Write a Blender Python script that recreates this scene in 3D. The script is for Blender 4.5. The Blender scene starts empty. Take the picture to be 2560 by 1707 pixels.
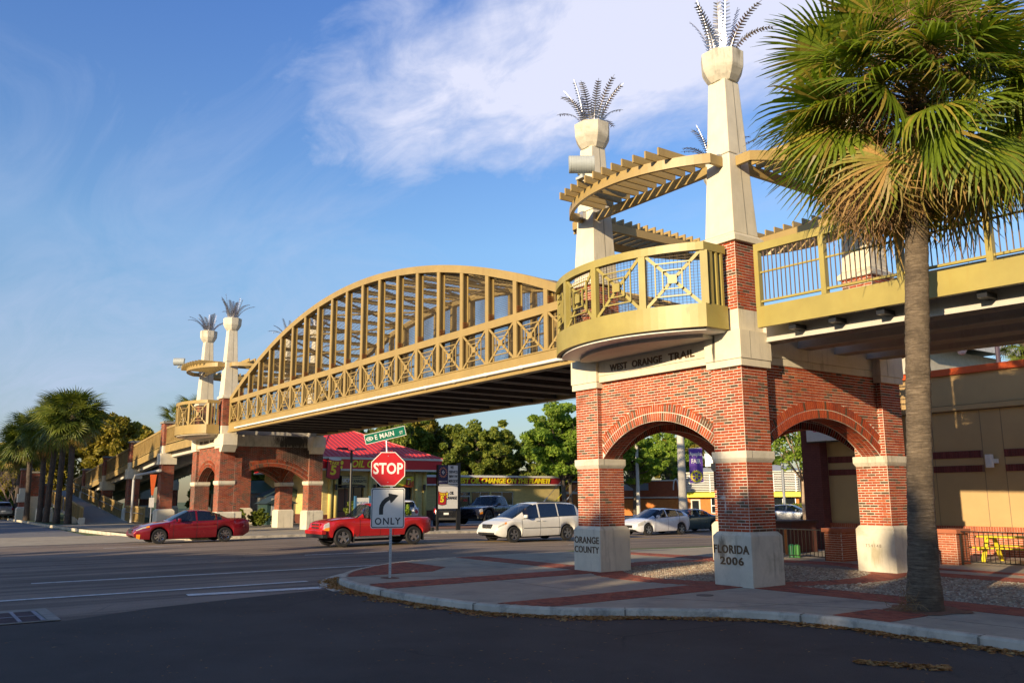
import bpy, bmesh, math, random
import numpy as np
from mathutils import Vector, Matrix
random.seed(7); RNG = np.random.default_rng(7)
R = math.radians
scene = bpy.context.scene
COL = scene.collection

# ---------------------------------------------------------------- camera
cam_data = bpy.data.cameras.new('camera')
cam = bpy.data.objects.new('camera', cam_data)
COL.objects.link(cam)
cam_data.sensor_width = 36.0
cam_data.lens = 30.007
cam_data.clip_start = 0.1
cam_data.clip_end = 2000
YAW, PITCH, ROLL = R(-54.573), R(10.21), -0.0063
CAM = Vector((12.482, -15.211, 2.0))
_F = Vector((math.cos(PITCH) * math.sin(YAW), math.cos(PITCH) * math.cos(YAW), math.sin(PITCH)))
_R = Vector((math.cos(YAW), -math.sin(YAW), 0))
_U = _R.cross(_F)
_R2 = _R * math.cos(ROLL) + _U * math.sin(ROLL)
_U2 = -_R * math.sin(ROLL) + _U * math.cos(ROLL)
_m = Matrix((_R2, _U2, -_F)).transposed().to_4x4()
_m.translation = CAM
cam.matrix_world = _m
scene.camera = cam

# ---------------------------------------------------------------- sun, sky, exposure
SUN_TRAVEL = Vector((-0.32, 1.0, -0.269)).normalized()
sun_data = bpy.data.lights.new('sun', 'SUN')
sun_data.energy = 5.0
sun_data.color = (1.0, 0.79, 0.52)
sun_data.angle = R(0.53)
sun = bpy.data.objects.new('sun', sun_data)
COL.objects.link(sun)
sun.rotation_euler = SUN_TRAVEL.to_track_quat('-Z', 'Y').to_euler()
sun.location = (30, -60, 40)

world = bpy.data.worlds.new('World')
scene.world = world
world.use_nodes = True
wn, wl = world.node_tree.nodes, world.node_tree.links
for n in list(wn): wn.remove(n)
w_out = wn.new('ShaderNodeOutputWorld')
w_bg = wn.new('ShaderNodeBackground'); w_bg.inputs['Strength'].default_value = 0.11
w_sky = wn.new('ShaderNodeTexSky'); w_sky.sky_type = 'NISHITA'; w_sky.sun_disc = False
to_sun = -SUN_TRAVEL
w_sky.sun_elevation = math.asin(to_sun.z)
w_sky.sun_rotation = math.atan2(to_sun.x, to_sun.y)
w_sky.air_density = 1.0; w_sky.dust_density = 0.6; w_sky.ozone_density = 2.2; w_sky.altitude = 20
def wnode(t, **kw):
    n = wn.new(t)
    for k, v in kw.items(): setattr(n, k, v)
    return n
def wmath(op, a, b=None, clamp=False):
    n = wn.new('ShaderNodeMath'); n.operation = op; n.use_clamp = clamp
    for i, v in enumerate((a, b)):
        if v is None: continue
        if isinstance(v, (int, float)): n.inputs[i].default_value = v
        else: wl.new(v, n.inputs[i])
    return n.outputs[0]
w_tc = wnode('ShaderNodeTexCoord')
w_sep = wnode('ShaderNodeSeparateXYZ'); wl.new(w_tc.outputs['Generated'], w_sep.inputs[0])
# cloud layer: the view direction projected on a flat sheet high above
zc_ = wmath('MAXIMUM', w_sep.outputs['Z'], 0.03)
zc_ = wmath('ADD', zc_, 0.10)
w_cmb = wnode('ShaderNodeCombineXYZ')
wl.new(wmath('DIVIDE', w_sep.outputs['X'], zc_), w_cmb.inputs[0])
wl.new(wmath('DIVIDE', w_sep.outputs['Y'], zc_), w_cmb.inputs[1])
def wnoise(scale, detail, rough, dist=0.0, off=(0, 0, 0), sc=(1, 1, 1), rot=0.0):
    mp = wnode('ShaderNodeMapping'); mp.inputs['Location'].default_value = off
    mp.inputs['Scale'].default_value = sc; mp.inputs['Rotation'].default_value = (0, 0, rot)
    wl.new(w_cmb.outputs[0], mp.inputs[0])
    n = wnode('ShaderNodeTexNoise'); n.inputs['Scale'].default_value = scale
    n.inputs['Detail'].default_value = detail; n.inputs['Roughness'].default_value = rough
    n.inputs['Distortion'].default_value = dist
    wl.new(mp.outputs[0], n.inputs['Vector']); return n.outputs['Fac']
def wblob(cx, cy, rx, ry, rot):
    """soft elliptical cloud bank centred at (cx, cy) of the cloud sheet"""
    mp = wnode('ShaderNodeMapping'); mp.vector_type = 'POINT'
    c, s = math.cos(-rot), math.sin(-rot)
    px, py = (c * cx - s * cy) / rx, (s * cx + c * cy) / ry
    mp.inputs['Rotation'].default_value = (0, 0, 0)
    # rotate, scale, then shift so that the centre lands on the origin
    v1 = wnode('ShaderNodeMapping'); v1.inputs['Rotation'].default_value = (0, 0, -rot)
    wl.new(w_cmb.outputs[0], v1.inputs[0])
    mp.inputs['Scale'].default_value = (1 / rx, 1 / ry, 1)
    mp.inputs['Location'].default_value = (-px, -py, 0)
    wl.new(v1.outputs[0], mp.inputs[0])
    ln = wnode('ShaderNodeVectorMath'); ln.operation = 'LENGTH'; wl.new(mp.outputs[0], ln.inputs[0])
    return wmath('SUBTRACT', 1.0, ln.outputs['Value'])
CLOUD_HOOK = True
n1 = wnoise(1.5, 9, 0.60, 0.5, (3.1, 1.7, 0.0), (1.0, 1.7, 1), 0.5)
n2 = wnoise(4.4, 8, 0.62, 0.5, (7.7, 2.2, 0.0), (1.0, 1.6, 1), 0.8)
n3 = wnoise(0.9, 8, 0.66, 1.2, (1.3, 5.1, 0.0), (1.0, 2.6, 1), 0.35)
nmix = wmath('ADD', wmath('MULTIPLY', wmath('SUBTRACT', n1, 0.5), 1.3), wmath('MULTIPLY', wmath('SUBTRACT', n2, 0.5), 1.0))
bank = wmath('MULTIPLY', wmath('ADD', wmath('MULTIPLY', wblob(-1.00, 1.02, 0.82, 0.46, R(12)), 1.25), nmix), 1.5, True)
bank2 = wmath('MULTIPLY', wmath('ADD', wmath('MULTIPLY', wblob(-0.35, 1.95, 1.35, 0.95, R(20)), 0.9), nmix), 0.8, True)
veil = wmath('MULTIPLY', wmath('SUBTRACT', wmath('ADD', wmath('MULTIPLY', wblob(-4.6, 0.6, 2.9, 1.2, R(0)), 0.58), n3), 0.50), 1.5, True)
wisps = wmath('MULTIPLY', wmath('SUBTRACT', wmath('MULTIPLY', n3, n1), 0.31), 1.6, True)
dens = wmath('MAXIMUM', wmath('MAXIMUM', wmath('MULTIPLY', bank, 0.9), wmath('MULTIPLY', bank2, 0.55)), wmath('MAXIMUM', wmath('MULTIPLY', veil, 0.6), wmath('MULTIPLY', wisps, 0.5)))
w_cr = wnode('ShaderNodeValToRGB')
w_cr.color_ramp.elements[0].position = 0.0; w_cr.color_ramp.elements[0].color = (3.3, 3.8, 5.2, 1)
w_cr.color_ramp.elements[1].position = 1.0; w_cr.color_ramp.elements[1].color = (5.0, 5.1, 6.1, 1)
wl.new(wmath('MULTIPLY', bank, 1.0), w_cr.inputs['Fac'])
w_mix = wnode('ShaderNodeMix', data_type='RGBA')
wl.new(dens, w_mix.inputs['Factor']); wl.new(w_cr.outputs[0], w_mix.inputs['B'])
# sky colour: the clear sky is a touch deeper blue
w_tint = wnode('ShaderNodeMix', data_type='RGBA', blend_type='MULTIPLY'); w_tint.inputs['Factor'].default_value = 1.0
w_hz = wnode('ShaderNodeValToRGB'); _e = w_hz.color_ramp.elements
while len(_e) < 5: _e.new(0.5)
for q_, (p_, c_) in zip(_e, ((0.0, (0.60, 0.55, 0.54)), (0.09, (0.72, 0.72, 0.77)), (0.28, (0.93, 1.08, 1.22)), (0.52, (0.74, 0.98, 1.45)), (1.0, (0.36, 0.46, 0.66)))): q_.position = p_; q_.color = (*c_, 1)
wl.new(w_sep.outputs['Z'], w_hz.inputs['Fac']); wl.new(w_hz.outputs[0], w_tint.inputs['B'])
wl.new(w_sky.outputs[0], w_tint.inputs['A'])
wl.new(w_tint.outputs['Result'], w_mix.inputs['A'])
wl.new(w_mix.outputs['Result'], w_bg.inputs['Color'])
wl.new(w_bg.outputs[0], w_out.inputs['Surface'])
scene.view_settings.view_transform = 'Standard'
scene.view_settings.look = 'None'
scene.view_settings.exposure = 0.62
scene.view_settings.gamma = 1.0
scene.view_settings.use_curve_mapping = False

# ---------------------------------------------------------------- materials
MATS = {}
def _noise(nt, vec, scale, detail=6, rough=0.6, dist=0.0):
    n = nt.nodes.new('ShaderNodeTexNoise'); n.inputs['Scale'].default_value = scale
    n.inputs['Detail'].default_value = detail; n.inputs['Roughness'].default_value = rough
    n.inputs['Distortion'].default_value = dist
    nt.links.new(vec, n.inputs['Vector']); return n.outputs['Fac']
def _ramp(nt, fac, stops, interp='LINEAR'):
    r = nt.nodes.new('ShaderNodeValToRGB'); r.color_ramp.interpolation = interp
    els = r.color_ramp.elements
    while len(els) < len(stops): els.new(0.5)
    for e, (p, c) in zip(els, stops):
        e.position = p; e.color = (c[0], c[1], c[2], 1) if len(c) == 3 else c
    nt.links.new(fac, r.inputs['Fac']); return r.outputs['Color']
def _mix(nt, fac, a, b, blend='MIX'):
    m = nt.nodes.new('ShaderNodeMix'); m.data_type = 'RGBA'; m.blend_type = blend
    for s, v in (('Factor', fac), ('A', a), ('B', b)):
        if isinstance(v, (int, float)): m.inputs[s].default_value = v
        elif isinstance(v, (tuple, list)): m.inputs[s].default_value = (*v[:3], 1)
        else: nt.links.new(v, m.inputs[s])
    return m.outputs['Result']
def _math(nt, op, a, b=None, clamp=False):
    n = nt.nodes.new('ShaderNodeMath'); n.operation = op; n.use_clamp = clamp
    for i, v in enumerate((a, b)):
        if v is None: continue
        if isinstance(v, (int, float)): n.inputs[i].default_value = v
        else: nt.links.new(v, n.inputs[i])
    return n.outputs[0]
def _pos(nt, scale=(1, 1, 1)):
    g = nt.nodes.new('ShaderNodeNewGeometry'); m = nt.nodes.new('ShaderNodeMapping')
    m.inputs['Scale'].default_value = scale
    nt.links.new(g.outputs['Position'], m.inputs[0]); return m.outputs[0]
def _obj(nt, scale=(1, 1, 1)):
    g = nt.nodes.new('ShaderNodeTexCoord'); m = nt.nodes.new('ShaderNodeMapping')
    m.inputs['Scale'].default_value = scale
    nt.links.new(g.outputs['Object'], m.inputs[0]); return m.outputs[0]
def _bump(nt, h, strength, dist, bsdf):
    b = nt.nodes.new('ShaderNodeBump'); b.inputs['Strength'].default_value = strength
    b.inputs['Distance'].default_value = dist
    nt.links.new(h, b.inputs['Height']); nt.links.new(b.outputs[0], bsdf.inputs['Normal'])
def new_mat(name):
    m = bpy.data.materials.new(name); m.use_nodes = True
    nt = m.node_tree; b = nt.nodes['Principled BSDF']; MATS[name] = m
    return m, nt, b
def mat(name, col, rough=0.6, metal=0.0, var=0.12, vscale=3.0, streak=0.0, streak_col=(0.08, 0.07, 0.05), bump=0.0, bscale=40, spec=0.5, coat=0.0,
        spots=0.0, spot_col=None, spot_scale=1.2):
    """plain weathered surface: base colour with soft mottling, optional rain streaks, patches and fine relief"""
    if name in MATS: return MATS[name]
    m, nt, b = new_mat(name)
    p = _pos(nt)
    lo = tuple(c * (1 - var) for c in col); hi = tuple(min(1, c * (1 + var)) for c in col)
    c = _ramp(nt, _noise(nt, p, vscale, 8, 0.62), [(0.3, lo), (0.7, hi)])
    if spots:
        f = _ramp(nt, _noise(nt, p, spot_scale, 10, 0.7, 0.4), [(0.5, (0, 0, 0)), (0.66, (spots,) * 3)])
        c = _mix(nt, f, c, spot_col or tuple(x * 0.5 for x in col))
    if streak:
        ps = _pos(nt, (5.0, 5.0, 0.5))
        f = _ramp(nt, _noise(nt, ps, 1.3, 9, 0.7), [(0.52, (0, 0, 0)), (0.72, (streak,) * 3)])
        f2 = _ramp(nt, _noise(nt, p, 0.55, 4, 0.6), [(0.42, (0, 0, 0)), (0.60, (1, 1, 1))])
        c = _mix(nt, _math(nt, 'MULTIPLY', f, f2), c, streak_col)
    nt.links.new(c, b.inputs['Base Color'])
    b.inputs['Roughness'].default_value = rough; b.inputs['Metallic'].default_value = metal
    b.inputs['Specular IOR Level'].default_value = spec
    if coat: b.inputs['Coat Weight'].default_value = coat; b.inputs['Coat Roughness'].default_value = 0.05
    if bump: _bump(nt, _noise(nt, p, bscale, 6, 0.6), bump, 0.01, b)
    return m
def mat_flat(name, col, rough=0.5, metal=0.0, spec=0.5, coat=0.0, emit=0.0):
    if name in MATS: return MATS[name]
    m, nt, b = new_mat(name)
    b.inputs['Base Color'].default_value = (*col, 1); b.inputs['Roughness'].default_value = rough
    b.inputs['Metallic'].default_value = metal; b.inputs['Specular IOR Level'].default_value = spec
    if coat: b.inputs['Coat Weight'].default_value = coat; b.inputs['Coat Roughness'].default_value = 0.04
    c = _ramp(nt, _noise(nt, _pos(nt), 9.0, 5, 0.6), [(0.3, tuple(x * 0.93 for x in col)), (0.7, tuple(min(1, x * 1.05) for x in col))])
    nt.links.new(c, b.inputs['Base Color'])
    if emit:
        b.inputs['Emission Color'].default_value = (*col, 1); b.inputs['Emission Strength'].default_value = emit
    return m
def mat_tone(name, stops, rough=0.85, bump=0.4, bscale=60, trans=0.0, soot=0.0, spec=0.3, patch=None):
    """colour picked per piece from the 'tone' attribute plus the object's own random number"""
    if name in MATS: return MATS[name]
    m, nt, b = new_mat(name)
    at = nt.nodes.new('ShaderNodeAttribute'); at.attribute_name = 'tone'
    oi = nt.nodes.new('ShaderNodeObjectInfo')
    f = _math(nt, 'FRACT', _math(nt, 'ADD', at.outputs['Fac'], oi.outputs['Random']))
    c = _ramp(nt, f, stops, 'LINEAR')
    p = _pos(nt)
    c = _mix(nt, 0.55, c, _ramp(nt, _noise(nt, p, 22, 6, 0.7), [(0.3, (0.55,) * 3), (0.7, (1.35,) * 3)]), 'MULTIPLY')
    if soot:
        s = _ramp(nt, _noise(nt, p, 1.1, 9, 0.72, 0.5), [(0.54, (0, 0, 0)), (0.70, (soot,) * 3)])
        c = _mix(nt, s, c, (0.05, 0.04, 0.03))
    if patch:
        s = _ramp(nt, _noise(nt, p, patch[0], 5, 0.6), [(0.45, (0, 0, 0)), (0.6, (patch[1],) * 3)])
        c = _mix(nt, s, c, patch[2])
    nt.links.new(c, b.inputs['Base Color'])
    b.inputs['Roughness'].default_value = rough; b.inputs['Specular IOR Level'].default_value = spec
    if bump: _bump(nt, _noise(nt, p, bscale, 5, 0.6), bump, 0.006, b)
    if trans:
        tr = nt.nodes.new('ShaderNodeBsdfTranslucent'); nt.links.new(_mix(nt, 1.0, c, (1.5, 1.6, 0.7), 'MULTIPLY'), tr.inputs['Color'])
        ms = nt.nodes.new('ShaderNodeMixShader'); ms.inputs[0].default_value = trans
        out = nt.nodes['Material Output']
        nt.links.new(b.outputs[0], ms.inputs[1]); nt.links.new(tr.outputs[0], ms.inputs[2]); nt.links.new(ms.outputs[0], out.inputs['Surface'])
    return m
def mat_glass(name, tint=(0.02, 0.03, 0.04), rough=0.03, alpha=1.0):
    if name in MATS: return MATS[name]
    m, nt, b = new_mat(name)
    b.inputs['Base Color'].default_value = (*tint, 1); b.inputs['Roughness'].default_value = rough
    b.inputs['Specular IOR Level'].default_value = 0.8; b.inputs['Coat Weight'].default_value = 0.6; b.inputs['Coat Roughness'].default_value = 0.02
    if alpha < 1:
        tr = nt.nodes.new('ShaderNodeBsdfTransparent'); tr.inputs['Color'].default_value = (0.75, 0.8, 0.82, 1)
        ms = nt.nodes.new('ShaderNodeMixShader'); ms.inputs[0].default_value = alpha
        nt.links.new(tr.outputs[0], ms.inputs[1]); nt.links.new(b.outputs[0], ms.inputs[2])
        nt.links.new(ms.outputs[0], nt.nodes['Material Output'].inputs['Surface'])
    return m

# ---------------------------------------------------------------- mesh helpers
class MB:
    """collects polygons (with an optional per-face tone) for ONE mesh"""
    def __init__(s): s.v = []; s.f = []; s.t = []
    def add(s, vs, fs, tone=0.0):
        o = len(s.v); s.v.extend(vs); s.f.extend([tuple(i + o for i in f) for f in fs]); s.t.extend([tone] * len(fs)); return s
    BOXF = ((0, 3, 2, 1), (4, 5, 6, 7), (0, 1, 5, 4), (1, 2, 6, 5), (2, 3, 7, 6), (3, 0, 4, 7))
    def box(s, x0, x1, y0, y1, z0, z1, tone=0.0):
        return s.add([(x0, y0, z0), (x1, y0, z0), (x1, y1, z0), (x0, y1, z0), (x0, y0, z1), (x1, y0, z1), (x1, y1, z1), (x0, y1, z1)], s.BOXF, tone)
    def obox(s, c, ax, ay, az, tone=0.0):
        """box from centre and three half-axis vectors"""
        c = Vector(c); ax, ay, az = Vector(ax), Vector(ay), Vector(az)
        vs = [tuple(c + i * ax + j * ay + k * az) for i, j, k in ((-1, -1, -1), (1, -1, -1), (1, 1, -1), (-1, 1, -1), (-1, -1, 1), (1, -1, 1), (1, 1, 1), (-1, 1, 1))]
        return s.add(vs, s.BOXF, tone)
    def bar(s, a, b, w, h, up=(0, 0, 1), tone=0.0):
        a, b = Vector(a), Vector(b); d = (b - a); L = d.length
        if L < 1e-6: return s
        d /= L; u = Vector(up); sd = d.cross(u)
        if sd.length < 1e-4: sd = d.cross(Vector((1, 0, 0)))
        sd.normalize(); u = sd.cross(d).normalized()
        return s.obox((a + b) / 2, d * (L / 2), sd * (w / 2), u * (h / 2), tone)
    def tube(s, pts, rad, n=8, cap=True, tone=0.0):
        pts = [Vector(p) for p in pts]; rr = rad if isinstance(rad, (list, tuple)) else [rad] * len(pts)
        o = len(s.v); ref = None
        for i, p in enumerate(pts):
            d = (pts[min(i + 1, len(pts) - 1)] - pts[max(i - 1, 0)])
            if d.length < 1e-9: d = Vector((0, 0, 1))
            d.normalize()
            if ref is None: ref = d.orthogonal().normalized()
            u = (ref - d * ref.dot(d)); u = u.normalized() if u.length > 1e-5 else d.orthogonal().normalized(); ref = u
            w = d.cross(u)
            for k in range(n):
                a = 2 * math.pi * k / n
                s.v.append(tuple(p + (u * math.cos(a) + w * math.sin(a)) * rr[i]))
        for i in range(len(pts) - 1):
            for k in range(n):
                s.f.append((o + i * n + k, o + i * n + (k + 1) % n, o + (i + 1) * n + (k + 1) % n, o + (i + 1) * n + k)); s.t.append(tone)
        if cap:
            s.f.append(tuple(o + k for k in reversed(range(n)))); s.t.append(tone)
            s.f.append(tuple(o + (len(pts) - 1) * n + k for k in range(n))); s.t.append(tone)
        return s
    def lathe(s, prof, c=(0, 0, 0), n=16, rot=0.0, axis='z', tone=0.0, cap=True):
        o = len(s.v)
        for r, h in prof:
            for k in range(n):
                a = 2 * math.pi * k / n + rot
                if axis == 'z': q = (c[0] + r * math.cos(a), c[1] + r * math.sin(a), c[2] + h)
                elif axis == 'y': q = (c[0] + r * math.cos(a), c[1] + h, c[2] + r * math.sin(a))
                else: q = (c[0] + h, c[1] + r * math.cos(a), c[2] + r * math.sin(a))
                s.v.append(q)
        for i in range(len(prof) - 1):
            for k in range(n):
                s.f.append((o + i * n + k, o + i * n + (k + 1) % n, o + (i + 1) * n + (k + 1) % n, o + (i + 1) * n + k)); s.t.append(tone)
        if not cap: return s
        s.f.append(tuple(o + k for k in reversed(range(n)))); s.t.append(tone)
        s.f.append(tuple(o + (len(prof) - 1) * n + k for k in range(n))); s.t.append(tone)
        return s
    def prism(s, poly, z0, z1, tone=0.0):
        """vertical prism over a plan polygon"""
        n = len(poly); o = len(s.v)
        s.v.extend([(x, y, z0) for x, y in poly]); s.v.extend([(x, y, z1) for x, y in poly])
        s.f.append(tuple(o + i for i in reversed(range(n)))); s.f.append(tuple(o + n + i for i in range(n)))
        s.t.extend([tone, tone])
        for i in range(n):
            j = (i + 1) % n; s.f.append((o + i, o + j, o + n + j, o + n + i)); s.t.append(tone)
        return s
    def strip(s, pa, pb, tone=0.0):
        """ribbon of quads between two polylines"""
        o = len(s.v); n = len(pa); s.v.extend([tuple(p) for p in pa]); s.v.extend([tuple(p) for p in pb])
        for i in range(n - 1): s.f.append((o + i, o + i + 1, o + n + i + 1, o + n + i)); s.t.append(tone)
        return s
    def frustum(s, c, h0, h1, z0, z1, tone=0.0, hy0=None, hy1=None):
        hy0 = h0 if hy0 is None else hy0; hy1 = h1 if hy1 is None else hy1
        vs = [(c[0] + i * h0, c[1] + j * hy0, z0) for i, j in ((-1, -1), (1, -1), (1, 1), (-1, 1))] + [(c[0] + i * h1, c[1] + j * hy1, z1) for i, j in ((-1, -1), (1, -1), (1, 1), (-1, 1))]
        return s.add(vs, s.BOXF, tone)
    def mesh(s, name, m, off=(0, 0, 0), smooth=False, ang=None):
        me = bpy.data.meshes.new(name)
        if off[0] or off[1] or off[2]:
            ox, oy, oz = off; vs = [(x - ox, y - oy, z - oz) for x, y, z in s.v]
        else: vs = s.v
        me.from_pydata(vs, [], s.f); me.materials.append(m)
        if any(s.t):
            a = me.attributes.new('tone', 'FLOAT', 'FACE'); a.data.foreach_set('value', s.t)
        if smooth or ang:
            me.polygons.foreach_set('use_smooth', [True] * len(me.polygons))
            if ang: me.set_sharp_from_angle(angle=R(ang))
        me.update(); return me

ORG = {}
def org(o): return ORG.get(o.name, (0, 0, 0)) if o is not None else (0, 0, 0)
def thing(name, label, cat, loc=(0, 0, 0), rotz=0.0, group=None):
    o = bpy.data.objects.new(name, None); COL.objects.link(o); o.empty_display_size = 0.3
    o.location = loc; o.rotation_euler = (0, 0, rotz); o['label'] = label; o['category'] = cat
    if group: o['group'] = group
    ORG[o.name] = tuple(loc) if rotz == 0.0 else (0, 0, 0)
    return o
def put(name, me, parent=None, loc=None, kind=None, label=None):
    o = bpy.data.objects.new(name, me); COL.objects.link(o)
    if parent is not None: o.parent = parent; ORG[o.name] = org(parent)
    if loc is not None: o.location = loc
    if kind: o['kind'] = kind
    if label: o['label'] = label
    return o
def obj(name, mb, m, parent=None, kind=None, label=None, smooth=False, ang=None, bevel=0.0):
    """one mesh object; vertices are given in the space of the top-level thing (world when it is unrotated)"""
    me = mb.mesh(name, m, org(parent), smooth, ang)
    o = put(name, me, parent, None, kind, label)
    if bevel:
        b = o.modifiers.new('bevel', 'BEVEL'); b.width = bevel; b.segments = 2; b.limit_method = 'ANGLE'; b.angle_limit = R(40)
    return o
def solo(name, mb, m, label, cat, group=None, **kw):
    o = obj(name, mb, m, None, **kw); o['label'] = label; o['category'] = cat
    if group: o['group'] = group
    return o
def struct(name, mb, m, parent=None, **kw):
    o = obj(name, mb, m, parent, **kw)
    if parent is None: o['kind'] = 'structure'
    return o
def clone(root, loc, rotz=None, label=None, group=None, scale=None):
    def cp(o, par):
        c = o.copy(); COL.objects.link(c)
        if par is not None: c.parent = par
        for ch in KIDS.get(o.name, ()): cp(ch, c)
        return c
    kids = {}
    if root.name not in KDONE:
        for ch in list(COL.objects):
            if ch.parent is not None: kids.setdefault(ch.parent.name, []).append(ch)
        KIDS.update(kids); KDONE.add(root.name)
    c = cp(root, None); c.location = loc
    if rotz is not None: c.rotation_euler = (0, 0, rotz)
    if label: c['label'] = label
    if group: c['group'] = group
    if scale: c.scale = scale if isinstance(scale, tuple) else (scale,) * 3
    return c
KIDS = {}; KDONE = set()

TEXTQ = []
def text(name, body, size, origin, xdir, ydir, m, parent=None, align='CENTER', depth=0.01, bold=0.0, sx=1.0, shear=0.0, spacing=1.0, kind=None, line=1.0, fit=None):
    """raised lettering; xdir/ydir are the reading direction and up, in the parent's world"""
    cu = bpy.data.curves.new(name, 'FONT'); cu.body = body; cu.size = size; cu.align_x = align; cu.align_y = 'CENTER'
    cu.extrude = depth; cu.offset = bold; cu.shear = shear; cu.space_character = spacing; cu.space_line = line; cu.resolution_u = 3
    tmp = bpy.data.objects.new(name + '_tmp', cu); COL.objects.link(tmp)
    X = Vector(xdir).normalized(); Y = Vector(ydir).normalized(); Z = X.cross(Y)
    M = Matrix((X * sx, Y, Z)).transposed().to_4x4()
    o = Vector(origin) - Vector(org(parent)); M.translation = o
    TEXTQ.append((tmp, name, M, m, parent, kind, fit))
def flush_text():
    bpy.context.view_layer.update(); dg = bpy.context.evaluated_depsgraph_get()
    for tmp, name, M, m, parent, kind, fit in TEXTQ:
        me = bpy.data.meshes.new_from_object(tmp.evaluated_get(dg)); me.name = name
        if fit:      # (width, height) of the inked letters
            xs_ = [v.co.x for v in me.vertices]; ys_ = [v.co.y for v in me.vertices]; fw, fh = fit
            kx = fw / (max(xs_) - min(xs_)); ky = fh / (max(ys_) - min(ys_)) if fh else 1.0; mx_, my_ = (max(xs_) + min(xs_)) / 2, (max(ys_) + min(ys_)) / 2
            me.transform(Matrix.Diagonal((kx, ky, 1, 1)) @ Matrix.Translation((-mx_, -my_, 0)))
        me.materials.clear(); me.materials.append(m); me.transform(M)
        cu = tmp.data; bpy.data.objects.remove(tmp); bpy.data.curves.remove(cu)
        put(name, me, parent, None, kind)

# shared colours
M_CREAM = mat('cast_stone', (0.68, 0.61, 0.46), 0.85, var=0.09, vscale=2.2, streak=0.55, streak_col=(0.20, 0.17, 0.10), bump=0.25, bscale=90, spots=0.25, spot_col=(0.42, 0.36, 0.24), spot_scale=0.9)
M_CREAM_D = mat('cast_stone_stained', (0.60, 0.55, 0.43), 0.88, var=0.16, vscale=1.6, streak=0.9, streak_col=(0.11, 0.10, 0.07), bump=0.25, bscale=90, spots=0.5, spot_col=(0.33, 0.30, 0.20), spot_scale=1.4)
M_JOINT = mat_flat('stone_joint', (0.20, 0.18, 0.14), 0.95)
M_MORTAR = mat('mortar', (0.76, 0.69, 0.56), 0.95, var=0.12, vscale=5, spots=0.75, spot_col=(0.14, 0.11, 0.08), spot_scale=1.3, bump=0.2)
BR = [(0.0, (0.26, 0.042, 0.016)), (0.30, (0.40, 0.075, 0.022)), (0.62, (0.31, 0.050, 0.018)), (0.80, (0.44, 0.105, 0.032)), (0.88, (0.15, 0.075, 0.040)), (1.0, (0.10, 0.055, 0.030))]
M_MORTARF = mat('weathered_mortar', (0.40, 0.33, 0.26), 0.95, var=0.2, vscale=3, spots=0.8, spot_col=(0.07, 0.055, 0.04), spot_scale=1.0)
M_BRICK = mat_tone('red_brick', BR, 0.85, 0.5, 90, soot=0.65)
M_TAN = mat('tan_steel_paint', (0.35, 0.245, 0.085), 0.45, var=0.10, vscale=1.4, streak=0.35, streak_col=(0.22, 0.11, 0.03), spots=0.18, spot_col=(0.33, 0.20, 0.06))
M_YEL = mat('yellowed_steel_paint', (0.34, 0.275, 0.072), 0.45, var=0.12, vscale=1.2, streak=0.45, streak_col=(0.34, 0.20, 0.04), spots=0.3, spot_col=(0.38, 0.33, 0.10))
M_RUST = mat('rust', (0.22, 0.08, 0.02), 0.9, var=0.3, vscale=20)
M_WIRE = mat('mesh_wire', (0.10, 0.07, 0.035), 0.6)
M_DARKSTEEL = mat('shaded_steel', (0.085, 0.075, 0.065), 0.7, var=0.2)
M_DECK = mat('deck_concrete', (0.34, 0.32, 0.28), 0.9, var=0.12, bump=0.2)
M_BEAM = mat('precast_concrete', (0.50, 0.47, 0.40), 0.88, var=0.10, vscale=1.0, streak=0.3, bump=0.15)
M_WHITE = mat_flat('white_paint', (0.74, 0.72, 0.66), 0.55, spec=.3)
M_LETTER = mat_flat('bronze_letters', (0.11, 0.065, 0.03), 0.5, 0.3)
M_GALV = mat('galvanised_steel', (0.42, 0.44, 0.46), 0.42, 0.75, var=0.2, vscale=12)
M_SILVER = mat_flat('polished_steel', (0.40, 0.40, 0.43), 0.38, 1.0)
M_BLACK = mat_flat('black_paint', (0.012, 0.012, 0.013), 0.4)
M_GLASS = mat_glass('window_glass', (0.012, 0.016, 0.02), 0.04)
def stain(m, c, r, col, strength=.9, streak=6.0):
    """one stain with a place of its own: soft ellipsoid broken up by vertical streaks"""
    nt = m.node_tree; b = nt.nodes['Principled BSDF']; g = nt.nodes.new('ShaderNodeNewGeometry')
    v = nt.nodes.new('ShaderNodeVectorMath'); v.operation = 'SUBTRACT'; nt.links.new(g.outputs['Position'], v.inputs[0]); v.inputs[1].default_value = c
    d = nt.nodes.new('ShaderNodeVectorMath'); d.operation = 'DIVIDE'; nt.links.new(v.outputs[0], d.inputs[0]); d.inputs[1].default_value = r
    l = nt.nodes.new('ShaderNodeVectorMath'); l.operation = 'LENGTH'; nt.links.new(d.outputs[0], l.inputs[0])
    n = _noise(nt, _pos(nt, (streak * 3, streak * 3, streak * .35)), 1.6, 7, .7)
    f = _math(nt, 'MULTIPLY', _math(nt, 'ADD', _math(nt, 'SUBTRACT', 1.0, l.outputs['Value']), _math(nt, 'MULTIPLY', _math(nt, 'SUBTRACT', n, .5), 1.8)), 2.0, True)
    f = _math(nt, 'MULTIPLY', _math(nt, 'MULTIPLY', f, strength), _math(nt, 'LESS_THAN', l.outputs['Value'], 1.6))
    src = b.inputs['Base Color'].links[0].from_socket; nt.links.new(_mix(nt, f, src, col), b.inputs['Base Color'])
stain(M_YEL, (-.62, -1.2, 6.12), (.07, .3, .20), (.42, .13, .01), .85, 9); stain(M_YEL, (-.62, -1.2, 6.24), (.05, .3, .03), (.12, .03, .01), .9, 9)
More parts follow.
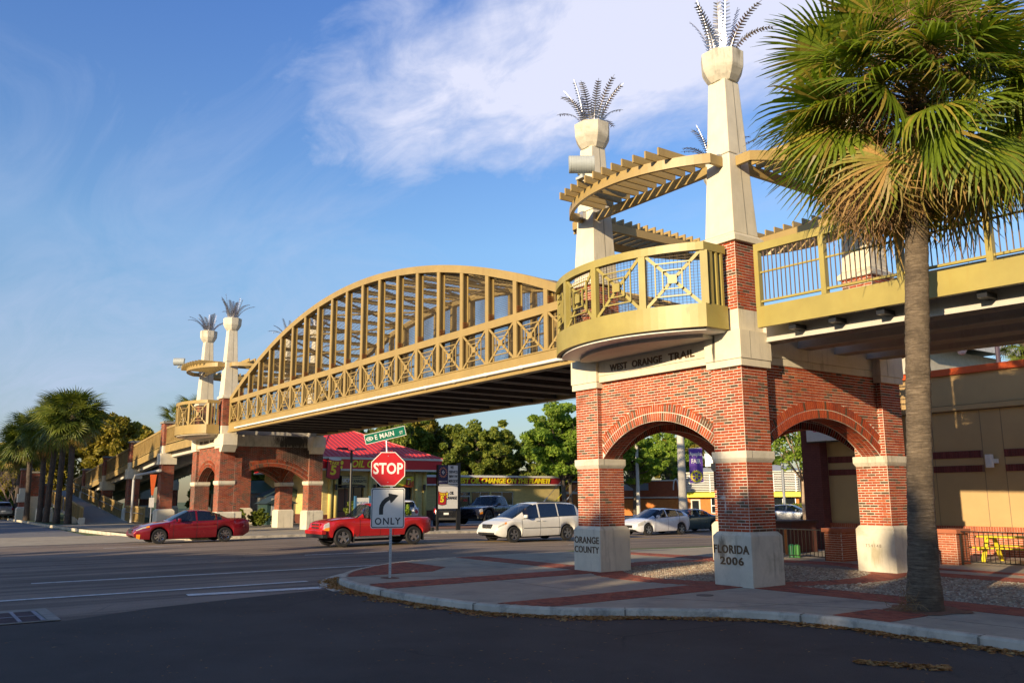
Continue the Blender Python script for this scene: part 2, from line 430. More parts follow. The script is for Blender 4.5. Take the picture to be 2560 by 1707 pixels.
stain(M_CREAM, (-.79, -.02, 5.30), (.07, .12, .42), (.035, .030, .022), .95, 3); stain(M_CREAM_D, (-.83, -.02, .80), (.14, .12, .36), (.06, .05, .035), .75, 8); stain(M_CREAM_D, (-.55, 5.5, .45), (.22, .1, .38), (.26, .21, .08), .5, 3)
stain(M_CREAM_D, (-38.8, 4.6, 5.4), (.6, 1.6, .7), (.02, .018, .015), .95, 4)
def lerp(a, b, t): return a + (b - a) * t
def smooth01(t): t = max(0.0, min(1.0, t)); return t * t * (3 - 2 * t)
# ================================================================= towers
BL, BH, JT = 0.228, 0.0677, 0.0150          # brick length, course height, joint
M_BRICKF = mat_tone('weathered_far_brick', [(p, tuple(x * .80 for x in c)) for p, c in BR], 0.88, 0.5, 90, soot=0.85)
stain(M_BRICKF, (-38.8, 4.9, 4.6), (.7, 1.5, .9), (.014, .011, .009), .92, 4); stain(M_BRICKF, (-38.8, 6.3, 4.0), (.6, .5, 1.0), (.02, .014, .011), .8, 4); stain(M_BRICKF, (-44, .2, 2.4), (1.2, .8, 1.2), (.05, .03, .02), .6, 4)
stain(M_BRICK, (-.80, .08, 1.92), (.10, .1, .05), (.62, .60, .56), .8, 5); stain(M_BRICK, (-.74, .08, 1.72), (.025, .1, .16), (.60, .58, .54), .8, 5)
BRICK_UNIT = MB().box(-.5, .5, -.5, .5, -.5, .5).mesh('brick', M_BRICK)
class Bricks:
    """brick faces proud of a mortar core; every brick a box"""
    def __init__(s): s.items = []      # centre, half axes u, n, height half
    def face(s, o, u, n, width, z0, z1, keep=None, proud=0.003, phase=0):
        o, u, n = Vector(o), Vector(u), Vector(n)
        rows = max(1, int(round((z1 - z0) / BH))); h = (z1 - z0) / rows
        for r in range(rows):
            zc = z0 + (r + .5) * h
            x = -BL * (0.5 if (r + phase) % 2 else 0.0) - 0.02
            while x < width - 0.02:
                a, b = max(x, 0), min(x + BL, width)
                x += BL
                if b - a < 0.035: continue
                m = (a + b) / 2
                if keep and not keep(m, zc): continue
                c = o + u * m + Vector((0, 0, zc)) + n * (proud * 0.5 + random.uniform(-.0015, .0015))
                s.items.append((c, u * ((b - a - JT) / 2), n * (proud * 0.5 + 0.004), Vector((0, 0, (h - JT) / 2))))
    def build(s, parent, solo_n=0, cam=None, M=None):
        it = s.items
        if solo_n:
            it = sorted(it, key=lambda q: (q[0] - cam).length)
            vis = [q for q in it if q[2].dot(cam - q[0]) > 0]
            pick = vis[:solo_n]; ids = set(id(q) for q in pick)
            o = Vector(org(parent))
            for c, a, b, h in pick:
                ob = bpy.data.objects.new('brick', BRICK_UNIT); COL.objects.link(ob); ob.parent = parent
                # local x = along the wall, y = out of the wall
                mt = Matrix((a * 2, b * 2, h * 2)).transposed().to_4x4(); mt.translation = c - o
                ob.matrix_local = mt
            it = [q for q in it if id(q) not in ids]
        mb = MB()
        for c, a, b, h in it: mb.obox(c, a, b, h, random.random() * 0.98 + 0.01)
        obj('brickwork', mb, M or M_BRICKF, parent, kind='stuff')

def urn(cx, cy, parent):
    mb = MB()
    mb.lathe([(0.32, 11.99), (0.42, 12.12), (0.505, 12.28), (0.525, 12.34), (0.53, 12.38), (0.545, 12.74), (0.46, 12.74), (0.40, 12.70)], (cx, cy, 0), 8, R(22.5))
    obj('capital', mb, M_CREAM_D, parent, bevel=0.012)

def frond_crown(cx, cy, where, seed):
    rnd = random.Random(seed)
    t = thing('steel_palm_sculpture', 'bright steel palm frond crown on %s' % where, 'sculpture', (cx, cy, 12.72), group='steel palm crowns on the bridge pylons')
    n = 13
    for i in range(n):
        az = 2 * math.pi * (i + rnd.uniform(-.25, .25)) / n
        L = rnd.uniform(1.25, 1.6); tilt = rnd.choice([0.16, 0.34, 0.5, 0.7, 0.9]) + rnd.uniform(-.06, .06)
        d = Vector((math.cos(az), math.sin(az), 0)); sdir = Vector((-math.sin(az), math.cos(az), 0))
        base = Vector((cx, cy, 12.74)) + d * 0.26
        pts = []; ang = tilt * 0.35; p = base.copy(); N = 15
        for k in range(N + 1):
            pts.append(p.copy()); ang += tilt * 1.7 / N
            p = p + (d * math.sin(ang) + Vector((0, 0, math.cos(ang)))) * (L / N)
        mb = MB().tube(pts, [0.016 * (1 - 0.6 * k / N) for k in range(N + 1)], 5)
        for k in range(1, int(N * 1.25)):
            q = k * .8; k0 = int(q); fr = q - k0
            if k0 >= N: break
            c = pts[k0].lerp(pts[k0 + 1], fr); tg = (pts[k0 + 1] - pts[k0]).normalized()
            w = 0.20 * (1 - 0.62 * (q / N)) * (0.55 + 0.45 * min(1, q / 3))
            nrm = sdir.cross(tg)
            for sg in (-1, 1):
                e = c + sdir * sg * w + tg * 0.045 + nrm * 0.03 * (1 if k % 2 else .4)
                a = c - tg * 0.027; b = c + tg * 0.027
                mb.add([tuple(a), tuple(b), tuple(e + tg * 0.012), tuple(e - tg * 0.010)], [(0, 1, 2, 3)])
        obj('steel_frond', mb, M_SILVER, t)
    mb = MB().lathe([(0.38, 12.70), (0.38, 12.76), (0.32, 12.77), (0.12, 12.74)], (cx, cy, 0), 16)
    obj('collar', mb, M_GALV, t)
    return t

def arc_plan(xa, xb, yc, sag, n=24):
    """plan points of a bow between (xa,yc) and (xb,yc) bulging to -y by sag"""
    c = abs(xb - xa) / 2; Rr = (c * c + sag * sag) / (2 * sag); mx = (xa + xb) / 2; cy = yc - sag + Rr
    th = math.asin(c / Rr); pts = []
    for i in range(n + 1):
        a = -th + 2 * th * i / n
        pts.append((mx + Rr * math.sin(a) * (1 if xb > xa else -1), cy - Rr * math.cos(a)))
    return pts
def curved(mb, pts, t, z0, z1, xf):
    """curved plate of thickness t (inward) following plan points; xf maps plan to world"""
    inn = []
    for i, (x, y) in enumerate(pts):
        a = pts[max(i - 1, 0)]; b = pts[min(i + 1, len(pts) - 1)]
        dx, dy = b[0] - a[0], b[1] - a[1]; L = math.hypot(dx, dy); inn.append((x - dy / L * t * SGN, y + dx / L * t * SGN))
    o = [xf(x, y, 0) for x, y in pts]; q = [xf(x, y, 0) for x, y in inn]
    A = [(p[0], p[1], z0) for p in o]; B = [(p[0], p[1], z1) for p in o]; C = [(p[0], p[1], z1) for p in q]; D = [(p[0], p[1], z0) for p in q]
    mb.strip(A, B); mb.strip(B, C); mb.strip(C, D); mb.strip(D, A)
    for k in (0, -1): mb.add([A[k], B[k], C[k], D[k]], [(0, 1, 2, 3)])
SGN = 1
def lattice(mb, a, b, z0, z1, nrm, k=1.0):
    """crossed diagonals with two nested squares and a boss, between points a and b (x,y)"""
    a, b, nrm = Vector((*a, 0)), Vector((*b, 0)), Vector(nrm)
    u = b - a; W_ = u.length; u.normalize(); H_ = z1 - z0; c = (a + b) / 2 + Vector((0, 0, (z0 + z1) / 2))
    P = lambda s, t, e=0.0: c + u * (s * W_ / 2) + Vector((0, 0, t * H_ / 2)) + nrm * e
    mb.bar(P(-1, -1), P(1, 1), 0.030, 0.075 * k, nrm.cross(P(1, 1) - P(-1, -1)).normalized())
    mb.bar(P(-1, 1), P(1, -1), 0.030, 0.075 * k, nrm.cross(P(1, -1) - P(-1, 1)).normalized())
    for f in (0.64, 0.36):
        for s0, t0, s1, t1 in ((-f, -f, f, -f), (f, -f, f, f), (f, f, -f, f), (-f, f, -f, -f)):
            q0, q1 = P(s0, t0, 0.02), P(s1, t1, 0.02)
            mb.bar(q0, q1, 0.03, 0.030 * k, nrm.cross(q1 - q0).normalized())
    mb.obox(c + nrm * 0.03, u * W_ * 0.085, nrm * 0.012, Vector((0, 0, H_ * 0.085)))
def wire_screen(mb, a, b, z0, z1f, sp=0.075, w=0.007):
    """welded wire between plan points; z1f(t) is the top along the span"""
    a, b = Vector((*a, 0)), Vector((*b, 0)); L = (b - a).length; n = max(2, int(L / sp))
    for i in range(n + 1):
        t = i / n; p = a.lerp(b, t); h = z1f(t)
        if h > z0 + .02: mb.bar(p + Vector((0, 0, z0)), p + Vector((0, 0, h)), w, w)
    zt = max(z1f(0), z1f(1)); m_ = int((zt - z0) / sp)
    for j in range(1, m_ + 1):
        z = z0 + j * sp
        t0, t1 = 0.0, 1.0
        if z1f(0) < z: t0 = (z - z1f(0)) / max(1e-6, z1f(1) - z1f(0))
        if z1f(1) < z: t1 = (z1f(0) - z) / max(1e-6, z1f(0) - z1f(1))
        if t1 - t0 > .02: mb.bar(a.lerp(b, t0) + Vector((0, 0, z)), a.lerp(b, t1) + Vector((0, 0, z)), w, w)

TX, TY = 6.04, 6.61                        # tower plan size
def tower(ox, near, which):
    T = thing('bridge_tower', ('near red brick and cream arched bridge tower lettered FLORIDA 2006' if near else 'distant brick and cream arched bridge tower across the main road, stained under its deck'),
              'bridge tower', (ox, 0, 0), group='brick bridge towers')
    legs = {'f': (-.54, .54), 'o': (-TX + .54, .54), 'r': (-.54, TY - .54), 'b': (-TX + .54, TY - .54)}
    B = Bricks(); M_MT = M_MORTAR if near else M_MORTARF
    for key, (lx, ly) in legs.items():
        cx, cy = ox + lx, ly
        mb = MB().box(cx - .54, cx + .54, cy - .54, cy + .54, -0.3, 1.08)
        mb.frustum((cx, cy), .54, .47, 1.08, 1.17)
        obj('plinth', mb, M_CREAM_D if key in 'fr' else M_CREAM, T, bevel=0.01)
        obj('pier_core', MB().box(cx - .445, cx + .445, cy - .445, cy + .445, 1.17, 4.88), M_MT, T)
        mb = MB().frustum((cx, cy), .455, .50, 2.70, 2.78); mb.box(cx - .50, cx + .50, cy - .50, cy + .50, 2.78, 2.95)
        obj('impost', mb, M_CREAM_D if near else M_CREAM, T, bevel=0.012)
        for z0, z1 in ((1.17, 2.70), (2.95, 4.86)):
            B.face((cx - .445, cy - .445, 0), (1, 0, 0), (0, -1, 0), .89, z0, z1)
            B.face((cx + .445, cy - .445, 0), (0, 1, 0), (1, 0, 0), .89, z0, z1, phase=1)
            B.face((cx + .445, cy + .445, 0), (-1, 0, 0), (0, 1, 0), .89, z0, z1)
            B.face((cx - .445, cy + .445, 0), (0, -1, 0), (-1, 0, 0), .89, z0, z1, phase=1)
        # cream cap block, neck, upper brick pier
        mb = MB().box(cx - .52, cx + .52, cy - .52, cy + .52, 4.86, 5.02); mb.box(cx - .54, cx + .54, cy - .54, cy + .54, 5.03, 5.68); mb.box(cx - .515, cx + .515, cy - .515, cy + .515, 5.02, 5.03)
        mb.frustum((cx, cy), .54, .46, 5.68, 5.70)
        obj('cap_block', mb, M_CREAM, T, bevel=0.008)
        obj('neck_block', MB().box(cx - .45, cx + .45, cy - .45, cy + .45, 5.70, 6.18), M_CREAM, T, bevel=0.006)
        obj('upper_pier_core', MB().box(cx - .445, cx + .445, cy - .445, cy + .445, 6.18, 7.80), M_MT, T)
        for o_, u_, n_ in (((cx - .445, cy - .445, 0), (1, 0, 0), (0, -1, 0)), ((cx + .445, cy - .445, 0), (0, 1, 0), (1, 0, 0)), ((cx + .445, cy + .445, 0), (-1, 0, 0), (0, 1, 0)), ((cx - .445, cy + .445, 0), (0, -1, 0), (-1, 0, 0))):
            B.face(o_, u_, n_, .89, 6.18, 7.80)
        # tapered cream pylon in two lifts
        mb = MB().frustum((cx, cy), .53, .53, 7.80, 7.93); mb.frustum((cx, cy), .53, .442, 7.93, 8.02)
        obj('pylon_base', mb, M_CREAM, T, bevel=0.01)
        obj('pylon_lower', MB().frustum((cx, cy), .440, .345, 8.02, 10.03), M_CREAM, T, bevel=0.02)
        obj('pylon_joint', MB().frustum((cx, cy), .336, .336, 10.03, 10.045), M_JOINT, T)
        obj('pylon_upper', MB().frustum((cx, cy), .345, .262, 10.045, 12.0), M_CREAM, T, bevel=0.02)
        for sx in (-1, 1):
            for z0, h0, z1, h1 in ((8.02, .442, 10.03, .347), (10.05, .347, 12.0, .264)):
                obj('panel_joint', MB().bar((cx + sx * h0, cy + .04, z0), (cx + sx * h1, cy + .03, z1), 0.012, 0.006, (1, 0, 0)), M_JOINT, T)
            obj('panel_joint', MB().bar((cx + sx * .541, cy - .2, 5.04), (cx + sx * .541, cy - .2, 5.67), 0.008, 0.006, (1, 0, 0)), M_JOINT, T)
            obj('panel_joint', MB().bar((cx + sx * .502, cy - .3, 2.79), (cx + sx * .502, cy - .3, 2.95), 0.007, 0.006, (1, 0, 0)), M_JOINT, T)
        urn(cx, cy, T)
    # arched walls: (start corner, u dir, outward normal, clear span)
    walls = [((ox - TX + .985, .25), (1, 0), (0, -1), TX - 1.97), ((ox - TX + .985, TY - .25), (1, 0), (0, 1), TX - 1.97),
             ((ox - .25, .985), (0, 1), (1, 0), TY - 1.97), ((ox - TX + .25, .985), (0, 1), (-1, 0), TY - 1.97)]
    for (px, py), u, n, span in walls:
        u, n = Vector((*u, 0)), Vector((*n, 0)); o = Vector((px, py, 0)); rise = .87
        Rr = ((span / 2) ** 2 + rise ** 2) / (2 * rise); zc = 2.95 + rise - Rr; half = math.asin(span / 2 / Rr)
        N = 28; A = []
        for i in range(N + 1):
            a = -half + 2 * half * i / N; A.append((span / 2 + Rr * math.sin(a), zc + Rr * math.cos(a)))
        mb = MB(); th = .55
        P = lambda s, z, d: tuple(o + u * s + Vector((0, 0, z)) - n * d)
        mb.strip([P(s, z, 0) for s, z in A], [P(s, 5.0, 0) for s, z in A]); mb.strip([P(s, 5.0, th) for s, z in A], [P(s, z, th) for s, z in A])
        mb.strip([P(s, z, th) for s, z in A], [P(s, z, 0) for s, z in A])
        obj('arch_wall_core', mb, M_MT, T)
        Ro = Rr + .43
        for nn, d in ((n, 0), (-n, th)):
            uu = u; oo = o - n * d
            B.face(oo, uu, nn, span, 2.95, 5.0, keep=lambda s, z: (s - span / 2) ** 2 + (z - zc) ** 2 > (Ro - .03) ** 2, phase=1)
        ring = MB(); cnt = int(2 * half * (Rr + .2) / .075)
        for (r0, r1) in ((Rr + .004, Rr + .212), (Rr + .224, Rr + .43)):
            for i in range(cnt):
                a = -half + 2 * half * (i + .5) / cnt; s = span / 2 + (r0 + r1) / 2 * math.sin(a); z = zc + (r0 + r1) / 2 * math.cos(a)
                if s < 0.0 or s > span: continue
                rad = u * math.sin(a) + Vector((0, 0, math.cos(a))); tg = u * math.cos(a) - Vector((0, 0, math.sin(a)))
                for dd, ex in ((0.004, .016), (th - .004, .016)):
                    c = o + u * s + Vector((0, 0, z)) - n * dd
                    ring.obox(c, tg * (((r0 + r1) / 2) * 2 * half / cnt / 2 - .010), n * ex, rad * ((r1 - r0) / 2 - .005), random.random() * .85)
        for j in range(4):   # soffit courses
            d0 = .02 + j * (th - .04) / 4; d1 = d0 + (th - .04) / 4 - .012
            for i in range(cnt):
                a = -half + 2 * half * (i + .5) / cnt
                rad = u * math.sin(a) + Vector((0, 0, math.cos(a))); tg = u * math.cos(a) - Vector((0, 0, math.sin(a)))
                c = o + u * (span / 2) + Vector((0, 0, zc)) + rad * (Rr + .0) - n * ((d0 + d1) / 2)
                ring.obox(c, tg * (Rr * 2 * half / cnt / 2 - .008), n * ((d1 - d0) / 2), rad * .006, random.random() * .85)
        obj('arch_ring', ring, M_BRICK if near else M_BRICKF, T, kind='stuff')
        # cream lintel band over the arch (the text faces sit a little prouder)
        pr = .14 if abs(n.y) > .5 else .02
        lb = MB(); c0 = o + u * (span / 2) + n * pr
        lb.obox(c0 - n * (pr + .25) / 1 + n * 0 + Vector((0, 0, 5.09)), u * (span / 2), n * (pr + .25), (0, 0, .085))
        lb.obox(c0 - n * (pr + .25) + n * .012 + Vector((0, 0, 5.43)), u * (span / 2), n * (pr + .25), (0, 0, .25))
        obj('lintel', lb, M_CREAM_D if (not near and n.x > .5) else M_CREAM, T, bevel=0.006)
        if n.y < -.5:
            for wd_, xa_, xb_ in (('WEST', -4.50, -3.82), ('ORANGE', -3.64, -2.55), ('TRAIL', -2.33, -1.47)):
                text('lettering', wd_, .25, Vector((ox + (xa_ + xb_) / 2, c0.y, 5.345)) + n * .018, u, (0, 0, 1), M_LETTER, T, depth=.012, bold=.006, spacing=1.06, fit=(xb_ - xa_, .185))
    # underside of the crossing deck inside the tower
    mb = MB().box(ox - TX + .5, ox - .5, .45, TY - .45, 5.72, 5.98)
    obj('deck_slab', mb, M_BEAM, T)
    if near:
        f = MB()
        text('lettering', 'FLORIDA', .25, (ox - .565, -.004, .797), (1, 0, 0), (0, 0, 1), M_LETTER, T, depth=.008, bold=.006, spacing=1.08, fit=(1.0, .185)); text('lettering', '2006', .25, (ox - .56, -.004, .547), (1, 0, 0), (0, 0, 1), M_LETTER, T, depth=.008, bold=.006, spacing=1.12, fit=(.66, .175))
        text('lettering', 'ORANGE', .25, (ox - TX + .535, -.004, .813), (1, 0, 0), (0, 0, 1), M_LETTER, T, depth=.008, bold=.003, spacing=1.05, fit=(1.0, .18)); text('lettering', 'COUNTY', .25, (ox - TX + .535, -.004, .565), (1, 0, 0), (0, 0, 1), M_LETTER, T, depth=.008, bold=.003, spacing=1.05, fit=(1.0, .175))
        text('number_mark', '754148', .115, (ox - .60, TY - 1.084, .66), (1, 0, 0), (0, 0, 1), M_JOINT, T, depth=.002, sx=1.0, spacing=1.35)
    else:
        br = MB()   # corner brackets that carry the span, on the faces towards the road
        for y in (.54, TY - .54):
            br.box(ox + .003, ox + .62, y - .54, y + .30, 5.0, 5.66); br.add([(ox + .003, y - .54, 5.0), (ox + .60, y - .54, 5.0), (ox + .60, y + .30, 5.0), (ox + .003, y + .30, 5.0), (ox + .003, y - .54, 4.62), (ox + .30, y - .54, 4.62), (ox + .30, y + .30, 4.62), (ox + .003, y + .30, 4.62)], [(0, 1, 5, 4), (1, 2, 6, 5), (2, 3, 7, 6), (4, 5, 6, 7)])
        obj('bracket', br, M_CREAM, T, bevel=.01)
        B.face((ox - .09, .99, 0), (0, 1, 0), (1, 0, 0), .42, 1.17, 4.3)
        obj('side_buttress', MB().box(ox - .7, ox - .09, .985, 1.41, -.2, 4.3), M_MT, T)
        obj('buttress_plinth', MB().box(ox - .75, ox - .02, 1.0, 1.50, -.2, 1.17), M_CREAM, T, bevel=.01)
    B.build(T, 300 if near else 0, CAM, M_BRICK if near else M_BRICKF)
    return T

def balcony(ox, side, near, label, M=M_YEL):
    """bowed lookout with lattice panels; side -1 faces the side street, +1 the other way"""
    global SGN
    fy = (lambda y: y) if side < 0 else (lambda y: TY - y)
    T = thing('lookout_balcony', label, 'balcony', (ox - TX / 2, fy(0), 5.7), group='bowed lookout balconies')
    xf = lambda x, y, z: (ox + x, fy(y), z)
    xa, xb, yc, sag = -TX + .30, -.30, -.74, .98
    SGN = 1
    pts = arc_plan(xa, xb, yc, sag, 32)
    mb = MB(); curved(mb, pts, .10, 5.71, 6.25, xf)
    for x, s in ((xa, -1), (xb, 1)): mb.box(*(sorted((ox + x, ox + x - s * .10))), *sorted((fy(yc + .0), fy(-.004))), 5.71, 6.25)
    obj('fascia', mb, M, T)
    mb = MB(); curved(mb, pts, .17, 7.50, 7.69, xf)
    for x, s in ((xa, -1), (xb, 1)): mb.box(*(sorted((ox + x, ox + x - s * .17))), *sorted((fy(yc), fy(-.004))), 7.50, 7.69)
    obj('top_rail', mb, M, T)
    fl = [(ox + min(max(x, xa + .05), xb - .05), fy(y + .05)) for x, y in pts[1:-1]] + [(ox + xb - .05, fy(.35)), (ox + xa + .05, fy(.35))]
    obj('floor', MB().prism(fl, 5.74, 5.90), M_DECK, T)
    p2 = arc_plan(xa + .12, xb - .12, yc + .10, sag, 32)
    fl = [(ox + x, fy(y)) for x, y in p2] + [(ox + xb - .12, fy(.2)), (ox + xa + .12, fy(.2))]
    obj('soffit_slab', MB().prism(fl, 5.655, 5.715), M_WHITE if near else M_CREAM, T)
    p3 = arc_plan(xa + .5, xb - .5, yc + .42, sag * .8, 32)
    fl = [(ox + x, fy(y)) for x, y in p3] + [(ox + xb - .5, fy(.2)), (ox + xa + .5, fy(.2))]
    obj('soffit_rib', MB().prism(fl, 5.57, 5.655), M_BEAM, T)
    n = 4; q = arc_plan(xa + .06, xb - .06, yc + .06, sag, n * 8)
    scr = MB()
    for i in range(n + 1):
        x, y = q[i * 8]
        if i in (0, n): x = xa + .07 if i == 0 else xb - .07; y = yc + .07
        w = .085
        a = Vector((*q[max(i * 8 - 1, 0)], 0)); b = Vector((*q[min(i * 8 + 1, n * 8)], 0)); d = (b - a).normalized()
        X0, Y0, _ = xf(x, y, 0); dd = Vector((d.x, d.y * (1 if side < 0 else -1), 0)); nn = Vector((-dd.y, dd.x, 0))
        obj('post', MB().obox((X0, Y0, 6.87), dd * w, nn * .06, (0, 0, .63)), M, T)
        if i < n:
            for k in range(8):
                a_, b_ = q[i * 8 + k], q[i * 8 + k + 1]
                A_, B_ = xf(a_[0], a_[1] + .05, 0), xf(b_[0], b_[1] + .05, 0)
                wire_screen(scr, A_[:2], B_[:2], 6.25, lambda t: 7.5, .07)
            a_, b_ = q[i * 8], q[i * 8 + 8]; A_, B_ = Vector(xf(*a_, 0)), Vector(xf(*b_, 0))
            # bars follow the bow: build the lattice on its chord, pushed out to the curve
            u = (B_ - A_).normalized(); nrm = Vector((u.y, -u.x, 0))
            if (nrm.y > 0) == (side < 0): nrm = -nrm
            lm = MB(); lattice(lm, (A_ + u * .085)[:2], (B_ - u * .085)[:2], 6.26, 7.49, nrm)
            c_ = (A_ + B_) / 2; bow = .07
            hw = (B_ - A_).length / 2
            lm.v = [tuple(Vector(v) + nrm * bow * (1 - min(1, abs((Vector(v) - c_).dot(u)) / hw) ** 2)) for v in lm.v]
            obj('lattice_panel', lm, M, T)
    obj('wire_mesh', scr, M_WIRE, T, kind='stuff')
    for x, s in ((xa, -1), (xb, 1)):
        for y, w in ((-.50, .055), (-.30, .03), (-.13, .035)):
            X0, Y0, _ = xf(x - s * .06, y, 0)
            obj('baluster', MB().box(X0 - .05, X0 + .05, Y0 - w, Y0 + w, 6.25, 7.5), M, T)
        X0, Y0, _ = xf(x - s * .06, -.36, 0)
    return T

def pergola(ox, side, label, M=M_TAN):
    """bowed sunshade between two pylons. side: 0 = -y face, 1 = +x, 2 = +y, 3 = -x"""
    global SGN
    T = thing('sunshade_pergola', label, 'pergola', (ox - TX / 2, TY / 2, 9.7), group='slatted pergolas between the pylons')
    L = TX if side in (0, 2) else TY
    def xf(x, y, z):       # local: span along x from 0..L, outside is -y
        if side == 0: return (ox - TX + x, y, z)
        if side == 2: return (ox - TX + x, TY - y, z)
        if side == 1: return (ox - y, x, z)
        return (ox - TX + y, x, z)
    SGN = 1
    pts = arc_plan(.38, L - .38, -.26, .98, 30)
    mb = MB(); curved(mb, pts, .09, 9.72, 9.96, xf)
    for x, s in ((.38, 1), (L - .38, -1)):
        a = xf(x, -.26, 0); b = xf(x + s * .09, .16, 0)
        mb.box(min(a[0], b[0]), max(a[0], b[0]), min(a[1], b[1]), max(a[1], b[1]), 9.72, 9.96)
    obj('curved_beam', mb, M, T)
    a = xf(.87, .30, 0); b = xf(L - .87, .40, 0)
    obj('inner_beam', MB().box(min(a[0], b[0]), max(a[0], b[0]), min(a[1], b[1]), max(a[1], b[1]), 9.70, 9.94), M, T)
    n = 12 if side in (0, 2) else 14; m = .36
    tip = arc_plan(1.02, L - 1.02, -.70, .72, n - 1)
    for i in range(n):
        x = lerp(1.15, L - 1.15, i / (n - 1)); c = abs(L - 2.3) / 2
        Rr = 6.2; y = -1.50 + Rr - math.sqrt(max(0, Rr * Rr - (x - L / 2) ** 2))
        a = xf(x - .024, y, 0); b = xf(x + .024, .42, 0)
        obj('slat', MB().box(min(a[0], b[0]), max(a[0], b[0]), min(a[1], b[1]), max(a[1], b[1]), 9.945, 10.14), M, T)
    cl = MB()
    for x in (.50, L - .50):
        q = xf(x, .12, 0); cl.box(q[0] - .10, q[0] + .10, q[1] - .06, q[1] + .06, 9.80, 10.02)
    obj('clamp', cl, M_GALV, T)
    return T

FX = -38.63
tower(0.0, True, 0); tower(FX, False, 1)
PY = (('f', -.54, .54, 'the nearest, tallest looking cream pylon beside the palm tree'), ('o', -TX + .54, .54, 'the cream pylon behind the floodlight of the near tower'),
      ('r', -.54, TY - .54, 'the cream pylon hidden behind the fan palm'), ('b', -TX + .54, TY - .54, 'the pylon hidden behind the nearest pylon'))
for k, (key, lx, ly, w) in enumerate(PY): frond_crown(lx, ly, w, 11 + k)
PF = (('f', -.54, .54, 'the right, taller looking far pylon across the road'), ('o', -TX + .54, .54, 'the leftmost far pylon across the road'),
      ('r', -.54, TY - .54, 'the far pylon seen through the hangers of the arch'), ('b', -TX + .54, TY - .54, 'the far pylon peeking above the arch slope'))
for k, (key, lx, ly, w) in enumerate(PF): frond_crown(FX + lx, ly, w, 31 + k)
balcony(0.0, -1, True, 'yellowed bowed balcony with a rust stain above the words WEST ORANGE TRAIL')
balcony(0.0, 1, True, 'bowed steel balcony on the back of the near tower, glimpsed behind the front one', M_TAN)
balcony(FX, -1, False, 'tan steel bowed balcony on the front of the distant tower', M_TAN)
for s, w in ((0, 'between the two front pylons of the near tower, carrying a floodlight'), (1, 'reaching right from the nearest pylon behind the palm crown'), (2, 'on the back side of the near tower'), (3, 'over the bridge end of the near tower, seen dark from below')):
    pergola(0.0, s, 'tan slatted steel pergola ' + w)
for s, w in ((0, 'between the two front pylons of the distant tower'), (1, 'on the road side of the distant tower'), (2, 'on the back side of the distant tower'), (3, 'on the ramp side of the distant tower')):
    pergola(FX, s, 'tan slatted steel pergola ' + w)
def floodlight(x, y, z, yaw, label):
    T = thing('floodlight', label, 'floodlight', (x, y, z), group='drum floodlights on the pergolas')
    M = mat_flat('grey_lamp_housing', (0.42, 0.45, 0.43), 0.5)
    d = Vector((math.cos(yaw), math.sin(yaw), .22)).normalized(); s = Vector((-math.sin(yaw), math.cos(yaw), 0)); u = s.cross(d) * -1
    if u.z < 0: u = -u
    mb = MB(); N = 14; prof = []
    for k in range(N + 1):
        a = math.pi * k / N; prof.append((math.cos(a) * .24, math.sin(a) * .27))
    c = Vector((x, y, z + .36)); A = []; Bq = []
    for px, pz in prof: A.append(c + u * px + d * pz * 1.0 - s * .33); Bq.append(c + u * px + d * pz - s * -.33)
    mb.strip(A, Bq)
    o = len(mb.v); mb.v.extend([tuple(p) for p in A]); mb.f.append(tuple(range(o, o + N + 1))); mb.t.append(0)
    o = len(mb.v); mb.v.extend([tuple(p) for p in Bq]); mb.f.append(tuple(reversed(range(o, o + N + 1)))); mb.t.append(0)
    for k in range(10):     # cooling ribs
        cc = c + s * (-.30 + k * .066); 
        mb.strip([p2 + s * (-.30 + k * .066 - (-.33)) + (p2 - (c - s * .33)).normalized() * .006 for p2 in A], [p2 + s * (-.30 + k * .066 + .02 + .33) + (p2 - (c - s * .33)).normalized() * .006 for p2 in A])
    obj('housing', mb, M, T, ang=50)
    mb = MB().obox(c - d * .01, u * .235, s * .325, d * .006); obj('lens', mb, mat_flat('lamp_lens', (0.5, 0.52, 0.5), .2), T)
    mb = MB().tube([(x, y, z), (x, y, z + .16)], .04, 10); mb.box(x - .14, x + .14, y - .08, y + .08, z - .02, z + .05); mb.obox((x, y, z + .14), s * .1, d * .03, (0, 0, .04))
    obj('mount', mb, M, T)
    return T
floodlight(-3.75, -1.40, 10.14, R(-35), 'grey drum floodlight on the curved pergola of the near tower')
floodlight(FX - 5.0, -1.32, 10.14, R(-30), 'small grey drum floodlight at the left end of the distant tower')

